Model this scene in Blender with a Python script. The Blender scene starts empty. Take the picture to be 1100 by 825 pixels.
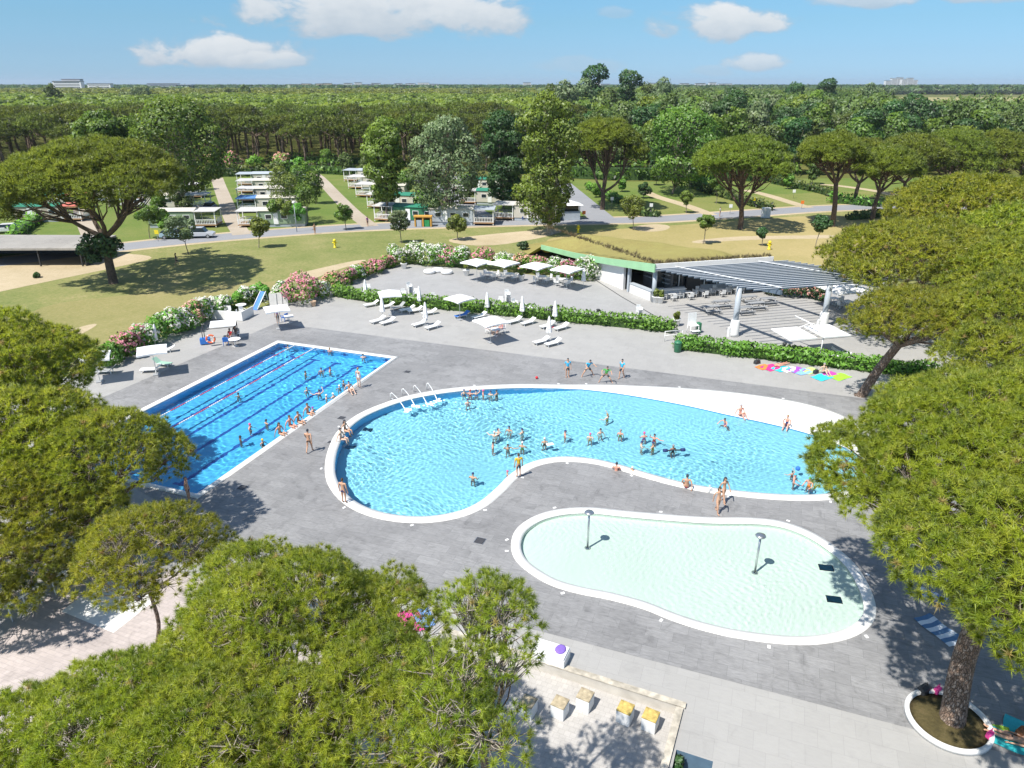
import bpy, bmesh, math, random
import numpy as np
from mathutils import Vector, Matrix
from mathutils.geometry import delaunay_2d_cdt
C = bpy.context.scene.collection
R = math.radians
# ---------------------------------------------------------------- camera model (25 mm lens, 22.5 m above the deck, pitched down)
H = 22.5
PITCH = R(22.9)
FPX = 764.0
SP, CP = math.sin(PITCH), math.cos(PITCH)
def G(u, v, z=0.0):
    """ground point (at height z) seen at photo pixel u,v"""
    x = (u - 550) / FPX; y = (412.5 - v) / FPX
    t = (H - z) / (SP - y * CP)
    return Vector((x * t, (CP + y * SP) * t, z))
def GY(u, v, Y):
    """point at depth Y seen at photo pixel"""
    x = (u - 550) / FPX; y = (412.5 - v) / FPX
    t = Y / (CP + y * SP)
    return Vector((x * t, Y, H + t * (-SP + y * CP)))
SUN_AZ, SUN_EL = R(42), R(58)        # shadows fall towards +x+y at this heading
# ---------------------------------------------------------------- materials
def new_mat(name):
    m = bpy.data.materials.new(name); m.use_nodes = True
    nt = m.node_tree
    return m, nt, nt.nodes['Principled BSDF']
def N(nt, typ, **kw):
    n = nt.nodes.new(typ)
    for k, v in kw.items():
        if k.startswith('i_'):
            key = k[2:]
            key = int(key) if key.isdigit() else key.replace('_', ' ')
            n.inputs[key].default_value = v
        else:
            setattr(n, k, v)
    return n
def ramp(nt, src, stops):
    r = nt.nodes.new('ShaderNodeValToRGB')
    e = r.color_ramp.elements
    while len(e) < len(stops): e.new(0.5)
    for i, (p, c) in enumerate(stops):
        e[i].position = p
        e[i].color = (c[0], c[1], c[2], 1) if not isinstance(c, (int, float)) else (c, c, c, 1)
    nt.links.new(src, r.inputs[0])
    return r
_cache = {}
def mat(name, col, rough=0.6, var=0.12, scale=3.0, metal=0.0, bump=0.0, bscale=None, emit=None):
    """plain painted / moulded / cloth material with a faint mottled variation"""
    if name in _cache: return _cache[name]
    m, nt, b = new_mat(name)
    L = nt.links
    b.inputs['Roughness'].default_value = rough
    b.inputs['Metallic'].default_value = metal
    tc = N(nt, 'ShaderNodeTexCoord')
    no = N(nt, 'ShaderNodeTexNoise', i_Scale=scale, i_Detail=4.0)
    L.new(tc.outputs['Object'], no.inputs['Vector'])
    lo = [max(0, c * (1 - var)) for c in col]; hi = [min(1, c * (1 + var)) for c in col]
    r = ramp(nt, no.outputs[0], [(0.3, lo), (0.7, hi)])
    L.new(r.outputs[0], b.inputs['Base Color'])
    if bump:
        bn = N(nt, 'ShaderNodeTexNoise', i_Scale=bscale or scale * 8, i_Detail=3.0)
        L.new(tc.outputs['Object'], bn.inputs['Vector'])
        bu = N(nt, 'ShaderNodeBump', i_Strength=bump, i_Distance=0.02)
        L.new(bn.outputs[0], bu.inputs['Height']); L.new(bu.outputs[0], b.inputs['Normal'])
    _cache[name] = m
    return m
def leaf_mat(name, cols, trans=0.35, rough=0.55):
    """foliage: colour picked per leaf by the 'tint' attribute (0..1)"""
    if name in _cache: return _cache[name]
    m, nt, b = new_mat(name)
    L = nt.links
    a = N(nt, 'ShaderNodeAttribute', attribute_name='tint')
    r = ramp(nt, a.outputs['Fac'], [(i / (len(cols) - 1), c) for i, c in enumerate(cols)])
    oi = N(nt, 'ShaderNodeObjectInfo')
    hs = N(nt, 'ShaderNodeHueSaturation')
    mr = N(nt, 'ShaderNodeMapRange'); mr.inputs[3].default_value = 0.88; mr.inputs[4].default_value = 1.14
    mh = N(nt, 'ShaderNodeMapRange'); mh.inputs[3].default_value = 0.485; mh.inputs[4].default_value = 0.515
    L.new(oi.outputs['Random'], mr.inputs[0]); L.new(mr.outputs[0], hs.inputs['Value'])
    L.new(oi.outputs['Random'], mh.inputs[0]); L.new(mh.outputs[0], hs.inputs['Hue'])
    L.new(r.outputs[0], hs.inputs['Color'])
    nt.nodes.remove(b)
    d = N(nt, 'ShaderNodeBsdfDiffuse'); t = N(nt, 'ShaderNodeBsdfTranslucent'); g = N(nt, 'ShaderNodeBsdfGlossy', i_Roughness=rough)
    g.inputs['Color'].default_value = (1, 1, 1, 1)
    mx = N(nt, 'ShaderNodeMixShader', i_0=trans); mg = N(nt, 'ShaderNodeMixShader', i_0=0.04)
    L.new(hs.outputs[0], d.inputs['Color']); L.new(hs.outputs[0], t.inputs['Color'])
    cn = N(nt, 'ShaderNodeAttribute', attribute_name='shoot')          # direction the shoot points
    vt = N(nt, 'ShaderNodeVectorTransform', vector_type='NORMAL', convert_from='OBJECT', convert_to='WORLD')
    L.new(cn.outputs['Vector'], vt.inputs[0]); L.new(vt.outputs[0], d.inputs['Normal'])
    L.new(d.outputs[0], mx.inputs[1]); L.new(t.outputs[0], mx.inputs[2])
    L.new(mx.outputs[0], mg.inputs[1]); L.new(g.outputs[0], mg.inputs[2])
    L.new(mg.outputs[0], nt.nodes['Material Output'].inputs['Surface'])
    _cache[name] = m
    return m
# ---------------------------------------------------------------- object helpers
def tag(o, label=None, cat=None, group=None, kind=None):
    if label: o['label'] = label
    if cat: o['category'] = cat
    if group: o['group'] = group
    if kind: o['kind'] = kind
    return o
def thing(name, label, cat, loc=(0, 0, 0), rz=0.0, group=None):
    o = bpy.data.objects.new(name, None); C.objects.link(o)
    o.empty_display_size = 0.2
    o.location = loc; o.rotation_euler = (0, 0, rz)
    return tag(o, label, cat, group)
KIDS = {}
def link(name, me, m=None, parent=None):
    o = bpy.data.objects.new(name, me); C.objects.link(o)
    if m is not None and not me.materials: me.materials.append(m)
    if parent is not None:
        o.parent = parent; KIDS.setdefault(parent.name, []).append(o)
    return o
def copy_tree(o, parent=None):
    c = o.copy(); C.objects.link(c)
    if parent is not None:
        c.parent = parent; KIDS.setdefault(parent.name, []).append(c)
    for ch in list(KIDS.get(o.name, [])): copy_tree(ch, c)
    return c
def paint(o, m):
    """own material on this copy only"""
    o.material_slots[0].link = 'OBJECT'; o.material_slots[0].material = m
def np_mesh(name, verts, faces, smooth=False, attr=None, shoot=None):
    """verts Nx3, faces MxK (all K-gons) by foreach_set"""
    me = bpy.data.meshes.new(name)
    v = np.asarray(verts, dtype=np.float32); f = np.asarray(faces, dtype=np.int32)
    k = f.shape[1]
    me.vertices.add(len(v)); me.vertices.foreach_set('co', v.ravel())
    me.loops.add(f.size); me.loops.foreach_set('vertex_index', f.ravel())
    me.polygons.add(len(f))
    me.polygons.foreach_set('loop_start', np.arange(0, f.size, k, dtype=np.int32))
    me.polygons.foreach_set('loop_total', np.full(len(f), k, dtype=np.int32))
    if smooth: me.polygons.foreach_set('use_smooth', np.ones(len(f), dtype=bool))
    me.update(calc_edges=True)
    if attr is not None:
        a = me.attributes.new('tint', 'FLOAT', 'FACE'); a.data.foreach_set('value', np.asarray(attr, dtype=np.float32))
    if shoot is not None:
        a = me.attributes.new('shoot', 'FLOAT_VECTOR', 'FACE'); a.data.foreach_set('vector', np.ascontiguousarray(shoot, dtype=np.float32).ravel())
    return me
class MB:
    """collects simple solids into one mesh"""
    def __init__(s): s.v = []; s.f = []; s.sm = []
    def add(s, vs, fs, smooth=False):
        b = len(s.v); s.v += [tuple(p) for p in vs]
        for f in fs: s.f.append(tuple(i + b for i in f)); s.sm.append(smooth)
        return s
    def box(s, c, d, rz=0.0, M=None, taper=1.0):
        x, y, z = d[0] / 2, d[1] / 2, d[2] / 2
        ca, sa = math.cos(rz), math.sin(rz)
        vs = []
        for sz in (-1, 1):
            k = taper if sz > 0 else 1.0
            for sx, sy in ((-1, -1), (1, -1), (1, 1), (-1, 1)):
                px, py = sx * x * k, sy * y * k
                vs.append(Vector((c[0] + px * ca - py * sa, c[1] + px * sa + py * ca, c[2] + sz * z)))
        if M: vs = [M @ p for p in vs]
        return s.add(vs, [(3, 2, 1, 0), (4, 5, 6, 7), (0, 1, 5, 4), (1, 2, 6, 5), (2, 3, 7, 6), (3, 0, 4, 7)])
    def tube(s, pts, rad, n=8, caps=True, smooth=True):
        pts = [Vector(p) for p in pts]
        if isinstance(rad, (int, float)): rad = [rad] * len(pts)
        vs = []; prev = None
        for i, p in enumerate(pts):
            t = (pts[min(i + 1, len(pts) - 1)] - pts[max(i - 1, 0)])
            if t.length < 1e-9: t = Vector((0, 0, 1))
            t.normalize()
            a = prev if prev is not None else (Vector((1, 0, 0)) if abs(t.x) < 0.9 else Vector((0, 1, 0)))
            a = (a - t * a.dot(t)); a.normalize(); prev = a
            b = t.cross(a)
            for k in range(n):
                q = 2 * math.pi * k / n
                vs.append(p + (a * math.cos(q) + b * math.sin(q)) * rad[i])
        fs = []
        for i in range(len(pts) - 1):
            for k in range(n):
                k2 = (k + 1) % n
                fs.append((i * n + k, i * n + k2, (i + 1) * n + k2, (i + 1) * n + k))
        b0 = len(s.v)
        s.add(vs, fs, smooth)
        if caps:
            s.f.append(tuple(b0 + k for k in reversed(range(n)))); s.sm.append(False)
            s.f.append(tuple(b0 + (len(pts) - 1) * n + k for k in range(n))); s.sm.append(False)
        return s
    def lathe(s, prof, c=(0, 0, 0), n=16, smooth=True, sx=1.0, sy=1.0):
        vs = []
        for r, z in prof:
            for k in range(n):
                q = 2 * math.pi * k / n
                vs.append((c[0] + r * sx * math.cos(q), c[1] + r * sy * math.sin(q), c[2] + z))
        fs = []
        for i in range(len(prof) - 1):
            for k in range(n):
                k2 = (k + 1) % n
                fs.append((i * n + k, i * n + k2, (i + 1) * n + k2, (i + 1) * n + k))
        b0 = len(s.v); s.add(vs, fs, smooth)
        if prof[0][0] > 1e-4: s.f.append(tuple(b0 + k for k in reversed(range(n)))); s.sm.append(False)
        if prof[-1][0] > 1e-4: s.f.append(tuple(b0 + (len(prof) - 1) * n + k for k in range(n))); s.sm.append(False)
        return s
    def prism(s, poly, z0, z1):
        n = len(poly)
        vs = [(p[0], p[1], z0) for p in poly] + [(p[0], p[1], z1) for p in poly]
        fs = [tuple(reversed(range(n))), tuple(range(n, 2 * n))] + [(i, (i + 1) % n, n + (i + 1) % n, n + i) for i in range(n)]
        return s.add(vs, fs)
    def blob(s, c, d, n=10, m=6):
        prof = [(math.sin(math.pi * i / m), -math.cos(math.pi * i / m)) for i in range(m + 1)]
        b = len(s.v)
        s.lathe([(max(p[0], 1e-5), p[1]) for p in prof], (0, 0, 0), n)
        for i in range(b, len(s.v)):
            p = s.v[i]; s.v[i] = (c[0] + p[0] * d[0], c[1] + p[1] * d[1], c[2] + p[2] * d[2])
        return s
    def mesh(s, name, bevel=0.0):
        me = bpy.data.meshes.new(name)
        me.from_pydata([tuple(p) for p in s.v], [], s.f)
        me.polygons.foreach_set('use_smooth', s.sm)
        bm = bmesh.new(); bm.from_mesh(me)
        bmesh.ops.recalc_face_normals(bm, faces=bm.faces)
        if bevel:
            es = [e for e in bm.edges if len(e.link_faces) == 2 and e.calc_face_angle(0) > 0.6]
            bmesh.ops.bevel(bm, geom=es, offset=bevel, segments=2, affect='EDGES', profile=0.5)
        bm.to_mesh(me); bm.free()
        return me
    def build(s, name, m, parent=None, bevel=0.0):
        me = s.mesh(name, bevel); me.materials.append(m)
        return link(name, me, None, parent)
def inpoly(P, poly):
    P = np.asarray(P); x, y = P[:, 0], P[:, 1]
    r = np.zeros(len(P), bool); n = len(poly); j = n - 1
    for i in range(n):
        xi, yi = poly[i][0], poly[i][1]; xj, yj = poly[j][0], poly[j][1]
        if yi != yj:
            r ^= ((yi > y) != (yj > y)) & (x < (xj - xi) * (y - yi) / (yj - yi) + xi)
        j = i
    return r
def sheet(name, outer, holes=(), z=0.0, m=None, parent=None, extra=None, zf=None, smooth=False):
    """flat (or z = zf(P)) triangulated sheet with real holes"""
    vs = []; es = []
    for loop in [outer] + list(holes):
        b = len(vs); n = len(loop)
        vs += [Vector((p[0], p[1])) for p in loop]
        es += [(b + i, b + (i + 1) % n) for i in range(n)]
    if extra is not None: vs += [Vector((p[0], p[1])) for p in extra]
    ov, oe, of, _, _, _ = delaunay_2d_cdt(vs, es, [], 0, 1e-5)
    P = np.array([(p[0], p[1]) for p in ov]); F = np.array([f for f in of])
    cen = P[F].mean(1)
    keep = inpoly(cen, outer)
    for h in holes: keep &= ~inpoly(cen, h)
    F = F[keep]
    a, b, c = P[F[:, 0]], P[F[:, 1]], P[F[:, 2]]
    ar = (b[:, 0] - a[:, 0]) * (c[:, 1] - a[:, 1]) - (b[:, 1] - a[:, 1]) * (c[:, 0] - a[:, 0])
    F[ar < 0] = F[ar < 0][:, ::-1]
    Z = zf(P) if zf is not None else np.full(len(P), z)
    me = np_mesh(name, np.column_stack([P, Z]), F, smooth)
    if m: me.materials.append(m)
    return link(name, me, None, parent)
def chaikin(poly, it=3, closed=True):
    p = [Vector((q[0], q[1])) for q in poly]
    for _ in range(it):
        o = []
        n = len(p)
        for i in range(n if closed else n - 1):
            a, b = p[i], p[(i + 1) % n]
            o += [a * 0.75 + b * 0.25, a * 0.25 + b * 0.75]
        if not closed: o = [p[0]] + o + [p[-1]]
        p = o
    return p
def area(poly):
    return 0.5 * sum(poly[i][0] * poly[(i + 1) % len(poly)][1] - poly[(i + 1) % len(poly)][0] * poly[i][1] for i in range(len(poly)))
def ccw(poly): return list(poly) if area(poly) > 0 else list(reversed(poly))
def offset(poly, d):
    """inward offset of a ccw closed polyline"""
    n = len(poly); out = []
    for i in range(n):
        a, b, c = poly[i - 1], poly[i], poly[(i + 1) % n]
        t1 = (b - a).normalized(); t2 = (c - b).normalized()
        n1 = Vector((-t1.y, t1.x)); n2 = Vector((-t2.y, t2.x))
        nn = n1 + n2
        if nn.length < 1e-6: nn = n1
        nn.normalize()
        k = max(0.5, nn.dot(n1))
        out.append(b + nn * (d / k))
    return out
def strip(path, w):
    """polygon of a band of width w along an open polyline"""
    p = [Vector((q[0], q[1])) for q in path]; Lf = []; Rt = []
    for i in range(len(p)):
        t = (p[min(i + 1, len(p) - 1)] - p[max(i - 1, 0)]).normalized()
        nn = Vector((-t.y, t.x)) * (w / 2 if isinstance(w, (int, float)) else w[i] / 2)
        Lf.append(p[i] + nn); Rt.append(p[i] - nn)
    return Rt + Lf[::-1]
def PX(lst, z=0.0): return [G(u, v, z).to_2d() for u, v in lst]
def catmull(pts, k=4):
    """open smooth curve through points (any dimension)"""
    p = [Vector(q) for q in pts]; out = []
    for i in range(len(p) - 1):
        p0 = p[max(i - 1, 0)]; p1 = p[i]; p2 = p[i + 1]; p3 = p[min(i + 2, len(p) - 1)]
        for j in range(k):
            t = j / k
            out.append(0.5 * ((2 * p1) + (p2 - p0) * t + (2 * p0 - 5 * p1 + 4 * p2 - p3) * t * t + (3 * p1 - p0 - 3 * p2 + p3) * t ** 3))
    out.append(p[-1]); return out
def catmull_closed(pts, k=4):
    p = [Vector(q) for q in pts]; n = len(p); out = []
    for i in range(n):
        p0, p1, p2, p3 = p[i - 1], p[i], p[(i + 1) % n], p[(i + 2) % n]
        for j in range(k):
            t = j / k
            out.append(0.5 * ((2 * p1) + (p2 - p0) * t + (2 * p0 - 5 * p1 + 4 * p2 - p3) * t * t + (3 * p1 - p0 - 3 * p2 + p3) * t ** 3))
    return out
# ================================================================ SETTING
def tile_mat(name, base, mortar, rot, tw, th, rough, spread, stain, streak=0.0, bump=0.12):
    """stone paving in running bond; every slab a little different, with water stains"""
    m, nt, b = new_mat(name); L = nt.links
    tc = N(nt, 'ShaderNodeTexCoord')
    mp = N(nt, 'ShaderNodeMapping'); mp.inputs['Rotation'].default_value = (0, 0, rot)
    L.new(tc.outputs['Object'], mp.inputs['Vector'])
    br = N(nt, 'ShaderNodeTexBrick', offset=0.5, squash=1.0)
    br.inputs['Scale'].default_value = 1.0; br.inputs['Brick Width'].default_value = tw; br.inputs['Row Height'].default_value = th
    br.inputs['Mortar Size'].default_value = 0.007; br.inputs['Mortar Smooth'].default_value = 0.2; br.inputs['Bias'].default_value = 0.0
    br.inputs['Color1'].default_value = (*[c * (1 - spread) for c in base], 1)
    br.inputs['Color2'].default_value = (*[c * (1 + spread) for c in base], 1)
    br.inputs['Mortar'].default_value = (*mortar, 1)
    L.new(mp.outputs[0], br.inputs['Vector'])
    # stone veining stretched along the slabs
    ms = N(nt, 'ShaderNodeMapping'); ms.inputs['Scale'].default_value = (1.2, 4.5, 1)
    L.new(mp.outputs[0], ms.inputs['Vector'])
    n1 = N(nt, 'ShaderNodeTexNoise', i_Scale=2.2, i_Detail=6.0, i_Roughness=0.65)
    L.new(ms.outputs[0], n1.inputs['Vector'])
    r1 = ramp(nt, n1.outputs[0], [(0.3, 1 - streak), (0.7, 1 + streak * 0.6)])
    n2 = N(nt, 'ShaderNodeTexNoise', i_Scale=0.13, i_Detail=5.0, i_Roughness=0.6)
    L.new(tc.outputs['Object'], n2.inputs['Vector'])
    r2 = ramp(nt, n2.outputs[0], [(0.35, 1 - stain), (0.6, 1.0)])
    n3 = N(nt, 'ShaderNodeTexNoise', i_Scale=0.7, i_Detail=6.0, i_Roughness=0.7, i_Distortion=1.5)
    L.new(tc.outputs['Object'], n3.inputs['Vector'])
    r3 = ramp(nt, n3.outputs[0], [(0.32, 1 - stain * 1.6), (0.47, 1.0)])
    x1 = N(nt, 'ShaderNodeMix', data_type='RGBA', blend_type='MULTIPLY'); x1.inputs[0].default_value = 1
    x2 = N(nt, 'ShaderNodeMix', data_type='RGBA', blend_type='MULTIPLY'); x2.inputs[0].default_value = 1
    x3 = N(nt, 'ShaderNodeMix', data_type='RGBA', blend_type='MULTIPLY'); x3.inputs[0].default_value = 1
    L.new(br.outputs['Color'], x1.inputs[6]); L.new(r1.outputs[0], x1.inputs[7])
    L.new(x1.outputs[2], x2.inputs[6]); L.new(r2.outputs[0], x2.inputs[7])
    L.new(x2.outputs[2], x3.inputs[6]); L.new(r3.outputs[0], x3.inputs[7])
    L.new(x3.outputs[2], b.inputs['Base Color'])
    b.inputs['Roughness'].default_value = rough
    bu = N(nt, 'ShaderNodeBump', i_Strength=bump, i_Distance=0.01)
    L.new(n1.outputs[0], bu.inputs['Height']); L.new(bu.outputs[0], b.inputs['Normal'])
    return m
def ground_mat(name, stops, big=0.03, mid=0.25, fine=2.5, rough=0.9, bump=0.6):
    m, nt, b = new_mat(name); L = nt.links
    tc = N(nt, 'ShaderNodeTexCoord')
    a = N(nt, 'ShaderNodeTexNoise', i_Scale=big, i_Detail=6.0, i_Roughness=0.62)
    c = N(nt, 'ShaderNodeTexNoise', i_Scale=mid, i_Detail=6.0, i_Roughness=0.7)
    f = N(nt, 'ShaderNodeTexNoise', i_Scale=fine, i_Detail=5.0, i_Roughness=0.75)
    for n in (a, c, f): L.new(tc.outputs['Object'], n.inputs['Vector'])
    m1 = N(nt, 'ShaderNodeMix', i_0=0.38); L.new(a.outputs[0], m1.inputs[2]); L.new(c.outputs[0], m1.inputs[3])
    m2 = N(nt, 'ShaderNodeMix', i_0=0.38); L.new(m1.outputs[0], m2.inputs[2]); L.new(f.outputs[0], m2.inputs[3])
    r = ramp(nt, m2.outputs[0], stops)
    L.new(r.outputs[0], b.inputs['Base Color'])
    b.inputs['Roughness'].default_value = rough
    b.inputs['Specular IOR Level'].default_value = 0.15
    bu = N(nt, 'ShaderNodeBump', i_Strength=bump, i_Distance=0.08)
    L.new(f.outputs[0], bu.inputs['Height']); L.new(bu.outputs[0], b.inputs['Normal'])
    return m
A_, B_ = G(297, 347), G(905, 425)
TILE_ROT = -math.atan2(B_.y - A_.y, B_.x - A_.x)
M_slate = tile_mat('slate paving', (0.262, 0.26, 0.26), (0.165, 0.165, 0.167), TILE_ROT, 1.2, 0.6, 0.55, 0.085, 0.17, 0.22)
M_lightdeck = tile_mat('pale porcelain paving', (0.350, 0.343, 0.330), (0.285, 0.28, 0.27), TILE_ROT, 0.9, 0.9, 0.6, 0.03, 0.06, 0.05)
M_pink = tile_mat('worn pink concrete paving', (0.47, 0.41, 0.385), (0.34, 0.30, 0.29), 0.35, 0.42, 0.21, 0.8, 0.07, 0.16, 0.10)
M_dry = ground_mat('dry mown grass', [(0.36, (0.095, 0.135, 0.032)), (0.46, (0.165, 0.190, 0.060)), (0.54, (0.235, 0.228, 0.09)), (0.62, (0.34, 0.29, 0.15))])
M_far = ground_mat('dry meadow', [(0.35, (0.06, 0.09, 0.02)), (0.5, (0.12, 0.13, 0.035)), (0.65, (0.20, 0.17, 0.06))], big=0.01, mid=0.06)
M_lawn = ground_mat('watered lawn', [(0.34, (0.070, 0.120, 0.022)), (0.47, (0.115, 0.168, 0.036)), (0.57, (0.17, 0.19, 0.055)), (0.66, (0.26, 0.23, 0.10))])
M_sand = ground_mat('sandy track', [(0.35, (0.33, 0.27, 0.16)), (0.55, (0.45, 0.37, 0.25)), (0.7, (0.52, 0.45, 0.33))], big=0.08, mid=0.5)
M_gravel = ground_mat('pale gravel', [(0.35, (0.30, 0.25, 0.19)), (0.55, (0.40, 0.345, 0.28)), (0.7, (0.46, 0.42, 0.35))], big=0.1, mid=0.6, fine=6)
M_asphalt = ground_mat('worn grey asphalt', [(0.35, (0.21, 0.215, 0.23)), (0.55, (0.26, 0.265, 0.28)), (0.7, (0.30, 0.30, 0.31))], big=0.06, mid=0.4, fine=5, bump=0.2)
M_field = ground_mat('stubble field', [(0.35, (0.22, 0.20, 0.08)), (0.6, (0.34, 0.30, 0.14))], big=0.004, mid=0.02, fine=0.2)
M_white_stone = mat('white coping stone', (0.74, 0.73, 0.70), 0.55, 0.05, 1.5, bump=0.1)
M_beach = mat('white beach resin', (0.80, 0.80, 0.78), 0.6, 0.03, 0.6, bump=0.05)
M_concrete = mat('grey concrete', (0.42, 0.40, 0.37), 0.8, 0.15, 2.0, bump=0.3)
M_white = mat('white plastic', (0.78, 0.78, 0.77), 0.35, 0.03, 2.0)
M_canvas = mat('white canvas', (0.80, 0.80, 0.80), 0.8, 0.04, 3.0)
M_steel = mat('brushed steel', (0.55, 0.56, 0.57), 0.3, 0.05, 4.0, metal=0.9)
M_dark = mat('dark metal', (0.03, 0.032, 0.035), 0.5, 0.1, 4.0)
M_green_paint = mat('green painted metal', (0.03, 0.16, 0.08), 0.5, 0.1, 4.0)
# ---- outlines
MP_OUT_PX = [(600, 413.5), (560, 413), (520, 414.5), (480, 418), (440, 425), (408, 435), (382, 447), (363, 463), (353, 482), (349, 503), (353, 522), (368, 540),
             (392, 553), (425, 560.5), (462, 561.5), (498, 555), (524, 543), (543, 527), (558, 512), (577, 501), (602, 496), (632, 497.5), (662, 504), (700, 515.5), (745, 526.5),
             (795, 533.5), (845, 537.5), (890, 537), (925, 530), (948, 512)]
MP_BEACH_PX = [(950, 488), (932, 464), (905, 446.5), (870, 435), (830, 427.5), (780, 421), (730, 417), (680, 414.5), (640, 413.5)]
KP_OUT_PX = [(549, 588), (552, 573), (562, 562), (580, 552.5), (604, 547), (634, 545.5), (670, 549), (710, 552.5), (760, 556), (805, 556.5), (838, 560), (868, 570),
             (895, 586), (918, 606), (933, 629), (941, 653), (937, 670), (920, 683), (893, 690.5), (862, 693), (825, 690.5), (785, 684.5), (750, 676), (720, 666), (690, 654),
             (655, 644.5), (622, 638), (592, 629), (568, 615), (554, 602)]
kM = 4
MP_OUT = catmull_closed(PX(MP_OUT_PX + MP_BEACH_PX), kM)
nm = (len(MP_OUT_PX) - 1) * kM + 1
if area(MP_OUT) < 0: raise RuntimeError('orientation')
MP_IN_ALL = offset(MP_OUT, 0.62)
LINE_PX = [(938, 497), (905, 479), (865, 464), (820, 453), (780, 444.5), (740, 435.5), (700, 428), (660, 421.5), (625, 417.5)]
MP_LINE = catmull(PX(LINE_PX), 3)
MP_W = [p.copy() for p in MP_IN_ALL[:nm - 2]] + MP_LINE          # water outline
KP_OUT = catmull_closed(PX(KP_OUT_PX), 4)
KP_OUT = ccw(KP_OUT)
KP_IN = offset(KP_OUT, 0.52)
a_, b_, c_ = G(298, 366).to_2d(), G(429, 383.5).to_2d(), G(212, 536).to_2d()
ux = (b_ - a_).normalized(); uy = Vector((ux.y, -ux.x))           # uy runs from the far wall towards the near end
LPW, LPL = (b_ - a_).length, (c_ - b_).dot(uy)
def LP(s, t): return a_ + ux * s + uy * t
LP_OUT = ccw([LP(0, 0), LP(LPW, 0), LP(LPW, LPL), LP(0, LPL)])
LP_IN = offset(LP_OUT, 0.42)
# ---- ground
far_r = 9000
outer = [Vector((far_r * math.cos(q), far_r * math.sin(q))) for q in np.linspace(0, 2 * math.pi, 48, endpoint=False)]
# sunken terrace and stairwell in the foreground
TC = G(731, 758).to_2d(); TA = G(560, 704).to_2d(); td = (TC - TA).normalized(); tn = Vector((td.y, -td.x))   # tn towards the camera
TERR = ccw([TC, TC - td * 10.5, TC - td * 10.5 + tn * 8.5, TC + tn * 8.5])
s0 = G(723, 804).to_2d(); s1 = G(766, 818).to_2d(); sd = (s1 - s0).normalized(); sn = Vector((sd.y, -sd.x))
sw = (s1 - s0).length
STAIR = ccw([s0 + sd * 0.12, s1, s1 + sn * 3.0, s0 + sd * 0.12 + sn * 3.0])
HOLES = [MP_OUT, KP_OUT, LP_OUT]
gr = sheet('ground', outer, HOLES + [TERR, STAIR], -0.03, M_far); tag(gr, kind='structure')
# light paved deck
DECK = [G(60, 410).to_2d(), G(140, 374).to_2d(), G(242, 337).to_2d(), G(330, 322).to_2d(), G(366, 306).to_2d(), G(432, 283).to_2d(), G(520, 290).to_2d(), G(640, 302).to_2d(),
        Vector((6, 90)), Vector((44, 92)), Vector((50, 75)), Vector((48, 30)), Vector((46, 2)), Vector((-32, 2)), Vector((-42, 30))]
DECK = ccw(DECK)
tag(sheet('pool_deck', DECK, HOLES + [TERR, STAIR], 0.0, M_lightdeck), kind='structure')
p0, p1 = G(576, 677).to_2d(), G(976, 782).to_2d()
DARK = ccw([A_.to_2d(), B_.to_2d(), B_.to_2d() + (B_ - A_).to_2d().normalized() * 8, Vector((33, 24)), p1 + (p1 - p0) * 0.35, p1, p0, p0 - (p1 - p0) * 1.0, G(30, 462).to_2d(), G(200, 388).to_2d()])
tag(sheet('slate_pavement', DARK, HOLES, 0.004, M_slate), kind='structure')
# ---- pools
def wall_ring(name, poly, ztop, zbot, m, face_in=True, closed=True, zf=None):
    n = len(poly); vs = []; fs = []
    zb = [zbot] * n if zf is None else list(zf(np.array([(p[0], p[1]) for p in poly])))
    for i, p in enumerate(poly): vs += [(p[0], p[1], ztop), (p[0], p[1], zb[i])]
    for i in range(n if closed else n - 1):
        j = (i + 1) % n
        fs.append((2 * i, 2 * j, 2 * j + 1, 2 * i + 1) if face_in else (2 * i, 2 * i + 1, 2 * j + 1, 2 * j))
    me = np_mesh(name, vs, fs); me.materials.append(m)
    return tag(link(name, me), kind='structure')
def coping(name, out, inn, m, zt=0.07):
    o = sheet(name, out, [inn], zt, m)
    bm = bmesh.new(); bm.from_mesh(o.data)
    r = bmesh.ops.extrude_face_region(bm, geom=bm.faces[:])
    bmesh.ops.translate(bm, verts=[e for e in r['geom'] if isinstance(e, bmesh.types.BMVert)], vec=(0, 0, -0.16))
    bmesh.ops.recalc_face_normals(bm, faces=bm.faces)
    es = [e for e in bm.edges if len(e.link_faces) == 2 and e.calc_face_angle(0) > 0.8 and min(v.co.z for v in e.verts) > 0]
    bmesh.ops.bevel(bm, geom=es, offset=0.025, segments=2, affect='EDGES')
    bm.to_mesh(o.data); bm.free()
    return tag(o, kind='structure')
def pool_mat(name, col, grid=0.25, var=0.06):
    m, nt, b = new_mat(name); L = nt.links
    tc = N(nt, 'ShaderNodeTexCoord')
    no = N(nt, 'ShaderNodeTexNoise', i_Scale=0.25, i_Detail=4.0); L.new(tc.outputs['Object'], no.inputs['Vector'])
    r = ramp(nt, no.outputs[0], [(0.3, [c * (1 - var) for c in col]), (0.7, [min(1, c * (1 + var)) for c in col])])
    L.new(r.outputs[0], b.inputs['Base Color']); b.inputs['Roughness'].default_value = 0.6
    return m
M_lp = pool_mat('blue pool liner', (0.12, 0.58, 0.94))
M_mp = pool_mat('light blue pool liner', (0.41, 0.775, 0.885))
M_kp = pool_mat('pale pool liner', (0.79, 0.90, 0.83), var=0.04)
M_lane = mat('dark blue lane marking', (0.02, 0.10, 0.42), 0.6, 0.1)
ML_line = np.array([(p[0], p[1]) for p in MP_LINE])
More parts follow.
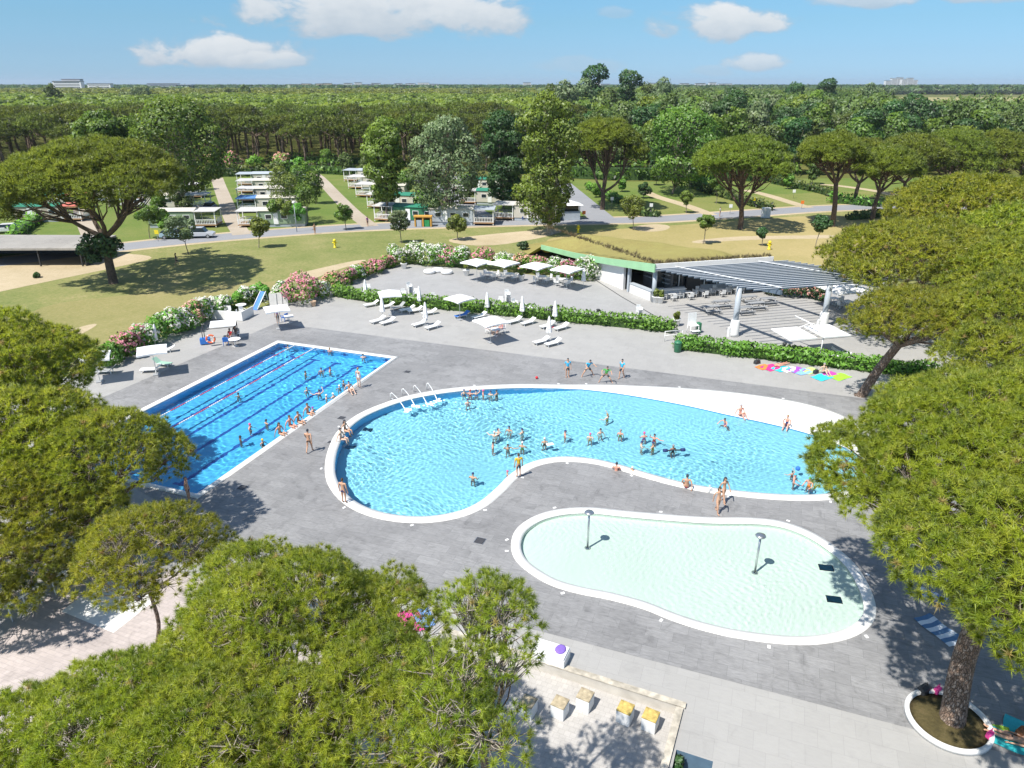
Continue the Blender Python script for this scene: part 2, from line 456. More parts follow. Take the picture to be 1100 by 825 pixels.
def seg_dist(P, line):
    d = np.full(len(P), 1e9)
    for i in range(len(line) - 1):
        a, b = line[i], line[i + 1]; ab = b - a
        t = np.clip(((P - a) @ ab) / (ab @ ab), 0, 1)
        d = np.minimum(d, np.hypot(*(P - (a + t[:, None] * ab)).T))
    return d
WL = -0.06                                                         # water level
def mp_floor(P): return np.maximum(-1.25, -0.22 - seg_dist(P, ML_line) * 0.21)
def inner_pts(poly, step, inset):
    a = np.array([(p[0], p[1]) for p in poly])
    gx, gy = np.meshgrid(np.arange(a[:, 0].min(), a[:, 0].max(), step), np.arange(a[:, 1].min(), a[:, 1].max(), step))
    gx = gx + (np.arange(gx.shape[0])[:, None] % 2) * step * 0.5
    P = np.column_stack([gx.ravel(), gy.ravel()])
    P = P[inpoly(P, poly)]
    d = seg_dist(P, np.vstack([a, a[:1]]))
    return P[d > inset]
MP_W = ccw(MP_W)
tag(sheet('pool_floor', MP_W, (), 0, M_mp, extra=inner_pts(MP_W, 1.0, 0.4), zf=mp_floor, smooth=True), kind='structure')
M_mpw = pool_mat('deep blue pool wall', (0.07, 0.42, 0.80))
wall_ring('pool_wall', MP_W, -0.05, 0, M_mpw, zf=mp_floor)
coping('pool_coping', MP_OUT[:nm] + [p for p in MP_OUT[nm:]], MP_IN_ALL, M_white_stone, 0.06)
# white beach: slopes from the coping to just under the water line
def beach_z(P): return np.interp(seg_dist(P, ML_line), [0, 3.5], [-0.085, -0.02])
BEACH = ccw([p + (p - q) * 0.0 for p, q in zip(MP_IN_ALL[nm - 2:], MP_IN_ALL[nm - 2:])] + [MP_IN_ALL[0]] + [p for p in reversed(MP_LINE)])
tag(sheet('pool_beach', BEACH, (), 0, M_beach, extra=inner_pts(BEACH, 0.8, 0.3), zf=beach_z, smooth=True), kind='structure')
tag(sheet('pool_floor', KP_IN, (), -0.32, M_kp), kind='structure')
wall_ring('pool_wall', KP_IN, -0.05, -0.32, M_kp)
coping('pool_coping', KP_OUT, KP_IN, M_white_stone, 0.06)
tag(sheet('pool_floor', LP_IN, (), -1.5, M_lp), kind='structure')
wall_ring('pool_wall', LP_IN, -0.05, -1.5, M_lp)
coping('pool_coping', LP_OUT, LP_IN, M_white_stone, 0.06)
for i in range(6):                                                 # lane markings with a T near each end
    s = LPW * (i + 0.5) / 6; w = 0.14
    mk = MB()
    q = [LP(s - w, 1.9), LP(s + w, 1.9), LP(s + w, LPL - 1.9), LP(s - w, LPL - 1.9)]
    mk.add([(p.x, p.y, -1.496) for p in q], [(0, 1, 2, 3)])
    for tt in (1.9, LPL - 1.9):
        q = [LP(s - 0.5, tt - 0.14), LP(s + 0.5, tt - 0.14), LP(s + 0.5, tt + 0.14), LP(s - 0.5, tt + 0.14)]
        mk.add([(p.x, p.y, -1.492) for p in q], [(0, 1, 2, 3)])
    q = [LP(s - 0.12, 0.426), LP(s + 0.12, 0.426)]
    mk.add([(q[0].x, q[0].y, -0.35), (q[1].x, q[1].y, -0.35), (q[1].x, q[1].y, -1.1), (q[0].x, q[0].y, -1.1)], [(0, 1, 2, 3)])
    q = [LP(s - 0.4, 0.426), LP(s + 0.4, 0.426)]
    mk.add([(q[0].x, q[0].y, -0.6), (q[1].x, q[1].y, -0.6), (q[1].x, q[1].y, -0.85), (q[0].x, q[0].y, -0.85)], [(0, 1, 2, 3)])
    tag(mk.build('lane_marking', M_lane), kind='structure')
# ---- water
rngw = np.random.default_rng(5)
def waves(P, amp, lmin, lmax, n=34, seed=1):
    r = np.random.default_rng(seed); z = np.zeros(len(P)); 
    wx = P[:, 0] + 0.35 * np.sin(P[:, 1] * 0.9 + 1.3 * np.sin(P[:, 0] * 0.31)) ; wy = P[:, 1] + 0.35 * np.sin(P[:, 0] * 1.1 + 1.7 * np.sin(P[:, 1] * 0.27))
    for i in range(n):
        lam = lmin * (lmax / lmin) ** r.random(); th = r.random() * 2 * math.pi; k = 2 * math.pi / lam
        z += lam * np.sin(k * (wx * math.cos(th) + wy * math.sin(th)) + r.random() * 6.28)
    calm = 0.62 + 0.38 * np.sin(P[:, 0] * 0.31 + 1.1 * np.sin(P[:, 1] * 0.23 + seed)) * np.sin(P[:, 1] * 0.37 + 0.9 * np.sin(P[:, 0] * 0.19))
    return amp * calm * z / math.sqrt(n)
def water_mat(name, tint):
    m, nt, b = new_mat(name); L = nt.links
    nt.nodes.remove(b)
    rf = N(nt, 'ShaderNodeBsdfRefraction', i_Roughness=0.0, i_IOR=1.33); rf.inputs['Color'].default_value = (*tint, 1)
    gl = N(nt, 'ShaderNodeBsdfGlossy', i_Roughness=0.03)
    fr = N(nt, 'ShaderNodeFresnel', i_IOR=1.33)
    mx = N(nt, 'ShaderNodeMixShader')
    L.new(fr.outputs[0], mx.inputs[0]); L.new(rf.outputs[0], mx.inputs[1]); L.new(gl.outputs[0], mx.inputs[2])
    L.new(mx.outputs[0], nt.nodes['Material Output'].inputs['Surface'])
    return m
for nm_, poly, tint, step, amp, l0, l1, sd_ in (('water', MP_W, (0.82, 0.97, 1.0), 0.065, 0.0215, 0.2, 0.75, 1), ('water', KP_IN, (0.95, 1.0, 0.98), 0.07, 0.0155, 0.2, 0.6, 2), ('water', LP_IN, (0.80, 0.96, 1.0), 0.08, 0.019, 0.25, 0.9, 3)):
    o = sheet(nm_, poly, (), WL, water_mat('water', tint), extra=inner_pts(poly, step, step * 0.6), zf=lambda P: WL + waves(P, amp, l0, l1, seed=sd_), smooth=True)
    tag(o, kind='structure')
    o.cycles.is_caustics_caster = True
for o in bpy.data.objects:
    if o.name.startswith(('pool_floor', 'pool_wall', 'lane_marking')): o.cycles.is_caustics_receiver = True
# ================================================================ VEGETATION GENERATORS
def unit(v): return v / np.maximum(np.linalg.norm(v, axis=1, keepdims=True), 1e-9)
def needles(rng, P, A, K, ln, wd, spread=0.75):
    """P: tuft positions, A: tuft axes; K thin triangles per tuft"""
    n = len(P)
    d = unit(np.repeat(A, K, 0) + rng.normal(0, spread, (n * K, 3)))
    b = np.repeat(P, K, 0) + rng.normal(0, ln * 0.08, (n * K, 3))
    side = unit(np.cross(d, rng.normal(0, 1, (n * K, 3)))) * wd * 0.5
    l = (ln * rng.uniform(0.65, 1.15, n * K))[:, None]
    tip = b + d * l
    tip[:, 2] -= l[:, 0] * 0.10
    v = np.empty((n * K * 3, 3)); v[0::3] = b - side; v[1::3] = b + side; v[2::3] = tip
    f = np.arange(n * K * 3).reshape(-1, 3)
    return v, f
def leaves(rng, P, Nn, size, flat=0.55):
    """diamond leaf (or leaf spray) per point"""
    n = len(P)
    nn = unit(Nn + rng.normal(0, flat, (n, 3)))
    a = unit(np.cross(nn, rng.normal(0, 1, (n, 3)))); b = np.cross(nn, a)
    s = (size * rng.uniform(0.6, 1.3, n))[:, None]
    v = np.empty((n * 4, 3))
    v[0::4] = P - a * s; v[1::4] = P - b * s * 0.55 + nn * s * 0.12; v[2::4] = P + a * s; v[3::4] = P + b * s * 0.55 + nn * s * 0.12
    return v, np.arange(n * 4).reshape(-1, 4)
def shoots(v, f, A, K, w=0.62):
    """shading direction per face: the shoot's axis blended with the needle's own facing"""
    a, b, c = v[f[:, 0]], v[f[:, 1]], v[f[:, 2]]
    ax = np.repeat(unit(np.asarray(A, float)), K, 0)
    if K > 1: return unit(unit(c - (a + b) / 2) * 0.38 + ax * 0.72)      # needles of one shoot shade like a tuft
    n = unit(np.cross(b - a, c - a))
    sg = np.sign((n * ax).sum(1)); sg[sg == 0] = 1
    return unit(ax * w + n * sg[:, None] * (1 - w))
def lobe_points(rng, lobes, n, lo=-0.35, inner=0.25):
    """points spread over the lobes' outer shells; lobes: rows cx,cy,cz,rx,ry,rz"""
    lb = np.asarray(lobes); w = lb[:, 3] * lb[:, 4] + lb[:, 3] * lb[:, 5]; w = w / w.sum()
    k = rng.choice(len(lb), n, p=w)
    d = rng.normal(0, 1, (n, 3)); d = unit(d)
    z = rng.uniform(lo, 1, n); h = np.sqrt(np.maximum(0, 1 - z * z)); ph = rng.uniform(0, 2 * math.pi, n)
    d = np.column_stack([h * np.cos(ph), h * np.sin(ph), z])
    r = 1 - inner * rng.random(n) ** 1.5
    q = lb[k]
    # lumpy shell
    lump = np.sin(d[:, 0] * 6 + q[:, 0] * 3.1 + q[:, 2]) * np.sin(d[:, 1] * 6.5 + q[:, 1] * 2.3) + 0.5 * np.sin(d[:, 2] * 9 + q[:, 0])
    r *= 1 + 0.14 * lump
    P = q[:, :3] + d * q[:, 3:6] * r[:, None]
    # open gaps between the clumps, and drop points buried deep inside other lobes
    keep = rng.random(n) > np.clip(-lump * 1.2 - 0.05, 0, 0.85)
    for j in range(len(lb)):
        e = (((P - lb[j, :3]) / (lb[j, 3:6] * 0.72)) ** 2).sum(1)
        keep &= ~((e < 1) & (k != j))
    nrm = unit(d / q[:, 3:6])
    return P[keep], nrm[keep], k[keep]
def dome_lobes(rng, c, r, zb, zt, lr=1.3, n=None, flat=0.6, drop=0.0, under=0.55):
    """umbrella crown: lobes over a shallow dome"""
    n = n or max(5, int(2.6 * (r / lr) ** 2)); out = []
    pts = []
    tries = 0
    while len(pts) < n and tries < 4000:
        tries += 1
        rho = math.sqrt(rng.random()); th = rng.random() * 6.283
        p = np.array([rho * math.cos(th), rho * math.sin(th)]) * max(r - lr * 0.8, 0.1)
        if all(np.hypot(*(p - q)) > lr * 0.78 for q in pts): pts.append(p)
    ph = rng.random() * 6.28
    for p in pts:
        th = math.atan2(p[1], p[0])
        p = p * (1 + 0.10 * math.sin(3 * th + ph) + 0.07 * math.sin(5 * th - ph))
        rho = min(1, np.hypot(*p) / r)
        z = zb + (zt - zb) * (1 - rho ** 2.6) - lr * flat * 0.8 + rng.normal(0, 0.12 * lr)
        s = lr * rng.uniform(0.8, 1.3)
        if rng.random() < drop: continue
        out.append((c[0] + p[0], c[1] + p[1], z, s, s * rng.uniform(0.85, 1.15), s * flat * rng.uniform(0.85, 1.2)))
        if under and rho > 0.35 and rng.random() < under:
            out.append((c[0] + p[0] * 0.9, c[1] + p[1] * 0.9, z - lr * flat * 1.1, s * 0.85, s * 0.85, s * flat * 0.9))
    return out
def tint_of(rng, k, nl, n, brown=0.0):
    base = rng.uniform(0.3, 0.62, nl)[k] + rng.normal(0, 0.17, n)
    t = np.clip(base, 0.02, 0.8)
    if brown: t[rng.random(n) < brown] = 0.97
    return t
def limbs(rng, mb, base, fork, lobes, r0, lean=None, m=6, twigs=0, n=7, sub=True, curve=0.35, tb=None):
    """trunk with root flare, main limbs to clusters of lobes, a branch into each lobe"""
    base = np.array(base, float); fork = np.array(fork, float); lb = np.asarray(lobes)
    mid = (base + fork) / 2 + np.append(rng.normal(0, 0.04, 2) * np.linalg.norm(fork - base), 0)
    path = [base, base + (mid - base) * 0.12, mid, fork]
    path = [tuple(p) for p in catmull(path, 4)]
    rr = [r0 * (1.35 - 0.35 * min(1, i / 3)) * (1 - 0.35 * i / len(path)) for i in range(len(path))]
    mb.tube(path, rr, n=max(n, 8))
    m = min(m, len(lb))
    cent = lb[rng.choice(len(lb), m, replace=False), :3].copy()
    for _ in range(6):
        lab = np.argmin(((lb[:, None, :3] - cent[None]) ** 2).sum(2), 1)
        for j in range(m):
            if (lab == j).any(): cent[j] = lb[lab == j, :3].mean(0)
    for j in range(m):
        idx = np.where(lab == j)[0]
        if not len(idx): continue
        end = cent[j] - np.array([0, 0, 0.5 * lb[idx, 5].mean()])
        d = end - fork
        q = fork + d * 0.45; q[2] = fork[2] + d[2] * (0.45 - curve * 0.5); q[:2] += rng.normal(0, 0.05, 2) * np.linalg.norm(d)
        pth = catmull([tuple(fork - np.array([0, 0, r0 * 0.6])), tuple(q), tuple(end)], 4)
        k = len(pth); rl = r0 * 0.52
        mb.tube(pth, [rl * (1 - 0.62 * i / (k - 1)) for i in range(k)], n=max(5, n - 1))
        if not sub: continue
        for i in idx:
            s = Vector(pth[int(k * rng.uniform(0.45, 0.8))]); e = Vector(lb[i, :3])
            mdl = (s + e) / 2 + Vector((rng.normal(0, .1), rng.normal(0, .1), -0.12 * (e - s).length))
            mb.tube([s, mdl, e], [rl * 0.36, rl * 0.24, rl * 0.1], n=4, caps=False)
            for _ in range(twigs):
                dv = Vector(rng.normal(0, 1, 3)); dv.z = abs(dv.z) * 0.7 - 0.1; dv.normalize()
                e2 = e + Vector((dv.x * lb[i, 3], dv.y * lb[i, 4], dv.z * lb[i, 5])) * rng.uniform(0.7, 0.98)
                s2 = s.lerp(e, rng.uniform(0.4, 1.0))
                (tb or mb).tube([s2, (s2 + e2) / 2 + Vector(rng.normal(0, .06, 3)), e2], [0.022, 0.016, 0.008], n=3, caps=False)
def bark_mat():
    m, nt, b = new_mat('plated pine bark'); L = nt.links
    tc = N(nt, 'ShaderNodeTexCoord'); mp = N(nt, 'ShaderNodeMapping'); mp.inputs['Scale'].default_value = (1, 1, 0.45); L.new(tc.outputs['Object'], mp.inputs[0])
    no = N(nt, 'ShaderNodeTexNoise', i_Scale=5.0, i_Detail=5.0); L.new(mp.outputs[0], no.inputs['Vector'])
    ad = N(nt, 'ShaderNodeVectorMath', operation='MULTIPLY_ADD'); ad.inputs[1].default_value = (0.18, 0.18, 0.18); L.new(no.outputs['Color'], ad.inputs[0]); L.new(mp.outputs[0], ad.inputs[2])
    vo = N(nt, 'ShaderNodeTexVoronoi', feature='DISTANCE_TO_EDGE', i_Scale=14.0); L.new(ad.outputs[0], vo.inputs['Vector'])
    vc = N(nt, 'ShaderNodeTexVoronoi', i_Scale=14.0); L.new(ad.outputs[0], vc.inputs['Vector'])
    fis = ramp(nt, vo.outputs['Distance'], [(0.0, 0.38), (0.12, 1.0)])
    pl = ramp(nt, vc.outputs['Color'], [(0.2, (0.15, 0.10, 0.07)), (0.5, (0.25, 0.17, 0.125)), (0.8, (0.33, 0.26, 0.21))])
    x = N(nt, 'ShaderNodeMix', data_type='RGBA', blend_type='MULTIPLY'); x.inputs[0].default_value = 1; L.new(pl.outputs[0], x.inputs[6]); L.new(fis.outputs[0], x.inputs[7])
    L.new(x.outputs[2], b.inputs['Base Color']); b.inputs['Roughness'].default_value = 0.9
    bu = N(nt, 'ShaderNodeBump', i_Strength=1.0, i_Distance=0.06); L.new(fis.outputs[0], bu.inputs['Height']); L.new(bu.outputs[0], b.inputs['Normal'])
    return m
M_bark = bark_mat()
M_barkdark = mat('dark pine bark', (0.10, 0.070, 0.052), 0.9, 0.4, 4.0, bump=0.8, bscale=10)
M_twig = mat('bare grey twig', (0.30, 0.26, 0.23), 0.9, 0.3, 5.0)
M_greybark = mat('grey bark', (0.20, 0.17, 0.14), 0.9, 0.35, 5.0, bump=0.8, bscale=14)
PINE = [(0.140, 0.205, 0.014), (0.255, 0.335, 0.019), (0.370, 0.440, 0.026), (0.46, 0.51, 0.035), (0.53, 0.55, 0.06), (0.52, 0.36, 0.15)]
M_pine = leaf_mat('pine needles', PINE, 0.55)
M_pinefar = leaf_mat('far pine needles', [(0.074, 0.112, 0.014), (0.120, 0.170, 0.018), (0.175, 0.225, 0.025), (0.23, 0.27, 0.036)], 0.3)
M_pineolive = leaf_mat('olive pine needles', [(0.115, 0.175, 0.018), (0.20, 0.27, 0.024), (0.28, 0.35, 0.034), (0.35, 0.40, 0.05)], 0.4)
BROAD = {
 'fresh': leaf_mat('fresh green leaves', [(0.051, 0.114, 0.013), (0.101, 0.199, 0.022), (0.173, 0.275, 0.032), (0.243, 0.337, 0.048)], 0.4),
 'dark': leaf_mat('dark green leaves', [(0.021, 0.063, 0.017), (0.039, 0.105, 0.025), (0.067, 0.147, 0.036), (0.098, 0.182, 0.049)], 0.3),
 'olive': leaf_mat('olive green leaves', [(0.095, 0.165, 0.018), (0.165, 0.255, 0.028), (0.235, 0.330, 0.042), (0.31, 0.39, 0.06)], 0.4),
 'grey': leaf_mat('grey green leaves', [(0.083, 0.128, 0.053), (0.143, 0.203, 0.083), (0.210, 0.277, 0.120), (0.285, 0.345, 0.180)], 0.35),
 'poplar': leaf_mat('yellow green leaves', [(0.098, 0.143, 0.018), (0.165, 0.232, 0.027), (0.240, 0.315, 0.042), (0.300, 0.375, 0.060)], 0.45),
 'wood': leaf_mat('woodland leaves', [(0.045, 0.080, 0.016), (0.080, 0.128, 0.024), (0.125, 0.180, 0.036), (0.18, 0.23, 0.055)], 0.3),
 'hedge': leaf_mat('hedge leaves', [(0.085, 0.22, 0.024), (0.14, 0.33, 0.034), (0.20, 0.42, 0.048), (0.26, 0.48, 0.07)], 0.4),
}
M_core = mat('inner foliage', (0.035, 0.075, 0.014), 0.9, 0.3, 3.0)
M_petalw = leaf_mat('white petals', [(0.72, 0.70, 0.62), (0.80, 0.79, 0.74)], 0.3)
M_petalp = leaf_mat('pink petals', [(0.62, 0.16, 0.26), (0.72, 0.28, 0.36), (0.76, 0.42, 0.46)], 0.3)
M_petals = leaf_mat('salmon petals', [(0.62, 0.27, 0.22), (0.72, 0.42, 0.36)], 0.3)
def tuft_points(rng, lobes, spacing, lo=-0.3, inner=0.3):
    """one shoot per cell of a jittered lattice over the lobes' shells, so tufts stay apart"""
    lb = np.asarray(lobes); A_ = (4 * 3.14 * lb[:, 3] * lb[:, 5]).sum()
    n = int(A_ / spacing ** 2 * 5)
    P, A, k = lobe_points(rng, lb, n, lo=lo, inner=inner)
    off = rng.random((len(lb), 3))[k] * spacing
    q = np.floor((P + off) / spacing).astype(np.int64)
    key = (q[:, 0] * 73856093) ^ (q[:, 1] * 19349663) ^ (q[:, 2] * 83492791) ^ (k * 7919)
    _, i = np.unique(key, return_index=True)
    return P[i], A[i], k[i]
def pine_tree(name, label, base, lobes, fork, r0, ntuft, K, ln, wd, seed, m=7, twigs=0, mt=None, group=None, bark=None, brown=0.012, nseg=8, lo=-0.3, cat='tree', spacing=None):
    rng = np.random.default_rng(seed)
    t = thing(name, label, cat, base, 0, group)
    lb = np.array(lobes, float); b = np.array(base, float); lb[:, :3] -= b
    mb = MB(); tb = MB(); limbs(rng, mb, (0, 0, -0.1), np.array(fork, float) - b, lb, r0, m=m, twigs=twigs, n=nseg, tb=tb)
    mb.build('trunk', bark or M_bark, t)
    if twigs: tb.build('twigs', M_twig, t)['kind'] = 'stuff'
    if spacing: P, A, k = tuft_points(rng, lb, spacing, lo=lo)
    else: P, A, k = lobe_points(rng, lb, ntuft, lo=lo)
    A = unit(A * 0.8 + np.array([0, 0, 0.75]))
    v, f = needles(rng, P, A, K, ln, wd, 0.85 if spacing else 0.75)
    tt = np.repeat(tint_of(rng, k, len(lb), len(P), brown), K)
    me = np_mesh('crown', v, f, attr=tt, shoot=shoots(v, f, A, K)); me.materials.append(mt or M_pine)
    link('crown', me, None, t)
    return t
def broad_tree(name, label, base, lobes, fork, r0, nleaf, size, seed, mt, m=6, group=None, bark=None, lo=-0.9, flat=0.55, nseg=7, cat='tree'):
    rng = np.random.default_rng(seed)
    t = thing(name, label, cat, base, 0, group)
    lb = np.array(lobes, float); b = np.array(base, float); lb[:, :3] -= b
    mb = MB(); limbs(rng, mb, (0, 0, -0.1), np.array(fork, float) - b, lb, r0, m=m, n=nseg)
    mb.build('trunk', bark or M_greybark, t)
    P, A, k = lobe_points(rng, lb, nleaf, lo=lo, inner=0.4)
    v, f = leaves(rng, P, A, size, flat)
    me = np_mesh('crown', v, f, attr=tint_of(rng, k, len(lb), len(P)), shoot=shoots(v, f, A, 1)); me.materials.append(mt)
    link('crown', me, None, t)
    return t
def ell_lobes(rng, c, rx, rz, n, lr, ry=None, shape=1.0):
    """lobes filling an ellipsoidal crown"""
    out = []; ry = ry or rx
    for i in range(n):
        z = rng.uniform(-0.95, 0.95); h = math.sqrt(max(0, 1 - z * z)) ** shape; th = rng.random() * 6.283
        rho = h * rng.uniform(0.45, 0.95) if i % 4 else h * rng.uniform(0, 0.4)
        s = lr * rng.uniform(0.7, 1.25)
        out.append((c[0] + rho * math.cos(th) * max(rx - s * .6, .05), c[1] + rho * math.sin(th) * max(ry - s * .6, .05), c[2] + z * max(rz - s * .5, .05), s, s, s * rng.uniform(0.7, 1.0)))
    return out
# ================================================================ NEAR TREES
def big_pine(label, base, domes, fork, r0, seed, ntuft, K=14, ln=0.2, wd=0.014, twigs=6, lr=1.15, m=8, extra=(), drop=0.0, mt=None, flat=0.68, sp=0.3, under=0.55):
    rng = np.random.default_rng(seed + 100); lb = []
    for c, r, zb, zt in domes: lb += dome_lobes(rng, c, r, zb, zt, lr=min(lr, r * 0.5), drop=drop, flat=flat, under=under)
    lb += list(extra)
    return pine_tree('umbrella_pine', label, base, lb, fork, r0, ntuft, K, ln, wd, seed, m=m, twigs=twigs, mt=mt, nseg=10, spacing=sp)
def g2(u, v, z): p = G(u, v, z); return (p.x, p.y)
# front right, over the kids' pool
big_pine('big umbrella pine growing from the round kerbed bed beside the kids pool', (16.8, 20.0, 0.05), [((19.4, 23.4), 6.6, 8.0, 12.2), ((17.2, 17.7), 5.2, 8.2, 11.4)], (17.0, 20.4, 5.6), 0.50, 11, 56000, K=46, ln=0.27, wd=0.022, m=10, lr=1.3, sp=0.3, under=.85, extra=[(13.4,24.6,7.9,1.2,1.2,.85),(13.5,26.0,8.0,1.2,1.2,.8),(13.4,22.2,8.2,1.2,1.2,.85),(13.7,20.4,8.4,1.2,1.2,.8),(14.3,27.3,8.2,1.2,1.2,.85),(14.6,23.4,8.6,1.4,1.4,.9),(14.8,25.2,8.6,1.4,1.4,.9),(14.8,21.3,8.9,1.4,1.4,.9)])
# right side group
big_pine('umbrella pine with leaning bare trunk beside the end of the towel row', (27.3, 50.9, 0), [((28.8, 48.3), 4.6, 6.3, 9.2)], (28.6, 49.4, 5.0), 0.42, 12, 16000, K=20, ln=0.33, wd=0.04, twigs=3, lr=1.1, sp=0.36)
big_pine('wide umbrella pine right of the leaning pine trunk', (33.5, 46.5, 0), [((34.0, 45.5), 5.6, 6.6, 10.6), ((30.4, 41.0), 4.2, 5.6, 8.6)], (33.4, 45.5, 5.0), 0.42, 13, 28000, K=20, ln=0.33, wd=0.04, twigs=2, lr=1.2, sp=0.36)
big_pine('wide flat umbrella pine overhanging the right end of the pergola', (35.4, 65.6, 0), [((38.3, 65.5), 8.8, 7.0, 10.6)], (36.0, 65.5, 4.6), 0.40, 14, 26000, K=16, ln=0.4, wd=0.06, twigs=1, lr=1.4, sp=0.46)
big_pine('umbrella pine at the right picture edge behind the pergola pine', (42.5, 57.5, 0), [((42.8, 57), 6.8, 7.0, 10.9)], (42.6, 57, 5.0), 0.42, 15, 20000, K=16, ln=0.4, wd=0.06, twigs=0, lr=1.3, sp=0.46)
big_pine('farther of the two umbrella pines rising behind the right edge', (53, 82, 0), [((53.0, 82.0), 10.0, 8.0, 12.8)], (53, 82, 6), 0.42, 16, 22000, K=14, ln=0.46, wd=0.08, twigs=0, lr=1.5, sp=0.55)
big_pine('nearer of the two umbrella pines rising behind the right edge', (52.5, 71.0, 0), [((52.5, 71.0), 8.2, 7.2, 11.4)], (52, 71, 5), 0.42, 17, 22000, K=14, ln=0.46, wd=0.08, twigs=0, lr=1.4, sp=0.55)
# left side group
big_pine('broad pine on the left edge overhanging the lap pool', (-28.5, 36.0, 0), [((-29.6, 37.2), 6.0, 5.4, 10.2), ((-24.6, 32.4), 3.8, 4.6, 8.0)], (-28.0, 35.6, 3.4), 0.42, 21, 30000, K=36, ln=0.31, wd=0.03, twigs=4, lr=1.2, sp=0.36)
big_pine('low pine leaning over the near end of the lap pool', (-22.0, 30.6, 0), [((-20.6, 31.8), 3.7, 3.8, 7.2)], (-21.6, 31.0, 2.4), 0.28, 22, 20000, K=38, ln=0.27, wd=0.024, twigs=6, lr=1.0, sp=0.33)
big_pine('pine at left edge in front of the lap pool end', (-25.4, 28.6, 0), [(g2(2, 540, 4.4), 5.0, 2.3, 5.6), (g2(-14, 605, 3.8), 2.6, 1.9, 4.4)], (-24.8, 28.4, 1.8), 0.30, 23, 24000, K=44, ln=0.24, wd=0.02, twigs=8, lr=1.0, sp=0.29)
# foreground
big_pine('slender sparse young pine above the pink paving', (-15.3, 23.6, 0), [(g2(158, 572, 6.6), 3.0, 4.9, 7.2)], (-14.4, 22.8, 4.0), 0.10, 24, 9000, K=40, ln=0.22, wd=0.018, twigs=18, lr=0.75, m=6, sp=0.3, under=0.2, drop=0.25)
big_pine('largest foreground pine crown filling the bottom of the picture', (-6.6, 15.4, 0), [(g2(300, 655, 8.0), 3.7, 5.8, 8.9), (g2(390, 760, 8.0), 3.4, 6.2, 8.9), (g2(225, 790, 8.0), 3.4, 6.0, 8.7), (g2(425, 645, 7.4), 2.2, 5.9, 8.0), (g2(268, 612, 7.2), 2.3, 5.6, 7.8)],
         (-6.4, 15.2, 4.0), 0.34, 25, 46000, K=46, ln=0.21, wd=0.0145, twigs=16, lr=0.85, m=12, drop=0.12, sp=0.25, under=0.3)
big_pine('foreground pine in the bottom left corner', (-10.6, 11.6, 0), [(g2(110, 765, 7.4), 3.6, 5.4, 8.0), (g2(10, 805, 7.0), 2.8, 5.0, 7.6)], (-10.4, 11.6, 3.6), 0.30, 26, 28000, K=46, ln=0.2, wd=0.0135, twigs=16, lr=0.85, m=8, drop=0.14, sp=0.24, under=0.3)
big_pine('thin see-through pine beside the brick paved terrace', (-1.2, 15.6, 0), [(g2(512, 655, 10.4), 2.0, 8.7, 10.9), (g2(505, 770, 9.5), 1.6, 7.8, 10.0)], (-1.0, 14.6, 6.0), 0.16, 27, 14000, K=44, ln=0.2, wd=0.0145, twigs=22, lr=0.7, m=9, drop=0.35, sp=0.3, under=0.1)
# ================================================================ MID DISTANCE PINES
def px_pine(label, base, u0, u1, vt, vb, seed, fork_v=None, r0=0.45, ntuft=9000, K=6, ln=0.55, wd=0.11, lr=None, Y=None, mt=None, m=4, fork=None, **kw):
    b = G(*base) if Y is None else GY(base[0], base[1], Y)
    if Y is not None: b.z = 0
    dep = b.y
    pa, pb = GY(u0, (vt + vb) / 2, dep), GY(u1, (vt + vb) / 2, dep)
    r = (pb.x - pa.x) / 2; cx = (pa.x + pb.x) / 2
    zt = GY((u0 + u1) / 2, vt, dep + r * 0.4).z; zb = GY((u0 + u1) / 2, vb, dep - r * 0.6).z
    zt = max(zt, zb + 1.5)
    rng = np.random.default_rng(seed + 500)
    lr = lr or r * 0.2
    lb = dome_lobes(rng, (cx, dep), r, zb + lr * 0.4, zt, lr=lr)
    fz = GY(base[0], fork_v, dep).z if fork_v else zb * 0.62
    fx = b.x + (cx - b.x) * 0.35
    return pine_tree('umbrella_pine', label, (b.x, b.y, 0), lb, (fx, dep, fz), r0, ntuft, K, ln, wd, seed, m=m, mt=mt or M_pineolive, nseg=8, brown=0.0, bark=M_barkdark, **kw)
px_pine('large umbrella pine alone on the dry lawn by the dark shelter', (122, 304), 2, 197, 152, 222, 31, fork_v=252, r0=0.62, ntuft=60000, K=7, ln=0.48, wd=0.08, m=5, lr=1.9)
px_pine('umbrella pine with forked trunk standing between road and grass roof', (795, 246), 749, 852, 147, 190, 32, fork_v=222, r0=0.55, ntuft=24000)
px_pine('tall forked umbrella pine beside the side road', (647, 225), 611, 690, 128, 166, 33, fork_v=205, r0=0.55, ntuft=22000)
px_pine('umbrella pine with upright trunk in the road bend', (894, 243), 858, 934, 144, 178, 34, r0=0.55, ntuft=21000, fork_v=195)
px_pine('umbrella pine just behind the road bend pine', (919, 219), 896, 962, 150, 182, 35, r0=0.5, ntuft=17000)
px_pine('umbrella pine with crooked trunk right of the road bend', (937, 236), 918, 990, 158, 192, 36, r0=0.5, ntuft=18000, fork_v=205)
px_pine('first pine of the row behind the road, at its left end', (968, 214), 938, 1022, 144, 186, 37, r0=0.5, ntuft=17000)
px_pine('second pine of the row behind the road', (1020, 208), 985, 1066, 140, 188, 38, r0=0.5, ntuft=17000)
px_pine('third pine of the row behind the road', (1062, 206), 1030, 1108, 141, 190, 39, r0=0.5, ntuft=17000)
px_pine('last pine of the row behind the road, at the picture edge', (1105, 204), 1072, 1150, 144, 190, 40, r0=0.5, ntuft=9000)
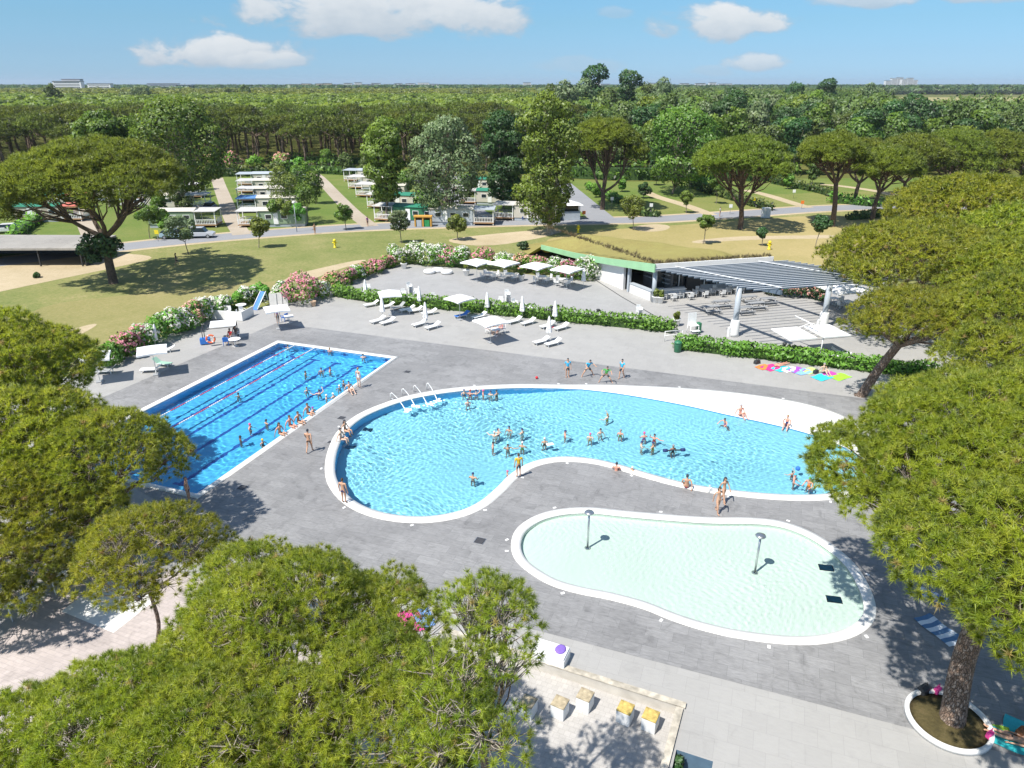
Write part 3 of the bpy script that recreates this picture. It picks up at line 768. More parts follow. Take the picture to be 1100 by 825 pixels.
# ================================================================ BROADLEAF TREES
def px_broad(name, label, base, u0, u1, vt, vb, kind, seed, nl=26, nleaf=11000, size=0.42, lrk=0.34, r0=0.3, fork_k=0.75, m=5, group=None, bark=None, flat=0.55, shape=1.0):
    b = G(*base); dep = b.y
    pa, pb = GY(u0, (vt + vb) / 2, dep), GY(u1, (vt + vb) / 2, dep)
    zt, zb = GY(base[0], vt, dep).z, max(0.6, GY(base[0], vb, dep).z)
    rx = (pb.x - pa.x) / 2; rz = (zt - zb) / 2; c = ((pa.x + pb.x) / 2, dep, (zt + zb) / 2)
    rng = np.random.default_rng(seed + 900)
    lb = ell_lobes(rng, c, rx, rz, nl, max(min(rx, rz) * lrk * 1.25, 0.2), shape=shape)
    return broad_tree(name, label, (b.x, b.y, 0), lb, (b.x + (c[0] - b.x) * 0.4, dep, max(zb * fork_k, 0.5)), r0, nleaf, size, seed, BROAD[kind], m=m, group=group, bark=bark, flat=flat)
px_broad('maple_tree', 'big dark green leafy tree behind the lawn pine', (195, 228), 142, 242, 106, 204, 'fresh', 51, nl=60, nleaf=52000, size=0.30)
px_broad('maple_tree', 'round fresh green tree left of the big dark leafy tree', (118, 222), 78, 150, 120, 175, 'fresh', 52, nl=36, nleaf=28000, size=0.30)
px_broad('poplar_tree', 'yellow green poplar standing by the white caravan porches', (415, 238), 389, 438, 126, 216, 'poplar', 53, nl=44, nleaf=26000, size=0.25, r0=0.28)
px_broad('willow_tree', 'wide grey green tree right of the yellow green poplar', (487, 238), 437, 518, 128, 228, 'grey', 54, nl=60, nleaf=40000, size=0.26, r0=0.35)
px_broad('oak_tree', 'dark green tree between the grey green and the tall olive tree', (541, 226), 514, 566, 118, 218, 'dark', 55, nl=40, nleaf=28000, size=0.28)
px_broad('eucalyptus_tree', 'very tall olive green tree beside the road behind the green roofed bar', (592, 251), 547, 627, 100, 240, 'olive', 56, nl=62, nleaf=56000, size=0.22, lrk=0.27, r0=0.6, flat=0.8, bark=mat('pale bark', (0.34, 0.29, 0.23), 0.9, 0.3, 3.0, bump=.6))
px_broad('plane_tree', 'big bright green tree on the lawn behind the forked road pine', (722, 208), 688, 776, 114, 198, 'fresh', 57, nl=50, nleaf=42000, size=0.32)
SAP = [((203, 273), 170, 216, 232, 258, 'grey', 'small grey green sapling with two thin trunks in front of the parked cars', 2),
 ((278, 266), 267, 291, 233, 254, 'fresh', 'small round sapling on the dry lawn below the gravel driveway', 1),
 ((161, 256), 143, 178, 217, 240, 'fresh', 'small round tree on the camp lawn left of the parked cars', 1),
 ((312, 238), 284, 322, 178, 222, 'fresh', 'taller leafy tree behind the row of white porches', 1),
 ((331, 241), 312, 343, 196, 222, 'fresh', 'small tree on the lawn right of the white porch row', 1),
 ((308, 243), 292, 320, 212, 232, 'fresh', 'small tree hiding the end caravan of the porch row', 1),
 ((372, 247), 357, 381, 219, 238, 'fresh', 'small sapling at the edge of the second gravel driveway', 1),
 ((431, 261), 416, 441, 226, 248, 'grey', 'small sapling on the lawn above the flower hedge corner', 1),
 ((492, 258), 478, 503, 231, 249, 'poplar', 'small light green sapling below the grey green tree', 1),
 ((680, 247), 665, 694, 210, 234, 'fresh', 'small round sapling on the verge behind the grass roof', 1),
 ((755, 262), 747, 773, 231, 246, 'fresh', 'thin leaning sapling at the edge of the grass roof', 1),
 ((737, 229), 729, 745, 205, 220, 'fresh', 'small sapling at the far side of the road', 1),
 ((769, 219), 762, 779, 191, 205, 'fresh', 'small tree on the far lawn left of the forked pine', 1),
 ((819, 264), 813, 826, 244, 256, 'dark', 'tiny bushy sapling beside the yellow hydrant', 1),
 ((876, 268), 872, 894, 231, 250, 'dark', 'dark leafy sapling right of the yellow hydrant', 1),
 ((559, 226), 549, 569, 210, 222, 'poplar', 'small bright sapling beside the caravan under the tall tree', 1),
 ((691, 213), 684, 701, 196, 210, 'dark', 'small dark round tree on the far lawn', 1)]
for i, (b, u0, u1, vt, vb, kd, lab, nt_) in enumerate(SAP):
    t = px_broad('sapling', lab, b, u0, u1, vt, vb, 'poplar' if kd == 'fresh' and i % 2 else kd, 70 + i, nl=20, nleaf=5200, size=0.15, r0=0.08, fork_k=0.9, m=4, lrk=0.34)
# ivy round the lawn pine
def foliage(name, lb, n, size, seed, mt, parent=None, lo=-0.6):
    rng = np.random.default_rng(seed)
    P, A, k = lobe_points(rng, lb, n, lo=lo, inner=0.45)
    v, f = leaves(rng, P, A, size)
    me = np_mesh(name, v, f, attr=tint_of(rng, k, len(lb), len(P)), shoot=shoots(v, f, A, 1)); me.materials.append(mt)
    return link(name, me, None, parent)
b = G(122, 304); rng = np.random.default_rng(8)
pn = [o for o in C.objects if o.get('label', '').startswith('large umbrella pine alone')][0]
lb = [(q.x - b.x, q.y - b.y - 0.3, q.z, 1.0, 0.9, 0.9) for q in (GY(92, 268, b.y), GY(101, 276, b.y), GY(108, 264, b.y), GY(118, 270, b.y), GY(97, 258, b.y), GY(112, 258, b.y), GY(124, 263, b.y))]
foliage('ivy', lb, 2600, 0.2, 5, BROAD['dark'], pn)
# ================================================================ PINE WOOD AND WOODLAND
def variants_pine(k):
    out = []
    for i in range(k):
        rng = np.random.default_rng(300 + i)
        h = rng.uniform(12.5, 14.5); r = rng.uniform(5.4, 8.4)
        lb = np.array(dome_lobes(rng, (0, 0), r, h - 3.4, h, lr=r * 0.27, flat=0.58))
        mb = MB(); limbs(rng, mb, (0, 0, -0.2), (rng.normal(0, .4), rng.normal(0, .4), h - 5.6), lb, 0.42, m=5, n=6, sub=False)
        P, A, kk = lobe_points(rng, lb, 4200, lo=-0.2)
        v, f = needles(rng, P, unit(A + np.array([0, 0, 0.6])), 3, 0.7, 0.22)
        cm = np_mesh('crown', v, f, attr=np.repeat(tint_of(rng, kk, len(lb), len(P)), 3), shoot=shoots(v, f, A, 3)); cm.materials.append(M_pinefar)
        tm = mb.mesh('trunk'); tm.materials.append(M_bark)
        out.append((tm, cm))
    return out
def variants_broad(k, kind, h0, h1, r0_, r1, size, n, seed, nl=18):
    out = []
    for i in range(k):
        rng = np.random.default_rng(seed + i)
        h = rng.uniform(h0, h1); r = rng.uniform(r0_, r1)
        lb = np.array(ell_lobes(rng, (0, 0, h * 0.56), r, h * 0.44, nl, r * 0.42))
        mb = MB(); limbs(rng, mb, (0, 0, -0.2), (0, 0, h * 0.3), lb, 0.3, m=4, n=6, sub=False)
        P, A, kk = lobe_points(rng, lb, n, lo=-0.7, inner=0.4)
        v, f = leaves(rng, P, A, size)
        cm = np_mesh('crown', v, f, attr=tint_of(rng, kk, len(lb), len(P)), shoot=shoots(v, f, A, 1)); cm.materials.append(BROAD[kind])
        tm = mb.mesh('trunk'); tm.materials.append(M_greybark)
        out.append((tm, cm))
    return out
def plant(name, label, group, var, x, y, rz, s):
    t = thing(name, label, 'tree', (x, y, 0), rz, group); t.scale = (s, s, s * random.uniform(0.92, 1.08))
    link('trunk', var[0], None, t); link('crown', var[1], None, t)
    return t
random.seed(4)
VP = variants_pine(6)
VB = variants_broad(6, 'wood', 13, 18, 4.2, 6.8, 0.42, 6500, 400, nl=26)
VF = variants_broad(2, 'fresh', 12, 16, 4, 6, 0.42, 6000, 420, nl=24)
VO = variants_broad(2, 'olive', 11, 14, 4, 6, 0.42, 6000, 440, nl=24)
VG = variants_broad(2, 'grey', 12, 16, 4.2, 6, 0.42, 6000, 460, nl=24)
VD = variants_broad(2, 'dark', 13, 18, 4.2, 6, 0.42, 6000, 480, nl=24)
def front(u):   # pixel row of the wood's front edge
    return np.interp(u, [-300, 0, 120, 240, 330, 450, 560, 640, 700, 800, 900, 1000, 1100, 1400], [183, 183, 180, 178, 180, 184, 190, 190, 193, 190, 188, 188, 190, 190])
cells = []
y = 165.0
while y < 720:
    sp = 9.4 if y < 330 else 9.8
    x = -0.80 * y - 20
    while x < 0.80 * y + 20:
        px_, py_ = x + random.uniform(-2.6, 2.6), y + random.uniform(-2.6, 2.6)
        u = 550 + FPX * px_ / (CP * py_ + H * SP)
        v = 412.5 - FPX * (py_ * SP - H * CP) / (CP * py_ + H * SP)
        if v < front(u) and not (u > 900 and py_ > 430 and u > 900 + (700 - py_) * 0.25): cells.append((px_, py_, u))
        x += sp
    y += sp * 0.9
pine_cells = []; broad_cells = []
for x, y, u in cells:
    lim = 575 + 30 * math.sin(y * 0.02)
    (pine_cells if (u < lim or (u < lim + 60 and random.random() < 0.4)) else broad_cells).append((x, y, u))
pine_cells.sort(key=lambda c: c[1] + 0.02 * abs(c[0])); broad_cells.sort(key=lambda c: c[1])
for x, y, u in pine_cells[:280]:
    plant('umbrella_pine', 'flat topped umbrella pine in the dense pine wood behind the campsite', 'pines of the wood behind the campsite', random.choice(VP), x, y, random.uniform(0, 6.28), random.uniform(0.8, 1.12))
WB = [('woodland_tree', 'dull green leafy tree in the mixed wood on the right', VB, 0.45), ('woodland_tree', 'bright green leafy tree in the mixed wood on the right', VF, 0.18),
      ('woodland_tree', 'olive green leafy tree in the mixed wood on the right', VO, 0.12), ('woodland_tree', 'grey green leafy tree in the mixed wood on the right', VG, 0.1), ('woodland_tree', 'very dark green leafy tree in the mixed wood on the right', VD, 0.15)]
for x, y, u in broad_cells[:260]:
    q = random.random(); acc = 0
    for nm_, lab, vs, w in WB:
        acc += w
        if q <= acc: break
    plant(nm_, lab, lab.split(' leafy')[0] + ' trees of the mixed wood', random.choice(vs), x, y, random.uniform(0, 6.28), random.uniform(0.5, 0.95) if y < 195 else random.uniform(0.62, 1.12))
def merged(name, label, cells, tri_n, rr, hh, size, mt, seed, flat_top, zc=None):
    """far wood: many small crowns in one mesh"""
    rng = np.random.default_rng(seed); n = len(cells)
    c = np.array([(x, y) for x, y, _ in cells]); k = np.repeat(np.arange(n), tri_n); m_ = len(k)
    r = rng.uniform(rr[0], rr[1], n)[k]; h = rng.uniform(hh[0], hh[1], n)[k]
    z = rng.uniform(-0.15 if flat_top else -0.8, 1, m_); hz = np.sqrt(np.maximum(0, 1 - z * z)); ph = rng.uniform(0, 6.283, m_)
    d = np.column_stack([hz * np.cos(ph), hz * np.sin(ph), z]); sh = 1 - 0.22 * rng.random(m_) + 0.12 * np.sin(d[:, 0] * 6 + k) * np.sin(d[:, 1] * 6 + 2 * k)
    ht = h * (0.20 if flat_top else 0.48)
    P = np.column_stack([c[k, 0], c[k, 1], h - ht]) + d * np.column_stack([r, r, ht]) * sh[:, None]
    v, f = leaves(rng, P, d, size, 0.5)
    base = rng.uniform(0.12, 0.8, n)[k] + rng.normal(0, 0.08, m_)
    me = np_mesh(name, v, f, attr=np.clip(base, 0, 1), shoot=shoots(v, f, d, 1, 0.8)); me.materials.append(mt)
    o = link(name, me); tag(o, label, 'wood', kind='stuff')
    return o
merged('pine_wood', 'wide canopy of distant umbrella pines reaching towards the horizon', pine_cells[280:], 230, (4.8, 8.2), (10.8, 15.2), 0.85, M_pinefar, 7, True)
merged('woodland', 'mixed leafy woodland stretching away on the right', broad_cells[260:], 210, (4.2, 7.8), (8.5, 18.5), 0.9, BROAD['wood'], 8, False)
fc = []; fb = []
y = 720.0
while y < 5200:
    sp = 11 + (y - 720) * 0.016
    x = -0.85 * y
    while x < 0.85 * y:
        xx, yy = x + random.uniform(-.4, .4) * sp, y + random.uniform(-.4, .4) * sp
        u = 550 + FPX * xx / (CP * yy)
        if not (u > 930 + 60 * math.sin(yy * 0.01) * 0 and yy < 1650 and u > 930 + (yy - 720) * 0.04):
            (fb if u > 600 + 50 * math.sin(yy * .01) else fc).append((xx, yy, u))
        x += sp
    y += sp * 0.85
merged('far_pine_wood', 'farthest pines merging into a green line under the horizon', [c for c in fc if c[1] < 1700], 90, (6, 10), (10.5, 15), 1.6, M_pinefar, 9, True)
merged('far_woodland', 'farthest leafy wood under the horizon on the right', [c for c in fb if c[1] < 1700], 90, (6, 10), (9, 17), 1.6, BROAD['wood'], 10, False)
merged('horizon_woodland', 'thin dark line of woodland on the horizon', [c for c in fb + fc if c[1] >= 1700], 46, (18, 30), (11, 18), 5.5, BROAD['dark'], 11, False)
# taller trees breaking the skyline
for i, (u, v, dep, sc_, k, lab) in enumerate([(147, 81, 620, 1.9, VG, 'tall round tree breaking the skyline on the left'), (640, 78, 420, 1.30, VD, 'tall dark tree on the skyline right of the tall olive tree'), (590, 82, 430, 1.25, VG, 'tall pale tree on the skyline behind the tall olive tree'),
        (676, 84, 420, 1.2, VD, 'broad dark tree on the skyline, right of its taller twin'), (655, 90, 380, 1.2, VB, 'skyline tree between two darker tall trees'), (935, 104, 210, 1.2, VF, 'tall bright green crown above the right hand wood'), (500, 88, 700, 1.35, VG, 'thin tree standing above the pine canopy'), (262, 90, 800, 1.4, VB, 'small dark tree standing above the pine canopy on the left'),
        (880, 93, 480, 1.2, VB, 'rounded tree at the skyline above the right hand wood'), (800, 96, 430, 1.2, VO, 'olive tree at the skyline above the right hand wood')]):
    p = GY(u, v, dep); plant('tall_tree', lab, None, k[i % 2], p.x, p.y, i * 1.3, p.z / 16.0)

random.seed(21)
for i in range(34):
    u = random.choice([random.uniform(568, 612), random.uniform(618, 712), random.uniform(618, 712), random.uniform(730, 1000), random.uniform(730, 1000), random.uniform(470, 560), random.uniform(225, 330), random.uniform(0, 140)])
    lo = 84 if 560 < u < 720 else 90 if u > 700 else 92
    v = random.uniform(lo, lo + 8); dep = random.uniform(300, 560) if u > 560 else random.uniform(500, 800); p = GY(u, v, dep)
    if p.z < 8: continue
    vs = random.choice([VB, VD, VB, VG, VO] if u > 560 else [VB, VG])
    plant('tall_tree', 'tall leafy tree rising above its neighbours at the skyline', 'taller trees rising out of the distant woods', random.choice(vs), p.x, p.y, random.uniform(0, 6), p.z / 15.5)
SC = [(296, 243, 'fresh', 4.5), (322, 243, 'hedge', 4), (198, 236, 'wood', 6), (178, 249, 'hedge', 3.5), (408, 226, 'wood', 5), (470, 240, 'hedge', 4), (318, 226, 'fresh', 7), (340, 219, 'fresh', 6.5), (303, 207, 'wood', 7), (322, 208, 'fresh', 7.5), (172, 236, 'fresh', 5), (168, 220, 'wood', 7), (205, 205, 'wood', 8), (438, 212, 'fresh', 6), (452, 228, 'hedge', 4), (463, 214, 'wood', 7), (505, 216, 'fresh', 6), (548, 214, 'wood', 7), (566, 222, 'hedge', 4), (30, 226, 'fresh', 6), (8, 232, 'wood', 7), (75, 214, 'wood', 8), (395, 192, 'wood', 6), (372, 190, 'wood', 6), (352, 184, 'fresh', 6), (640, 212, 'hedge', 3), (668, 206, 'hedge', 3.5), (705, 199, 'fresh', 5), (752, 200, 'wood', 6), (846, 203, 'hedge', 3.5), (872, 198, 'wood', 6)]
WHERE = ['hiding the end of the nearest porch caravan', 'at the road end of the porch row', 'between the two left porch caravans', 'beside the pale blue parked car', 'in front of the second green roofed caravan', 'in front of the grey walled caravan', 'right of the nearest porch caravan', 'at the lawn end of the porch row', 'behind the third porch caravan', 'behind the second porch caravan', 'left of the caravan by the silver car', 'behind the sapling left of the cars', 'under the big dark leafy tree', 'left of the wide grey green tree', 'beside the green roofed caravan', 'behind the green roofed caravan', 'left of the caravan with wooden porch', 'behind the cream caravan', 'beside the cream caravan under the tall tree', 'left of the beige caravan', 'at the left edge of the campsite', 'behind the beige caravan', 'at the far end of the second driveway, right one', 'at the far end of the second driveway, left one', 'behind the parked dark cars', 'beside the tall forked pine', 'behind the hedge by the forked pine', 'behind the dark round tree on the lawn', 'at the far end of the long clipped hedge', 'in front of the hedge screen', 'at the right end of the hedge screen']
for i, ((u, v, kd, h), w_) in enumerate(zip(SC, WHERE)):
    b = G(u, v); rng = np.random.default_rng(1200 + i); lb = ell_lobes(rng, (b.x, b.y, h * 0.58), h * 0.36, h * 0.40, 14, h * 0.17)
    broad_tree('garden_tree', 'small leafy tree ' + w_, (b.x, b.y, 0), lb, (b.x, b.y, h * 0.25), 0.1, 4200, 0.21, 1300 + i, BROAD[kd], m=4)
# ================================================================ LAWNS, ROADS, TRACKS
def S(name, poly, z, m, holes=()): return tag(sheet(name, ccw([Vector((p[0], p[1])) for p in poly]), holes, z, m), kind='structure')
DH = offset(DECK, 0.6)
ROAD_PX = [(-150, 297), (0, 281.5), (120, 266.5), (200, 258), (260, 252.8), (330, 247.5), (400, 243.5), (470, 241), (560, 238.5), (640, 237), (700, 235.5), (760, 232), (820, 228), (870, 224.5), (920, 222.5), (975, 221), (1040, 222), (1100, 226), (1250, 236)]
ROAD = catmull(PX(ROAD_PX), 4)
S('dry_lawn', [(-260, -20), (-260, 119)] + [(p.x, p.y) for p in ROAD if p.x > -80] + [(260, 135), (260, -20)], -0.022, M_dry, [DH])
top = [GY(u, front(u) + 2, 230) for u in (-300, 1400)]
camp = [G(u, front(u) + 3).to_2d() for u in range(1160, -110, -60)]
S('camp_lawn', [(p.x, p.y) for p in ROAD] + [tuple(p) for p in camp], -0.020, M_lawn)
M_lawn2 = ground_mat('drying lawn', [(0.32, (0.10, 0.145, 0.03)), (0.48, (0.16, 0.185, 0.05)), (0.60, (0.235, 0.225, 0.08)), (0.72, (0.30, 0.26, 0.11))])
S('drying_lawn', PX([(640, 236), (700, 234), (760, 230), (830, 225), (920, 219), (1000, 216), (1000, 203), (880, 207), (780, 210), (700, 216), (655, 222)]), -0.0188, M_lawn2)
M_straw = ground_mat('straw coloured dry grass', [(0.32, (0.20, 0.185, 0.07)), (0.45, (0.29, 0.25, 0.10)), (0.58, (0.37, 0.30, 0.14)), (0.70, (0.44, 0.36, 0.20))])
S('parched_lawn', chaikin(PX([(575, 262), (610, 250), (690, 244), (780, 238), (870, 231), (950, 233), (1010, 240), (960, 300), (860, 300), (760, 290), (640, 275)]), 2), -0.0205, M_straw)
S('parched_lawn', chaikin(PX([(20, 330), (140, 316), (300, 300), (330, 306), (200, 345), (90, 380), (10, 395)]), 2), -0.0207, ground_mat('thin dry grass', [(0.30, (0.13, 0.145, 0.04)), (0.43, (0.20, 0.195, 0.07)), (0.54, (0.26, 0.235, 0.10)), (0.66, (0.33, 0.275, 0.14))]))
S('road_verge', strip(ROAD, 8.0), -0.0145, M_sand)
S('road', strip(ROAD, 5.6), -0.010, M_asphalt)
def track(name, px, w, m, z): S(name, strip(catmull(PX(px), 4), w), z, m)
track('side_road', [(528, 239), (512, 230), (495, 218), (472, 203), (455, 193)], 5.0, M_asphalt, -0.0065)
track('side_road', [(648, 236), (634, 224), (618, 210), (603, 197)], 4.8, M_asphalt, -0.0065)
track('driveway', [(260, 252), (250, 236), (243, 218), (236, 200), (233, 191)], 2.9, M_gravel, -0.006)
track('driveway', [(398, 243), (380, 229), (360, 209), (344, 192), (336, 186)], 2.9, M_gravel, -0.006)
track('driveway', [(108, 268), (97, 250), (90, 233), (87, 220)], 2.9, M_gravel, -0.006)
track('footpath', [(764, 231), (738, 221), (705, 211), (690, 204)], 2.6, M_sand, -0.006)
track('footpath', [(868, 223), (845, 216), (822, 209), (800, 204)], 2.6, M_sand, -0.006)
track('footpath', [(985, 218), (950, 207), (905, 200), (880, 198)], 2.6, M_sand, -0.006)
S('sandy_ground', chaikin(PX([(-140, 345), (0, 313), (62, 300), (130, 286), (175, 275), (112, 271), (40, 278), (-140, 298)]), 2), -0.0165, M_sand)
for k, pl in enumerate(([(296, 305), (318, 294), (352, 286), (384, 279), (398, 279), (360, 290), (328, 303)], [(470, 258), (520, 252), (585, 246), (610, 247), (585, 255), (520, 266)],
           [(675, 244), (700, 240), (722, 242), (715, 248), (690, 249)], [(738, 259), (790, 253.5), (850, 253), (900, 252), (900, 256), (840, 256.5), (780, 258.5), (752, 262)], [(20, 372), (70, 355), (110, 345), (90, 358), (40, 378)])):
    S('bare_earth', chaikin(PX(pl), 2), -0.0185 + 0.0003 * k, M_sand)
S('stubble_field', PX([(955, 116), (1010, 113), (1150, 114), (1150, 104.5), (960, 104.5)]), -0.012, M_field)
M_terr = tile_mat('grey terrace paving', (0.335, 0.332, 0.328), (0.27, 0.268, 0.262), TILE_ROT, 0.9, 0.9, 0.6, 0.03, 0.07, 0.05)
S('upper_terrace', PX([(366, 314), (432, 286), (520, 293), (640, 305), (668, 319), (708, 342), (722, 352), (660, 346), (560, 337), (470, 329), (400, 321)]), 0.004, M_terr)
# pink paving, terrace and stairwell in the foreground
PINK = ccw(PX([(-40, 720), (66, 628), (122, 596), (330, 655), (420, 700), (330, 900), (-160, 900)]))
S('pink_pavement', PINK, 0.008, M_pink)
o = S('white_slab', PX([(66, 657), (112, 622), (172, 641), (122, 680)]), 0.014, M_white_stone)
M_brickpave = tile_mat('pale brick paving', (0.43, 0.41, 0.385), (0.33, 0.31, 0.29), -math.atan2(td.y, td.x), 0.24, 0.24, 0.8, 0.06, 0.10, 0.08)
S('terrace_floor', TERR, -0.40, M_brickpave)
M_wallkerb = mat('pale rendered kerb', (0.50, 0.47, 0.42), 0.85, 0.12, 2.0, bump=0.2)
M_kerb = mat('lichen stained stone', (0.44, 0.40, 0.33), 0.9, 0.35, 3.0, bump=0.6)
tw = thing('terrace_wall', 'low lichen stained parapet wall round the sunken brick paved terrace', 'wall', (TC.x, TC.y, 0))
def wseg(a, b, w, z0, z1):
    a = Vector(a) - TC; b = Vector(b) - TC; t = (b - a).normalized(); n = Vector((-t.y, t.x)) * w / 2
    m_ = MB(); m_.prism([a + n, b + n, b - n, a - n] if area([a + n, b + n, b - n, a - n]) > 0 else [a - n, b - n, b + n, a + n], z0, z1); return m_
wseg(TC - td * 10.5, TC + td * 0.17, 0.24, -0.42, 0.06).build('wall', M_wallkerb, tw)
wseg(TC - td * 10.6, TC + td * 0.20, 0.28, 0.063, 0.11).build('coping', M_kerb, tw)
wseg(TC + tn * 0.16, TC + tn * 8.5, 0.24, -0.42, 0.06).build('wall', M_wallkerb, tw)
wseg(TC + tn * 0.19, TC + tn * 8.6, 0.28, 0.063, 0.11).build('coping', M_kerb, tw)
wseg(TC - td * 10.5 + tn * 0.12, TC - td * 10.5 + tn * 8.5, 0.24, -0.42, 0.06).build('wall', M_wallkerb, tw)
wseg(TC - td * 10.38 + tn * 8.5, TC - td * 0.0 + tn * 8.5, 0.22, -0.42, 0.055).build('wall', M_wallkerb, tw)
M_stairw = mat('shade blue wall', (0.10, 0.17, 0.24), 0.7, 0.15, 2.0)  # bluish tint of the pit's shade put into the wall colour
pit = thing('stairwell', 'dark shaded stairwell cut into the deck beside the terrace wall', 'stairwell', (s0.x, s0.y, 0))
q = [Vector(p) - s0 for p in STAIR]
mb = MB()
for i in range(4):
    a, b = q[i], q[(i + 1) % 4]
    mb.add([(a.x, a.y, 0.0), (b.x, b.y, 0.0), (b.x, b.y, -2.2), (a.x, a.y, -2.2)], [(0, 1, 2, 3)])
mb.build('wall', M_stairw, pit)
mb = MB(); mb.add([(p.x, p.y, -2.2) for p in q], [(0, 1, 2, 3)]); mb.build('floor', M_concrete, pit)
mb = MB(); a, b = q[0], q[1]
for i in range(4):
    mb.box((sd.x * sw * (0.3 + 0.2 * i) + sn.x * 0.7, sd.y * sw * (0.3 + 0.2 * i) + sn.y * 0.7, -2.2 + 0.2 * (i + 1) / 2), (sw * 0.19, 1.2, 0.2 * (i + 1)), math.atan2(sd.y, sd.x))
mb.build('step', M_concrete, pit)
# ================================================================ HEDGES AND FLOWERS
def band_lobes(path, w, h, step, rng, z0=0.0, jit=0.12):
    p = catmull([Vector((q[0], q[1])) for q in path], 6); out = []; acc = 0
    for i in range(len(p) - 1):
        L_ = (p[i + 1] - p[i]).length; t = (p[i + 1] - p[i]).normalized(); n = Vector((-t.y, t.x))
        while acc < L_:
            c = p[i] + t * acc
            for zz in ((0.32, 0.72) if h > 0.7 else (0.5,)):
                s = w * 0.5 * rng.uniform(0.85, 1.2)
                c2 = c + n * rng.normal(0, jit * w)
                out.append((c2.x, c2.y, z0 + h * zz + rng.normal(0, 0.05 * h), s, s, h * 0.34 * rng.uniform(0.85, 1.15)))
            acc += step * rng.uniform(0.8, 1.2)
        acc -= L_
    return out
def hedge(name, label, path, w, h, n, size, seed, mt, cat='hedge', group=None, step=None):
    rng = np.random.default_rng(seed); c = Vector((path[0][0], path[0][1], 0))
    t = thing(name, label, cat, c, 0, group)
    pl = [(p[0] - c.x, p[1] - c.y) for p in path]
    lb = band_lobes(pl, w, h, step or w * 0.42, rng)
    foliage('foliage', lb, n, size, seed, mt, t, lo=-0.75)
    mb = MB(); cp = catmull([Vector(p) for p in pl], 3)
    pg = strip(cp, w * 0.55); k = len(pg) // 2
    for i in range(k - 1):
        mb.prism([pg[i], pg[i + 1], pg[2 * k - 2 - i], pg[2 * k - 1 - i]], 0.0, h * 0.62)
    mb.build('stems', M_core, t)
    return t
HP = PX([(362, 318), (380, 321), (420, 326.5), (470, 331), (520, 336), (570, 341), (620, 346), (665, 350.5), (700, 354), (722, 356.5)])
hedge('green_hedge', 'long clipped bright green hedge between the terrace and the closed parasols', HP, 1.3, 1.35, 17000, 0.15, 61, BROAD['hedge'])
HP2 = PX([(731, 374), (760, 378), (800, 382.5), (840, 387), (880, 391.5), (920, 396.5), (960, 401), (1000, 406)])
hedge('green_hedge', 'shorter bright green hedge in front of the pergola, behind the towels', HP2, 1.3, 1.3, 13000, 0.15, 62, BROAD['hedge'])
def bush(name, label, u, v, r, h, flower, seed, nl=9, n=1700, cat='bush', group=None, size=0.15, leaf='hedge', nf=700, fs=0.13, r2=None):
    rng = np.random.default_rng(seed); b = G(u, v)
    t = thing(name, label, cat, (b.x, b.y, 0), 0, group)
    lb = ell_lobes(rng, (0, 0, h * 0.52), r, h * 0.48, nl, min(r, h) * 0.5)
    P, A, k = lobe_points(rng, lb, n, lo=-0.8, inner=0.4)
    vv, f = leaves(rng, P, A, size); vv[:, 2] = np.maximum(vv[:, 2], 0.01)
    me = np_mesh('foliage', vv, f, attr=tint_of(rng, k, len(lb), len(P)), shoot=shoots(vv, f, A, 1)); me.materials.append(BROAD[leaf]); link('foliage', me, None, t)
    if flower:
        P, A, k = lobe_points(rng, [(l[0], l[1], l[2] + .03, l[3] * 1.03, l[4] * 1.03, l[5] * 1.03) for l in lb], nf * 2, lo=-0.25, inner=0.08)
        cl = np.sin(P[:, 0] * 5.1 + seed) * np.sin(P[:, 1] * 4.7 + 1) * np.sin(P[:, 2] * 5 + 2) > -0.12
        P, A = P[cl][:nf], A[cl][:nf]
        vv, f = leaves(rng, P, A, fs, 0.7); vv[:, 2] = np.maximum(vv[:, 2], 0.02)
        me = np_mesh('blossom', vv, f, attr=rng.random(len(P)), shoot=shoots(vv, f, A, 1)); me.materials.append({'w': M_petalw, 'p': M_petalp, 's': M_petals}[flower]); link('blossom', me, None, t)
    return t
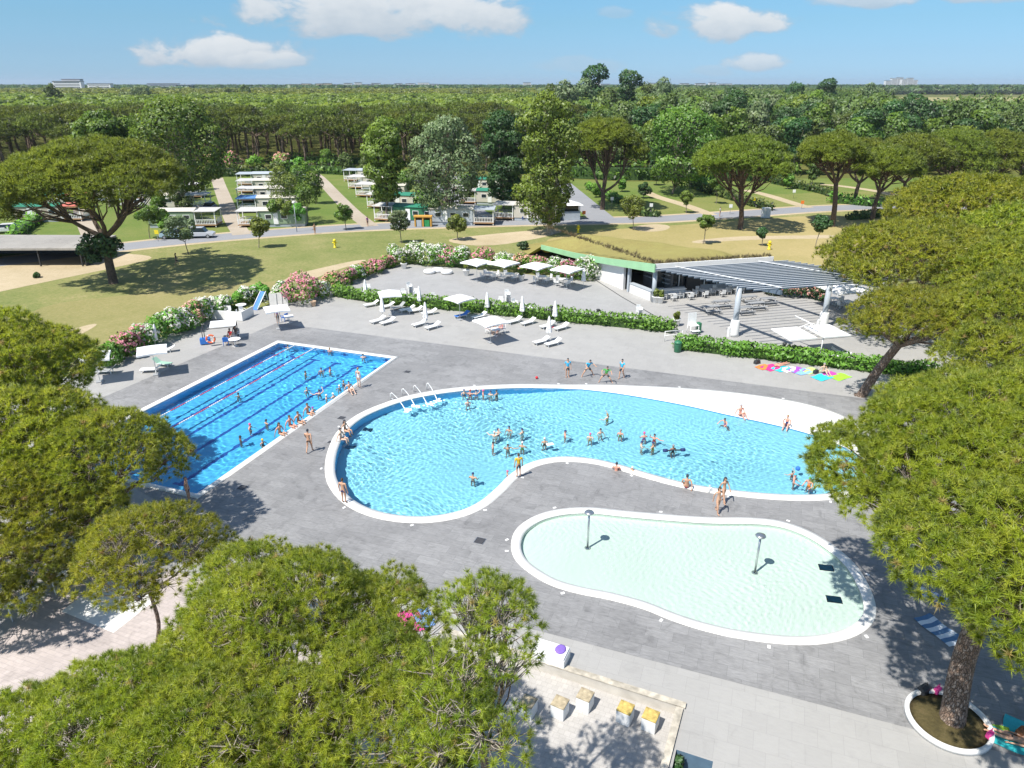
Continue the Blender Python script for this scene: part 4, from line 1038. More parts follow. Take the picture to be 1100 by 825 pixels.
OL = [(122, 392, 1.3, 1.7, '', 'plain green oleander at the left end of the flower hedge'), (138, 384, 1.3, 1.8, 'p', 'pink oleander topmost at the left end of the flower hedge'), (148, 376, 1.2, 1.9, 'p', 'second pink oleander from the left end of the hedge'),
      (160, 374, 1.3, 1.9, 'w', 'white oleander right of the two pink ones, behind a closed parasol'), (172, 367, 1.3, 2.0, '', 'green oleander with few flowers behind the closed parasol'), (184, 361, 1.4, 2.1, 'w', 'white oleander, first of the two biggest on the lap pool side'),
      (197, 355, 1.4, 2.1, 'w', 'white oleander, second of the two biggest on the lap pool side'), (209, 350, 1.4, 2.0, 's', 'brownish pink oleander left of the white play pen'), (221, 344, 1.4, 2.0, 'w', 'white oleander directly left of the white play pen'),
      (238, 335, 1.2, 1.7, 'w', 'white oleander behind the white play pen'), (252, 330, 1.1, 1.6, '', 'green oleander behind the play pen'), (266, 325, 1.1, 1.6, 'w', 'white oleander behind the blue and white slide'), (282, 321, 1.1, 1.6, '', 'green oleander behind the blue and white slide'),
      (305, 324, 1.3, 1.9, 'w', 'white oleander left of the round pink bush'), (326, 325, 1.9, 2.5, 'p', 'large round bush covered in bright pink flowers'), (346, 320, 1.3, 1.9, 'w', 'white oleander right of the round pink bush'), (359, 312, 1.2, 1.8, 's', 'salmon pink oleander at the hedge corner by the green hedge'),
      (372, 305, 1.1, 1.6, 'p', 'pink oleander in the low flower hedge beside the terrace, nearest the green hedge'), (383, 300.5, 1.1, 1.5, 'w', 'white oleander in the low flower hedge beside the terrace'), (394, 296.5, 1.1, 1.5, 's', 'salmon oleander in the low flower hedge beside the terrace'), (405, 292.5, 1.1, 1.5, 'p', 'pink oleander in the low flower hedge, second from the terrace corner'),
      (417, 288, 1.1, 1.6, 's', 'salmon oleander in the low flower hedge, next to the terrace corner'), (429, 284, 1.5, 2.4, 'w', 'tall white oleander at the terrace corner'), (443, 283, 1.5, 2.5, 'w', 'tall white oleander right of the terrace corner'), (459, 284, 1.7, 2.3, 'w', 'white oleander behind the round white seats'),
      (472, 285, 1.6, 2.3, 'w', 'broad white oleander right of the round seats'), (484, 286, 1.5, 2.3, 'p', 'pink oleander between two broad white ones'), (497, 287, 1.6, 2.3, 'w', 'white oleander just left of the terrace parasols'), (520, 289, 1.5, 2.2, 'p', 'deep pink oleander behind the first terrace parasol'),
      (545, 290, 1.5, 2.0, 'w', 'white oleander behind the second terrace parasol'), (562, 292, 1.4, 2.2, 's', 'salmon oleander between second and third terrace parasol'), (580, 294, 1.5, 2.0, 'p', 'pink oleander behind the third terrace parasol'), (598, 297, 1.4, 2.2, 'w', 'white oleander between third and fourth terrace parasol'),
      (614, 299, 1.4, 2.1, 'p', 'pink oleander behind the fourth terrace parasol'), (629, 300, 1.7, 2.6, 'w', 'tall cream oleander against the bar wall')]
for i, (u, v, r, h, fl, lab) in enumerate(OL):
    big = lab.startswith('large round')
    bush('oleander_bush', lab, u, v, r * 1.18, h * 1.12, fl, 700 + i, n=2400, nf=1500 if big else 760, fs=0.14)
for i, (u, v, lab) in enumerate([(842, 318, 'salmon flowering bush under the far edge of the pergola, left one'), (855, 319, 'salmon flowering bush under the far edge of the pergola, middle one'), (868, 320, 'salmon flowering bush under the far edge of the pergola, right one'), (882, 322, 'salmon flowering bush beside the white canopy behind the pergola'), (830, 317, 'green bush left of the salmon flowering bushes')]):
    bush('flowering_bush', lab, u, v, 1.3, 1.7, '' if i == 4 else 's', 760 + i, nf=450, leaf='dark')
for i, (u, v, r, h, fl, lf, lab) in enumerate([(232, 184, 3.2, 5.0, 's', 'hedge', 'tall pink flowering shrub at the edge of the pine wood, left one'), (250, 183, 3.6, 4.2, 's', 'hedge', 'wide pink flowering shrub at the edge of the pine wood'), (304, 181, 3.2, 4.0, 's', 'hedge', 'pink flowering shrub between the pine trunks'), (275, 180, 2.8, 2.8, '', 'hedge', 'green shrub between the pine trunks'), (322, 182, 2.8, 2.8, '', 'hedge', 'green shrub right of the pink one between the pine trunks'), (562, 268, 0.9, 1.2, '', 'dark', 'small dark green shrub on the slope behind the terrace'), (40, 298, 0.5, 0.5, '', 'dark', 'low weed on the sandy ground by the shelter')]):
    bush('shrub', lab, u, v, r, h, fl, 780 + i, n=1500, size=0.42 if r > 1 else 0.15, nf=500, fs=0.4, leaf=lf)
HD = [([(225, 190), (262, 189), (290, 189.5)], 3, 3.0, 'clipped hedge at the end of the first driveway'), ([(298, 186), (340, 186), (380, 188)], 3, 3.2, 'clipped hedge at the end of the second driveway'), ([(292, 174), (340, 174), (390, 176)], 3, 2.6, 'long hedge in front of the pine trunks'),
      ([(632, 203), (650, 212), (666, 219)], 1.6, 1.6, 'dark hedge running down the lawn behind the forked pine'), ([(742, 201), (760, 207), (778, 212), (800, 219), (828, 226)], 1.8, 1.6, 'long clipped hedge crossing the far lawn behind the lone forked pine'), ([(748, 202), (766, 206)], 3.2, 2.4, 'dark thick hedge on the far lawn'),
      ([(830, 197), (850, 201), (875, 206), (893, 211)], 1.8, 1.8, 'clipped hedge on the far right lawn'), ([(893, 217), (920, 220), (945, 222)], 2.0, 2.0, 'dark hedge beside the road bend pine'), ([(912, 236), (935, 234), (958, 232)], 1.6, 1.4, 'low hedge between road bend and the big right pines'),
      ([(18, 256), (30, 246), (42, 238)], 2.2, 1.8, 'dark hedge left of the beige mobile home'), ([(600, 190), (640, 192), (690, 193), (740, 193), (800, 194), (850, 194)], 5, 4.5, 'tall hedge screen along the front of the mixed wood'), ([(560, 186), (600, 188)], 4, 4, 'short tall hedge screen left of the mixed wood'), ([(680, 228), (692, 232), (708, 232)], 2.0, 1.3, 'low bush hedge beside the side road junction')]
for i, (pth, w, h, lab) in enumerate(HD):
    L_ = sum((G(*pth[j + 1]) - G(*pth[j])).length for j in range(len(pth) - 1))
    hedge('clipped_hedge', lab, PX(pth), w, h, int(min(9000, 60 * L_)), 0.36 if h < 3 else 0.5, 800 + i, BROAD['fresh' if i in (1, 2, 10) else 'hedge' if i % 2 else 'wood'])
# ================================================================ BAR, PERGOLA, SHELTER, CARAVANS, CARS
M_wallw = mat('white render', (0.72, 0.72, 0.71), 0.8, 0.05, 1.0, bump=0.05)
M_fgreen = mat('green painted fascia', (0.29, 0.52, 0.30), 0.6, 0.06, 1.0)
M_glass, nt, b = new_mat('dark glass'); b.inputs['Base Color'].default_value = (0.02, 0.03, 0.035, 1); b.inputs['Roughness'].default_value = 0.05
M_inner = mat('dark grey interior', (0.10, 0.10, 0.105), 0.8, 0.2, 1.5)  # even dark grey for the wall behind the serving hatch
M_grey = mat('grey metal', (0.38, 0.42, 0.46), 0.5, 0.06, 2.0)
M_slat = mat('dark blue grey slat', (0.11, 0.15, 0.20), 0.5, 0.06, 2.0); M_slattop = mat('sunlit slat edge', (0.60, 0.64, 0.68), 0.5, 0.05, 2.0)  # sun on the slats' upper edges painted in as a lighter top
V2 = lambda a, b: Vector((a, b))
q1, q2 = V2(15.5, 76.3), V2(29.6, 79.9); q0 = q1 + V2(-0.454, 0.891) * 25
bar = thing('bar_building', 'earth sheltered pool bar with green fascia and dry grass roof', 'building', (q1.x, q1.y, 0))
rel = lambda p: V2(p[0], p[1]) - q1
dL = (q0 - q1).normalized(); nL = V2(-dL.y, dL.x)
if nL.y < 0: nL = -nL
dR = (q2 - q1).normalized(); nR = V2(-dR.y, dR.x)
ZT = 4.35
edge = [q0 - (q0 - q1).normalized() * -0.0, q1, q2]
EL = np.array([(p.x, p.y) for p in (q0, q1, q2)])
back = [q2 + V2(3, 3), q2 + V2(5, 10), V2(27, 103), V2(10, 114), q0 + V2(-3, 8), q0 + V2(-2.0, 2.0)]
ROOF = ccw([q0 + (q1 - q0) * k / 8 for k in range(8)] + [q1, q2] + back)
bk = np.array([(p.x, p.y) for p in [q2] + back + [q0]])
def edge_z(s): return np.interp(s, [0, 9.7, 15, 25], [ZT, 3.05, 2.45, 1.75])
def roof_z(P):
    d = seg_dist(P, bk); f = np.clip(d / 9.5, 0, 1); f = f * f * (3 - 2 * f)
    de = seg_dist(P, EL); g = np.clip(1 - de / 5.0, 0, 1)
    t = np.maximum(f, g * np.clip(d / 2.0, 0, 1)); t = np.where(de < 0.05, 1.0, t)
    s = (P[:, 0] - q1.x) * dL.x + (P[:, 1] - q1.y) * dL.y
    w = np.clip(de / 8, 0, 1)
    return (edge_z(np.maximum(s, 0)) * (1 - w) + np.maximum(edge_z(np.maximum(s, 0)), 2.5) * w) * t - 0.02 + 0.05 * np.sin(P[:, 0] * 1.3) * np.sin(P[:, 1] * 1.1) * t
M_roofgrass = ground_mat('dry grass roof', [(0.34, (0.17, 0.125, 0.06)), (0.46, (0.25, 0.215, 0.075)), (0.58, (0.29, 0.265, 0.09)), (0.70, (0.36, 0.29, 0.14))], big=0.05, mid=0.35, fine=3.0)
o = sheet('grass_roof', [rel(p) for p in ROOF], (), 0, M_roofgrass, extra=inner_pts([rel(p) for p in ROOF], 1.0, 0.3), zf=lambda P: roof_z(P + np.array([q1.x, q1.y])), smooth=True, parent=bar)
rng = np.random.default_rng(77)
def at(d, n, base, z): p = base + d + n - q1; return (p.x, p.y, z)
def band(a, b, n, w, z0, z1):
    a = rel(a); b = rel(b)
    pg = [a, b, b + n * w, a + n * w]
    m_ = MB(); m_.prism(ccw(pg), z0, z1); return m_
def slant(s0, s1, off, w, z0, z1, nm_, m):
    m_ = MB(); k = 6; vs = []
    for i in range(k + 1):
        s = s0 + (s1 - s0) * i / k
        for o_, zf in ((off, z0), (off + w, z0), (off + w, z1), (off, z1)):
            q = q1 + dL * s + nL * o_ - q1; vs.append((q.x, q.y, zf(s)))
    fs = [(0, 1, 2, 3), (4 * k + 3, 4 * k + 2, 4 * k + 1, 4 * k)]
    for i in range(k):
        for j in range(4): fs.append((4 * i + j, 4 * i + 4 + j, 4 * i + 4 + (j + 1) % 4, 4 * i + (j + 1) % 4))
    m_.add(vs, fs); return m_.build(nm_, m, bar)
slant(-0.25, 25, -0.15, 0.14, lambda s: float(edge_z(max(s, 0))) - np.interp(s, [0, 10, 25], [0.80, 0.62, 0.5]), lambda s: float(edge_z(max(s, 0))) + 0.12, 'fascia', M_fgreen)
band(q1 - nR * 0.15 + dR * 0.0, q2 - nR * 0.15, nR, 0.14, 3.75, ZT + 0.10).build('fascia', M_wallw, bar)
band(q1 + nR * 0.02, q2 + nR * 0.02, nR, 2.8, 3.60, 3.74).build('ceiling', M_wallw, bar)
LL = (q0 - q1).length
slant(0.4, 16.5, 0.0, 3.2, lambda s: float(edge_z(s)) - 0.62, lambda s: float(edge_z(s)) - 0.55, 'ceiling', M_wallw)
# left front: solid wall, then the open serving hatch towards the corner
slant(6.2, 17.0, 0.5, 0.25, lambda s: 0.0, lambda s: float(edge_z(s)) - 0.63, 'wall', M_wallw)
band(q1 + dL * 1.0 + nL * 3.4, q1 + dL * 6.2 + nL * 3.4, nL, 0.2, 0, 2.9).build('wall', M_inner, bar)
band(q1 + dL * 0.9 + nL * 0.45, q1 + dL * 4.8 + nL * 0.45, nL, 0.55, 0, 1.08).build('counter', M_wallw, bar)
band(q1 + dL * 0.8 + nL * 0.38, q1 + dL * 4.9 + nL * 0.38, nL, 0.70, 1.083, 1.14).build('counter_top', M_grey, bar)
for s in (5.0, 6.1): band(q1 + dL * s + nL * 0.42, q1 + dL * (s + 0.32) + nL * 0.42, nL, 0.32, 0, 2.9).build('pillar', M_wallw if s > 5.5 else M_grey, bar)
m_ = MB(); p = rel(q1 + dL * 0.35 + nL * 0.5); m_.tube([(p.x, p.y, 0), (p.x, p.y, 3.62)], 0.24, 14); m_.build('pillar', M_grey, bar)
for z in (1.5, 2.0, 2.5): band(q1 + dL * 1.2 + nL * 3.05, q1 + dL * 5.8 + nL * 3.05, nL, 0.32, z, z + 0.04).build('shelf', M_grey, bar)
# right front: glazing set back under the roof
band(q1 + dR * 1.2 + nR * 2.9, q2 + nR * 2.9, nR, 0.12, 0.9, 3.58).build('glazing', M_glass, bar)
band(q1 + dR * 1.2 + nR * 2.85, q2 + nR * 2.85, nR, 0.25, 0.0, 0.89).build('wall', M_grey, bar)
LR = (q2 - q1).length
fr = MB()
for i in range(9):
    p = rel(q1 + dR * (1.3 + (LR - 1.5) * i / 8) + nR * 2.8); fr.box((p.x, p.y, 2.25), (0.10, 0.14, 2.66), math.atan2(dR.y, dR.x))
fr.build('window_frame', M_wallw, bar)
band(q1 + dR * 0.6 + nR * 1.1, q1 + dR * 4.6 + nR * 1.1, nR, 0.55, 0, 1.05).build('counter', M_grey, bar)
band(q1 + dR * 0.5 + nR * 1.02, q1 + dR * 4.7 + nR * 1.02, nR, 0.70, 1.053, 1.11).build('counter_top', M_wallw, bar)
band(q1 + dR * 5.4 + nR * 2.5, q1 + dR * 7.2 + nR * 2.5, nR, 0.3, 0, 2.0).build('fridge', M_dark, bar)
# dry scrub along the roof edge
rngs = np.random.default_rng(31)
PP = []; 
for a, b, n in ((q0, q1, nL), (q1, q2, nR)):
    for i in range(300):
        t = rngs.random(); w = abs(rngs.normal(0, 0.5)) + 0.15; p = a.lerp(b, t) + n * w - q1; PP.append((p.x, p.y, ZT + 0.05))
for i in range(0):
    t = rngs.random(); p = q2.lerp(V2(10, 92), t) + V2(rngs.normal(0, .5), rngs.normal(0, .7) + 0.5)
    z = roof_z(np.array([[p.x, p.y]]))[0]; p = p - q1; PP.append((p.x, p.y, z + 0.05))
PP = np.array(PP)
v, f = needles(rngs, PP, np.tile([[0, 0, 1.0]], (len(PP), 1)), 8, 0.42, 0.05)
M_scrub = leaf_mat('dry scrub', [(0.10, 0.075, 0.04), (0.17, 0.12, 0.06), (0.16, 0.15, 0.05)], 0.2)
me = np_mesh('scrub', v, f, attr=np.repeat(rngs.random(len(PP)), 8), shoot=shoots(v, f, np.tile([[0,0,1.0]],(len(PP),1)), 8)); me.materials.append(M_scrub); link('scrub', me, None, bar)
# terrace gutter
e_ = strip([G(640, 301).to_2d(), G(668, 319).to_2d(), G(708, 342).to_2d()], 0.14); S('drain_channel', e_, 0.008, M_dark)
# ---- pergola
pe = thing('pergola', 'large sloping pergola of blue grey slats on two round columns', 'pergola', (14.9, 73.4, 0))
e1 = V2(15.5, 4).normalized(); e2 = V2(6.6, -14).normalized(); PLn, SLn = 14.6, 15.8
pz = lambda s: 4.55 + 1.35 * s / PLn
for i in range(17):
    s = 0.25 + (PLn - 0.35) * i / 16; a = e2 * s; b = a + e1 * SLn; z = pz(s)
    m_ = MB(); t = (b - a).normalized(); n = V2(-t.y, t.x)
    def pr(w_, za, zb_): m_.prism([(q.x, q.y) for q in (a - n * w_, b - n * w_, b + n * w_, a + n * w_)], za, zb_)
    pr(0.03, z - 0.07, z + 0.07); pr(0.04, z + 0.071, z + 0.09)
    o = m_.build('slat', M_slat, pe); o.data.materials.append(M_slattop); o.data.polygons.foreach_set('material_index', [0] * 6 + [1] * 6)
for so_ in (2.5, 12.4):
    a = e1 * so_ - e2 * 0.1; b = a + e2 * (PLn + 0.3); n = e1 * 0.11
    for z0, z1, nm_ in ((-0.50, -0.125, 'beam'), (0.13, 0.20, 'rail')):
        m_ = MB(); k = 0.11 if nm_ == 'beam' else 0.05; n = e1 * k
        pts = [(a - n, pz(0)), (a + n, pz(0)), (b + n, pz(PLn)), (b - n, pz(PLn))]
        m_.add([(p.x, p.y, z + z0) for p, z in pts] + [(p.x, p.y, z + z1) for p, z in pts], [(3, 2, 1, 0), (4, 5, 6, 7), (0, 1, 5, 4), (1, 2, 6, 5), (2, 3, 7, 6), (3, 0, 4, 7)])
        m_.build(nm_, M_slat if nm_ == 'beam' else M_white, pe)
    c = e1 * so_ + e2 * 9.7
    m_ = MB(); m_.tube([(c.x, c.y, 0), (c.x, c.y, pz(9.7) - 0.5)], 0.27, 20); col_ = m_.build('column', M_grey, pe)
    m_ = MB(); m_.lathe([(0.48, 0), (0.46, 0.3), (0.42, 1.5), (0.36, 1.62), (0.272, 1.64)], (c.x, c.y, 0.005), 20); m_.box((c.x - e1.x * 0.5, c.y - e1.y * 0.5, 0.45), (0.3, 0.3, 0.9), math.atan2(e1.y, e1.x)); m_.build('plinth', M_wallw, pe)
# ---- dark shelter on the left
sh = thing('shelter', 'long dark open shelter with flat grey roof on the left', 'shelter', (-66, 97, 0))
M_roofgrey = tile_mat('grey sheet roofing', (0.33, 0.31, 0.28), (0.22, 0.21, 0.2), 0.0, 3.0, 4.2, 0.8, 0.06, 0.15, 0.1)
a_z = [(-20, -3.8, 2.45), (9.2, -3.4, 2.45), (9.6, 4.6, 2.62), (-20, 5.0, 2.62)]
m_ = MB(); m_.add(a_z + [(x, y, z - 0.28) for x, y, z in a_z], [(0, 1, 2, 3), (7, 6, 5, 4), (0, 4, 5, 1), (1, 5, 6, 2), (2, 6, 7, 3), (3, 7, 4, 0)]); m_.build('roof', M_roofgrey, sh)
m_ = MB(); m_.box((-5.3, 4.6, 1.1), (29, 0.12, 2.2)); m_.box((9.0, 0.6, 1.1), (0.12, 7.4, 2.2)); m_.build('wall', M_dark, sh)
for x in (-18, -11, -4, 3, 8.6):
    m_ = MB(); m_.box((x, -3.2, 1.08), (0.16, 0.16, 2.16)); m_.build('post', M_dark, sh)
# ---- static caravans with porches
M_cream = mat('cream cladding', (0.52, 0.49, 0.42), 0.6, 0.05, 1.0)
M_beige = mat('beige cladding', (0.38, 0.33, 0.26), 0.6, 0.05, 1.0)
M_roofg = mat('green roof sheet', (0.03, 0.20, 0.12), 0.5, 0.08, 1.0)
M_roofr = mat('red awning', (0.50, 0.14, 0.10), 0.8, 0.08, 1.0)
M_roofb = mat('blue awning', (0.08, 0.20, 0.42), 0.8, 0.08, 1.0)
M_wood = mat('warm timber', (0.34, 0.20, 0.10), 0.7, 0.2, 3.0)
M_porch = mat('weathered white sheet', (0.48, 0.47, 0.45), 0.7, 0.15, 1.2)
M_sage = mat('sage cladding', (0.22, 0.30, 0.19), 0.7, 0.08, 1.0)
def caravan(label, u, v, rz, side=1, body=M_cream, roof=M_roofg, awn=M_white, name='static_caravan', L_=7.6, W_=3.1, porch=True, group='static caravans of the campsite'):
    p = G(u, v); t = thing(name, label, 'caravan', (p.x, p.y, 0), R(rz), group)
    m_ = MB(); m_.box((0, 0, 1.6), (L_, W_, 2.2)); m_.build('body', body, t, 0.05)
    m_ = MB()
    h = 0.42; xs = L_ / 2 + 0.12; ys = W_ / 2 + 0.14
    m_.add([(-xs, -ys, 2.72), (xs, -ys, 2.72), (xs, ys, 2.72), (-xs, ys, 2.72), (-xs, 0, 2.72 + h), (xs, 0, 2.72 + h)], [(0, 1, 5, 4), (2, 3, 4, 5), (1, 2, 5), (3, 0, 4), (3, 2, 1, 0)])
    m_.build('roof', roof, t)
    m_ = MB(); m_.box((0, 0, 0.25), (L_ - 0.2, W_ - 0.2, 0.48)); m_.build('skirt', M_grey, t)
    for x in (-2.2, 0.4, 2.6):
        for sy in (-1, 1):
            m_ = MB(); m_.box((x, sy * (W_ / 2 + 0.01), 1.75), (1.1, 0.05, 0.8)); w = m_.build('window', M_white, t)
            m_ = MB(); m_.box((x, sy * (W_ / 2 + 0.03), 1.75), (0.94, 0.04, 0.64)); m_.build('pane', M_glass, w)
    m_ = MB(); m_.box((-1.0, -W_ / 2 - 0.02, 1.45), (0.8, 0.05, 1.9)); m_.build('door', M_white, t)
    if porch:
        cx = side * (L_ / 2 + 1.85)
        m_ = MB(); m_.box((cx, 0, 0.42), (3.5, 3.4, 0.16)); m_.build('deck', M_wood, t)
        m_ = MB(); z = 2.75
        pts = [(cx - 1.9, -1.9, z), (cx + 1.9, -1.9, z), (cx + 1.9, 1.9, z + 0.12), (cx - 1.9, 1.9, z + 0.12)]
        m_.add(pts + [(a, b, c - 0.1) for a, b, c in pts], [(0, 1, 2, 3), (7, 6, 5, 4), (0, 4, 5, 1), (1, 5, 6, 2), (2, 6, 7, 3), (3, 7, 4, 0)]); m_.build('porch_roof', M_porch if awn is M_white else awn, t)
        for sx, sy in ((-1, -1), (1, -1), (1, 1), (-1, 1)):
            m_ = MB(); m_.box((cx + sx * 1.65, sy * 1.6, 1.4), (0.13, 0.13, 2.66)); m_.build('post', M_white, t)
        m_ = MB()
        for yy in (-1.6, 1.6):
            for z in (0.62, 1.3): m_.box((cx, yy, z), (3.2, 0.07, 0.09))
            for k in range(12): m_.box((cx - 1.5 + 3.0 * k / 11, yy, 0.96), (0.07, 0.05, 0.66))
        for z in (0.62, 1.3): m_.box((cx + side * 1.65, 0.5, z), (0.07, 2.1, 0.09))
        for k in range(8): m_.box((cx + side * 1.65, -0.5 + 2.0 * k / 7, 0.96), (0.05, 0.07, 0.66))
        m_.build('railing', M_white, t)
        m_ = MB(); m_.lathe([(0.25, 0.5), (0.05, 0.53), (0.05, 1.15), (0.5, 1.18), (0.5, 1.22)], (cx, 0.2, 0), 10); m_.build('porch_table', M_white, t)
    return t
for a in [("white porch and green sided caravan nearest the road, right of the first driveway", 306, 242, 4, -1, M_sage, M_cream, M_white), ("blue awning porch caravan, second from the road right of the first driveway", 301, 227, 4, -1, M_cream, M_cream, M_roofb), ("white porch caravan, third from the road right of the first driveway", 297, 216, 4, -1, M_cream, M_cream, M_white),
          ("white porch caravan, fourth from the road right of the first driveway", 294, 206.5, 4, -1, M_cream, M_cream, M_white), ("grey roofed porch caravan farthest from the road right of the first driveway", 291, 198.5, 4, -1, M_cream, M_grey, M_grey),
          ("white porch caravan behind the parked silver car", 189, 243, 3, 1, M_sage, M_cream, M_white), ("white porch caravan, second from the road left of the first driveway", 184, 224, 3, 1, M_cream, M_cream, M_white), ("white porch caravan, third from the road left of the first driveway", 182, 212, 3, 1, M_cream, M_cream, M_white),
          ("green roofed caravan with dark green side nearest the road, right of the second driveway", 448, 238, -14, -1, M_green_paint, M_roofg, M_white), ("green roofed caravan, second from the road right of the second driveway", 436, 224, -14, -1, M_cream, M_roofg, M_white), ("white porch caravan with red towel, right of the second driveway", 420, 212, -14, -1, M_cream, M_cream, M_white), ("white porch caravan, fourth from the road right of the second driveway", 409, 203, -14, -1, M_cream, M_cream, M_white), ("grey roofed caravan at the far end of the second driveway", 402, 195, -14, -1, M_cream, M_grey, M_grey),
          ("green roofed caravan with wooden porch beside the dark green tree", 533, 219, -10, -1, M_cream, M_roofg, M_white), ("cream caravan with porch behind the tall olive tree", 576, 236, -10, -1, M_cream, M_cream, M_white), ("white caravan half hidden behind the dark green tree", 520, 205, -10, -1, M_cream, M_roofg, M_white), ("grey walled caravan behind the wide grey green tree", 486, 240, -4, 1, M_grey, M_cream, M_grey),
          ("beige caravan with red awning left of the lawn pine", 46, 237, 6, 1, M_beige, M_roofg, M_roofr), ("green roofed caravan behind the beige one", 52, 224, 6, 1, M_cream, M_roofg, M_roofr), ("white caravan half hidden at the left behind the trees", 128, 214, 6, 1, M_cream, M_cream, M_white)]:
    caravan(*a)
# ---- cars
def car_parts(t, body_m, van=False):
    # side profile -> extruded body with a narrower glasshouse
    L_, W_ = 4.2, 1.72
    lo = [(-2.1, 0.35), (-2.08, 0.72), (-1.75, 0.88), (-1.0, 0.95), (1.55, 0.98), (2.0, 0.9), (2.1, 0.6), (2.08, 0.32)]
    m_ = MB(); n = len(lo)
    for sgn in (-1, 1): pass
    vs = [(x, -W_ / 2, z) for x, z in lo] + [(x, W_ / 2, z) for x, z in lo]
    m_.add(vs, [tuple(range(n)), tuple(reversed(range(n, 2 * n)))] + [(i, n + i, n + (i + 1) % n, (i + 1) % n) for i in range(n)])
    m_.build('body', body_m, t, 0.06)
    zt = 1.62 if van else 1.45
    g = [(-1.05, 0.96), (-0.35 if not van else -0.55, zt), (1.45, zt), (1.95, 0.98)]
    vs = [(x, -(W_ / 2 - 0.06 if z < 1 else W_ / 2 - 0.22), z) for x, z in g] + [(x, (W_ / 2 - 0.06 if z < 1 else W_ / 2 - 0.22), z) for x, z in g]
    m_ = MB(); m_.add(vs, [(0, 1, 2, 3), (7, 6, 5, 4), (0, 4, 5, 1), (2, 6, 7, 3), (3, 7, 4, 0)]); m_.build('window', M_glass, t)
    m_ = MB(); x0, x1 = g[1][0], g[2][0]; w = W_ / 2 - 0.20
    m_.add([(x0 - 0.03, -w, zt + 0.004), (x1 + 0.03, -w, zt + 0.004), (x1 + 0.03, w, zt + 0.004), (x0 - 0.03, w, zt + 0.004), (x0 + .1, -w + .1, zt + 0.05), (x1 - .1, -w + .1, zt + 0.05), (x1 - .1, w - .1, zt + 0.05), (x0 + .1, w - .1, zt + 0.05)], [(3, 2, 1, 0), (4, 5, 6, 7), (0, 1, 5, 4), (1, 2, 6, 5), (2, 3, 7, 6), (3, 0, 4, 7)])
    m_.build('roof', body_m, t)
    for x in (-1.3, 1.3):
        for y in (-W_ / 2 + 0.08, W_ / 2 - 0.08):
            m_ = MB(); m_.tube([(x, y - 0.1, 0.31), (x, y + 0.1, 0.31)], 0.31, 14); w_ = m_.build('wheel', M_dark, t)
            m_ = MB(); m_.tube([(x, y - 0.108, 0.31), (x, y + 0.108, 0.31)], 0.18, 10); m_.build('rim', M_steel, w_)
    for y in (-0.6, 0.6):
        m_ = MB(); m_.box((-2.09, y, 0.70), (0.05, 0.32, 0.14)); m_.build('headlight', M_white, t)
        m_ = MB(); m_.box((2.08, y, 0.76), (0.06, 0.26, 0.14)); m_.build('tail_light', M_roofr, t)
def paint_mat(n, c):
    m, nt, b = new_mat(n); b.inputs['Base Color'].default_value = (*c, 1); b.inputs['Roughness'].default_value = 0.25; b.inputs['Coat Weight'].default_value = 0.6; return m
CP_ = {'silver': paint_mat('silver car paint', (0.48, 0.50, 0.54)), 'white': paint_mat('white car paint', (0.74, 0.74, 0.74)), 'blue': paint_mat('blue car paint', (0.03, 0.07, 0.22)), 'black': paint_mat('black car paint', (0.02, 0.02, 0.025)), 'teal': paint_mat('pale blue car paint', (0.30, 0.42, 0.48))}
for k, u, v, rz, van, lab in [('silver', 216, 255, 186, True, 'silver people carrier parked beside the road and the first driveway'), ('teal', 188, 256, 184, False, 'pale blue car parked half hidden behind the grey green sapling'), ('blue', 225, 226, 95, False, 'dark blue car parked on the lawn left of the first driveway'),
                              ('white', 143, 222, 4, False, 'white car parked under the lawn pine branches'), ('silver', 155, 221, 4, False, 'silver car parked right of the white one under the lawn pine branches'), ('black', 338, 201, 100, False, 'black car parked at the far end of the second driveway'), ('blue', 331, 194, 100, False, 'dark car parked behind the black one'),
                              ('white', 322, 191, 10, True, 'white van parked near the far end of the second driveway'), ('blue', 572, 236, 10, True, 'blue van parked behind the tall olive tree'), ('white', 6, 250, 20, False, 'white car parked at the left edge behind the shelter')]:
    p = G(u, v); t = thing('parked_car', lab, 'car', (p.x, p.y, -0.01), R(rz), 'cars parked on the campsite'); car_parts(t, CP_[k], van)
# ---- kiosk, bin shelter, posts and signs
p = G(612, 235); t = thing('kiosk', 'small white kiosk with hipped roof beside the side road', 'kiosk', (p.x, p.y, 0), R(8))
m_ = MB(); m_.box((0, 0, 0.75), (3.2, 2.6, 1.5)); m_.build('wall', M_grey, t)
for sx, sy in ((-1, -1), (1, -1), (1, 1), (-1, 1)):
    m_ = MB(); m_.box((sx * 1.5, sy * 1.2, 2.0), (0.16, 0.16, 1.0)); m_.build('post', M_white, t)
m_ = MB(); m_.box((0, 0, 2.05), (2.7, 2.0, 1.06)); m_.build('glazing', M_glass, t)
m_ = MB(); m_.add([(-2.1, -1.8, 2.6), (2.1, -1.8, 2.6), (2.1, 1.8, 2.6), (-2.1, 1.8, 2.6), (0, 0, 3.3)], [(0, 1, 4), (1, 2, 4), (2, 3, 4), (3, 0, 4), (3, 2, 1, 0)]); m_.build('roof', M_white, t)
p = G(455, 243); t = thing('bin_shelter', 'small orange timber bin shelter with two openings', 'bin shelter', (p.x, p.y, 0), R(-2))
m_ = MB()
for x in (-1.35, 0, 1.35): m_.box((x, 0, 0.8), (0.22, 1.1, 1.6))
m_.box((0, 0, 1.7), (3.1, 1.3, 0.2)); m_.box((0, 0.55, 0.8), (2.6, 0.06, 1.58)); m_.build('frame', mat('orange timber', (0.55, 0.30, 0.06), 0.7, 0.1, 2), t)
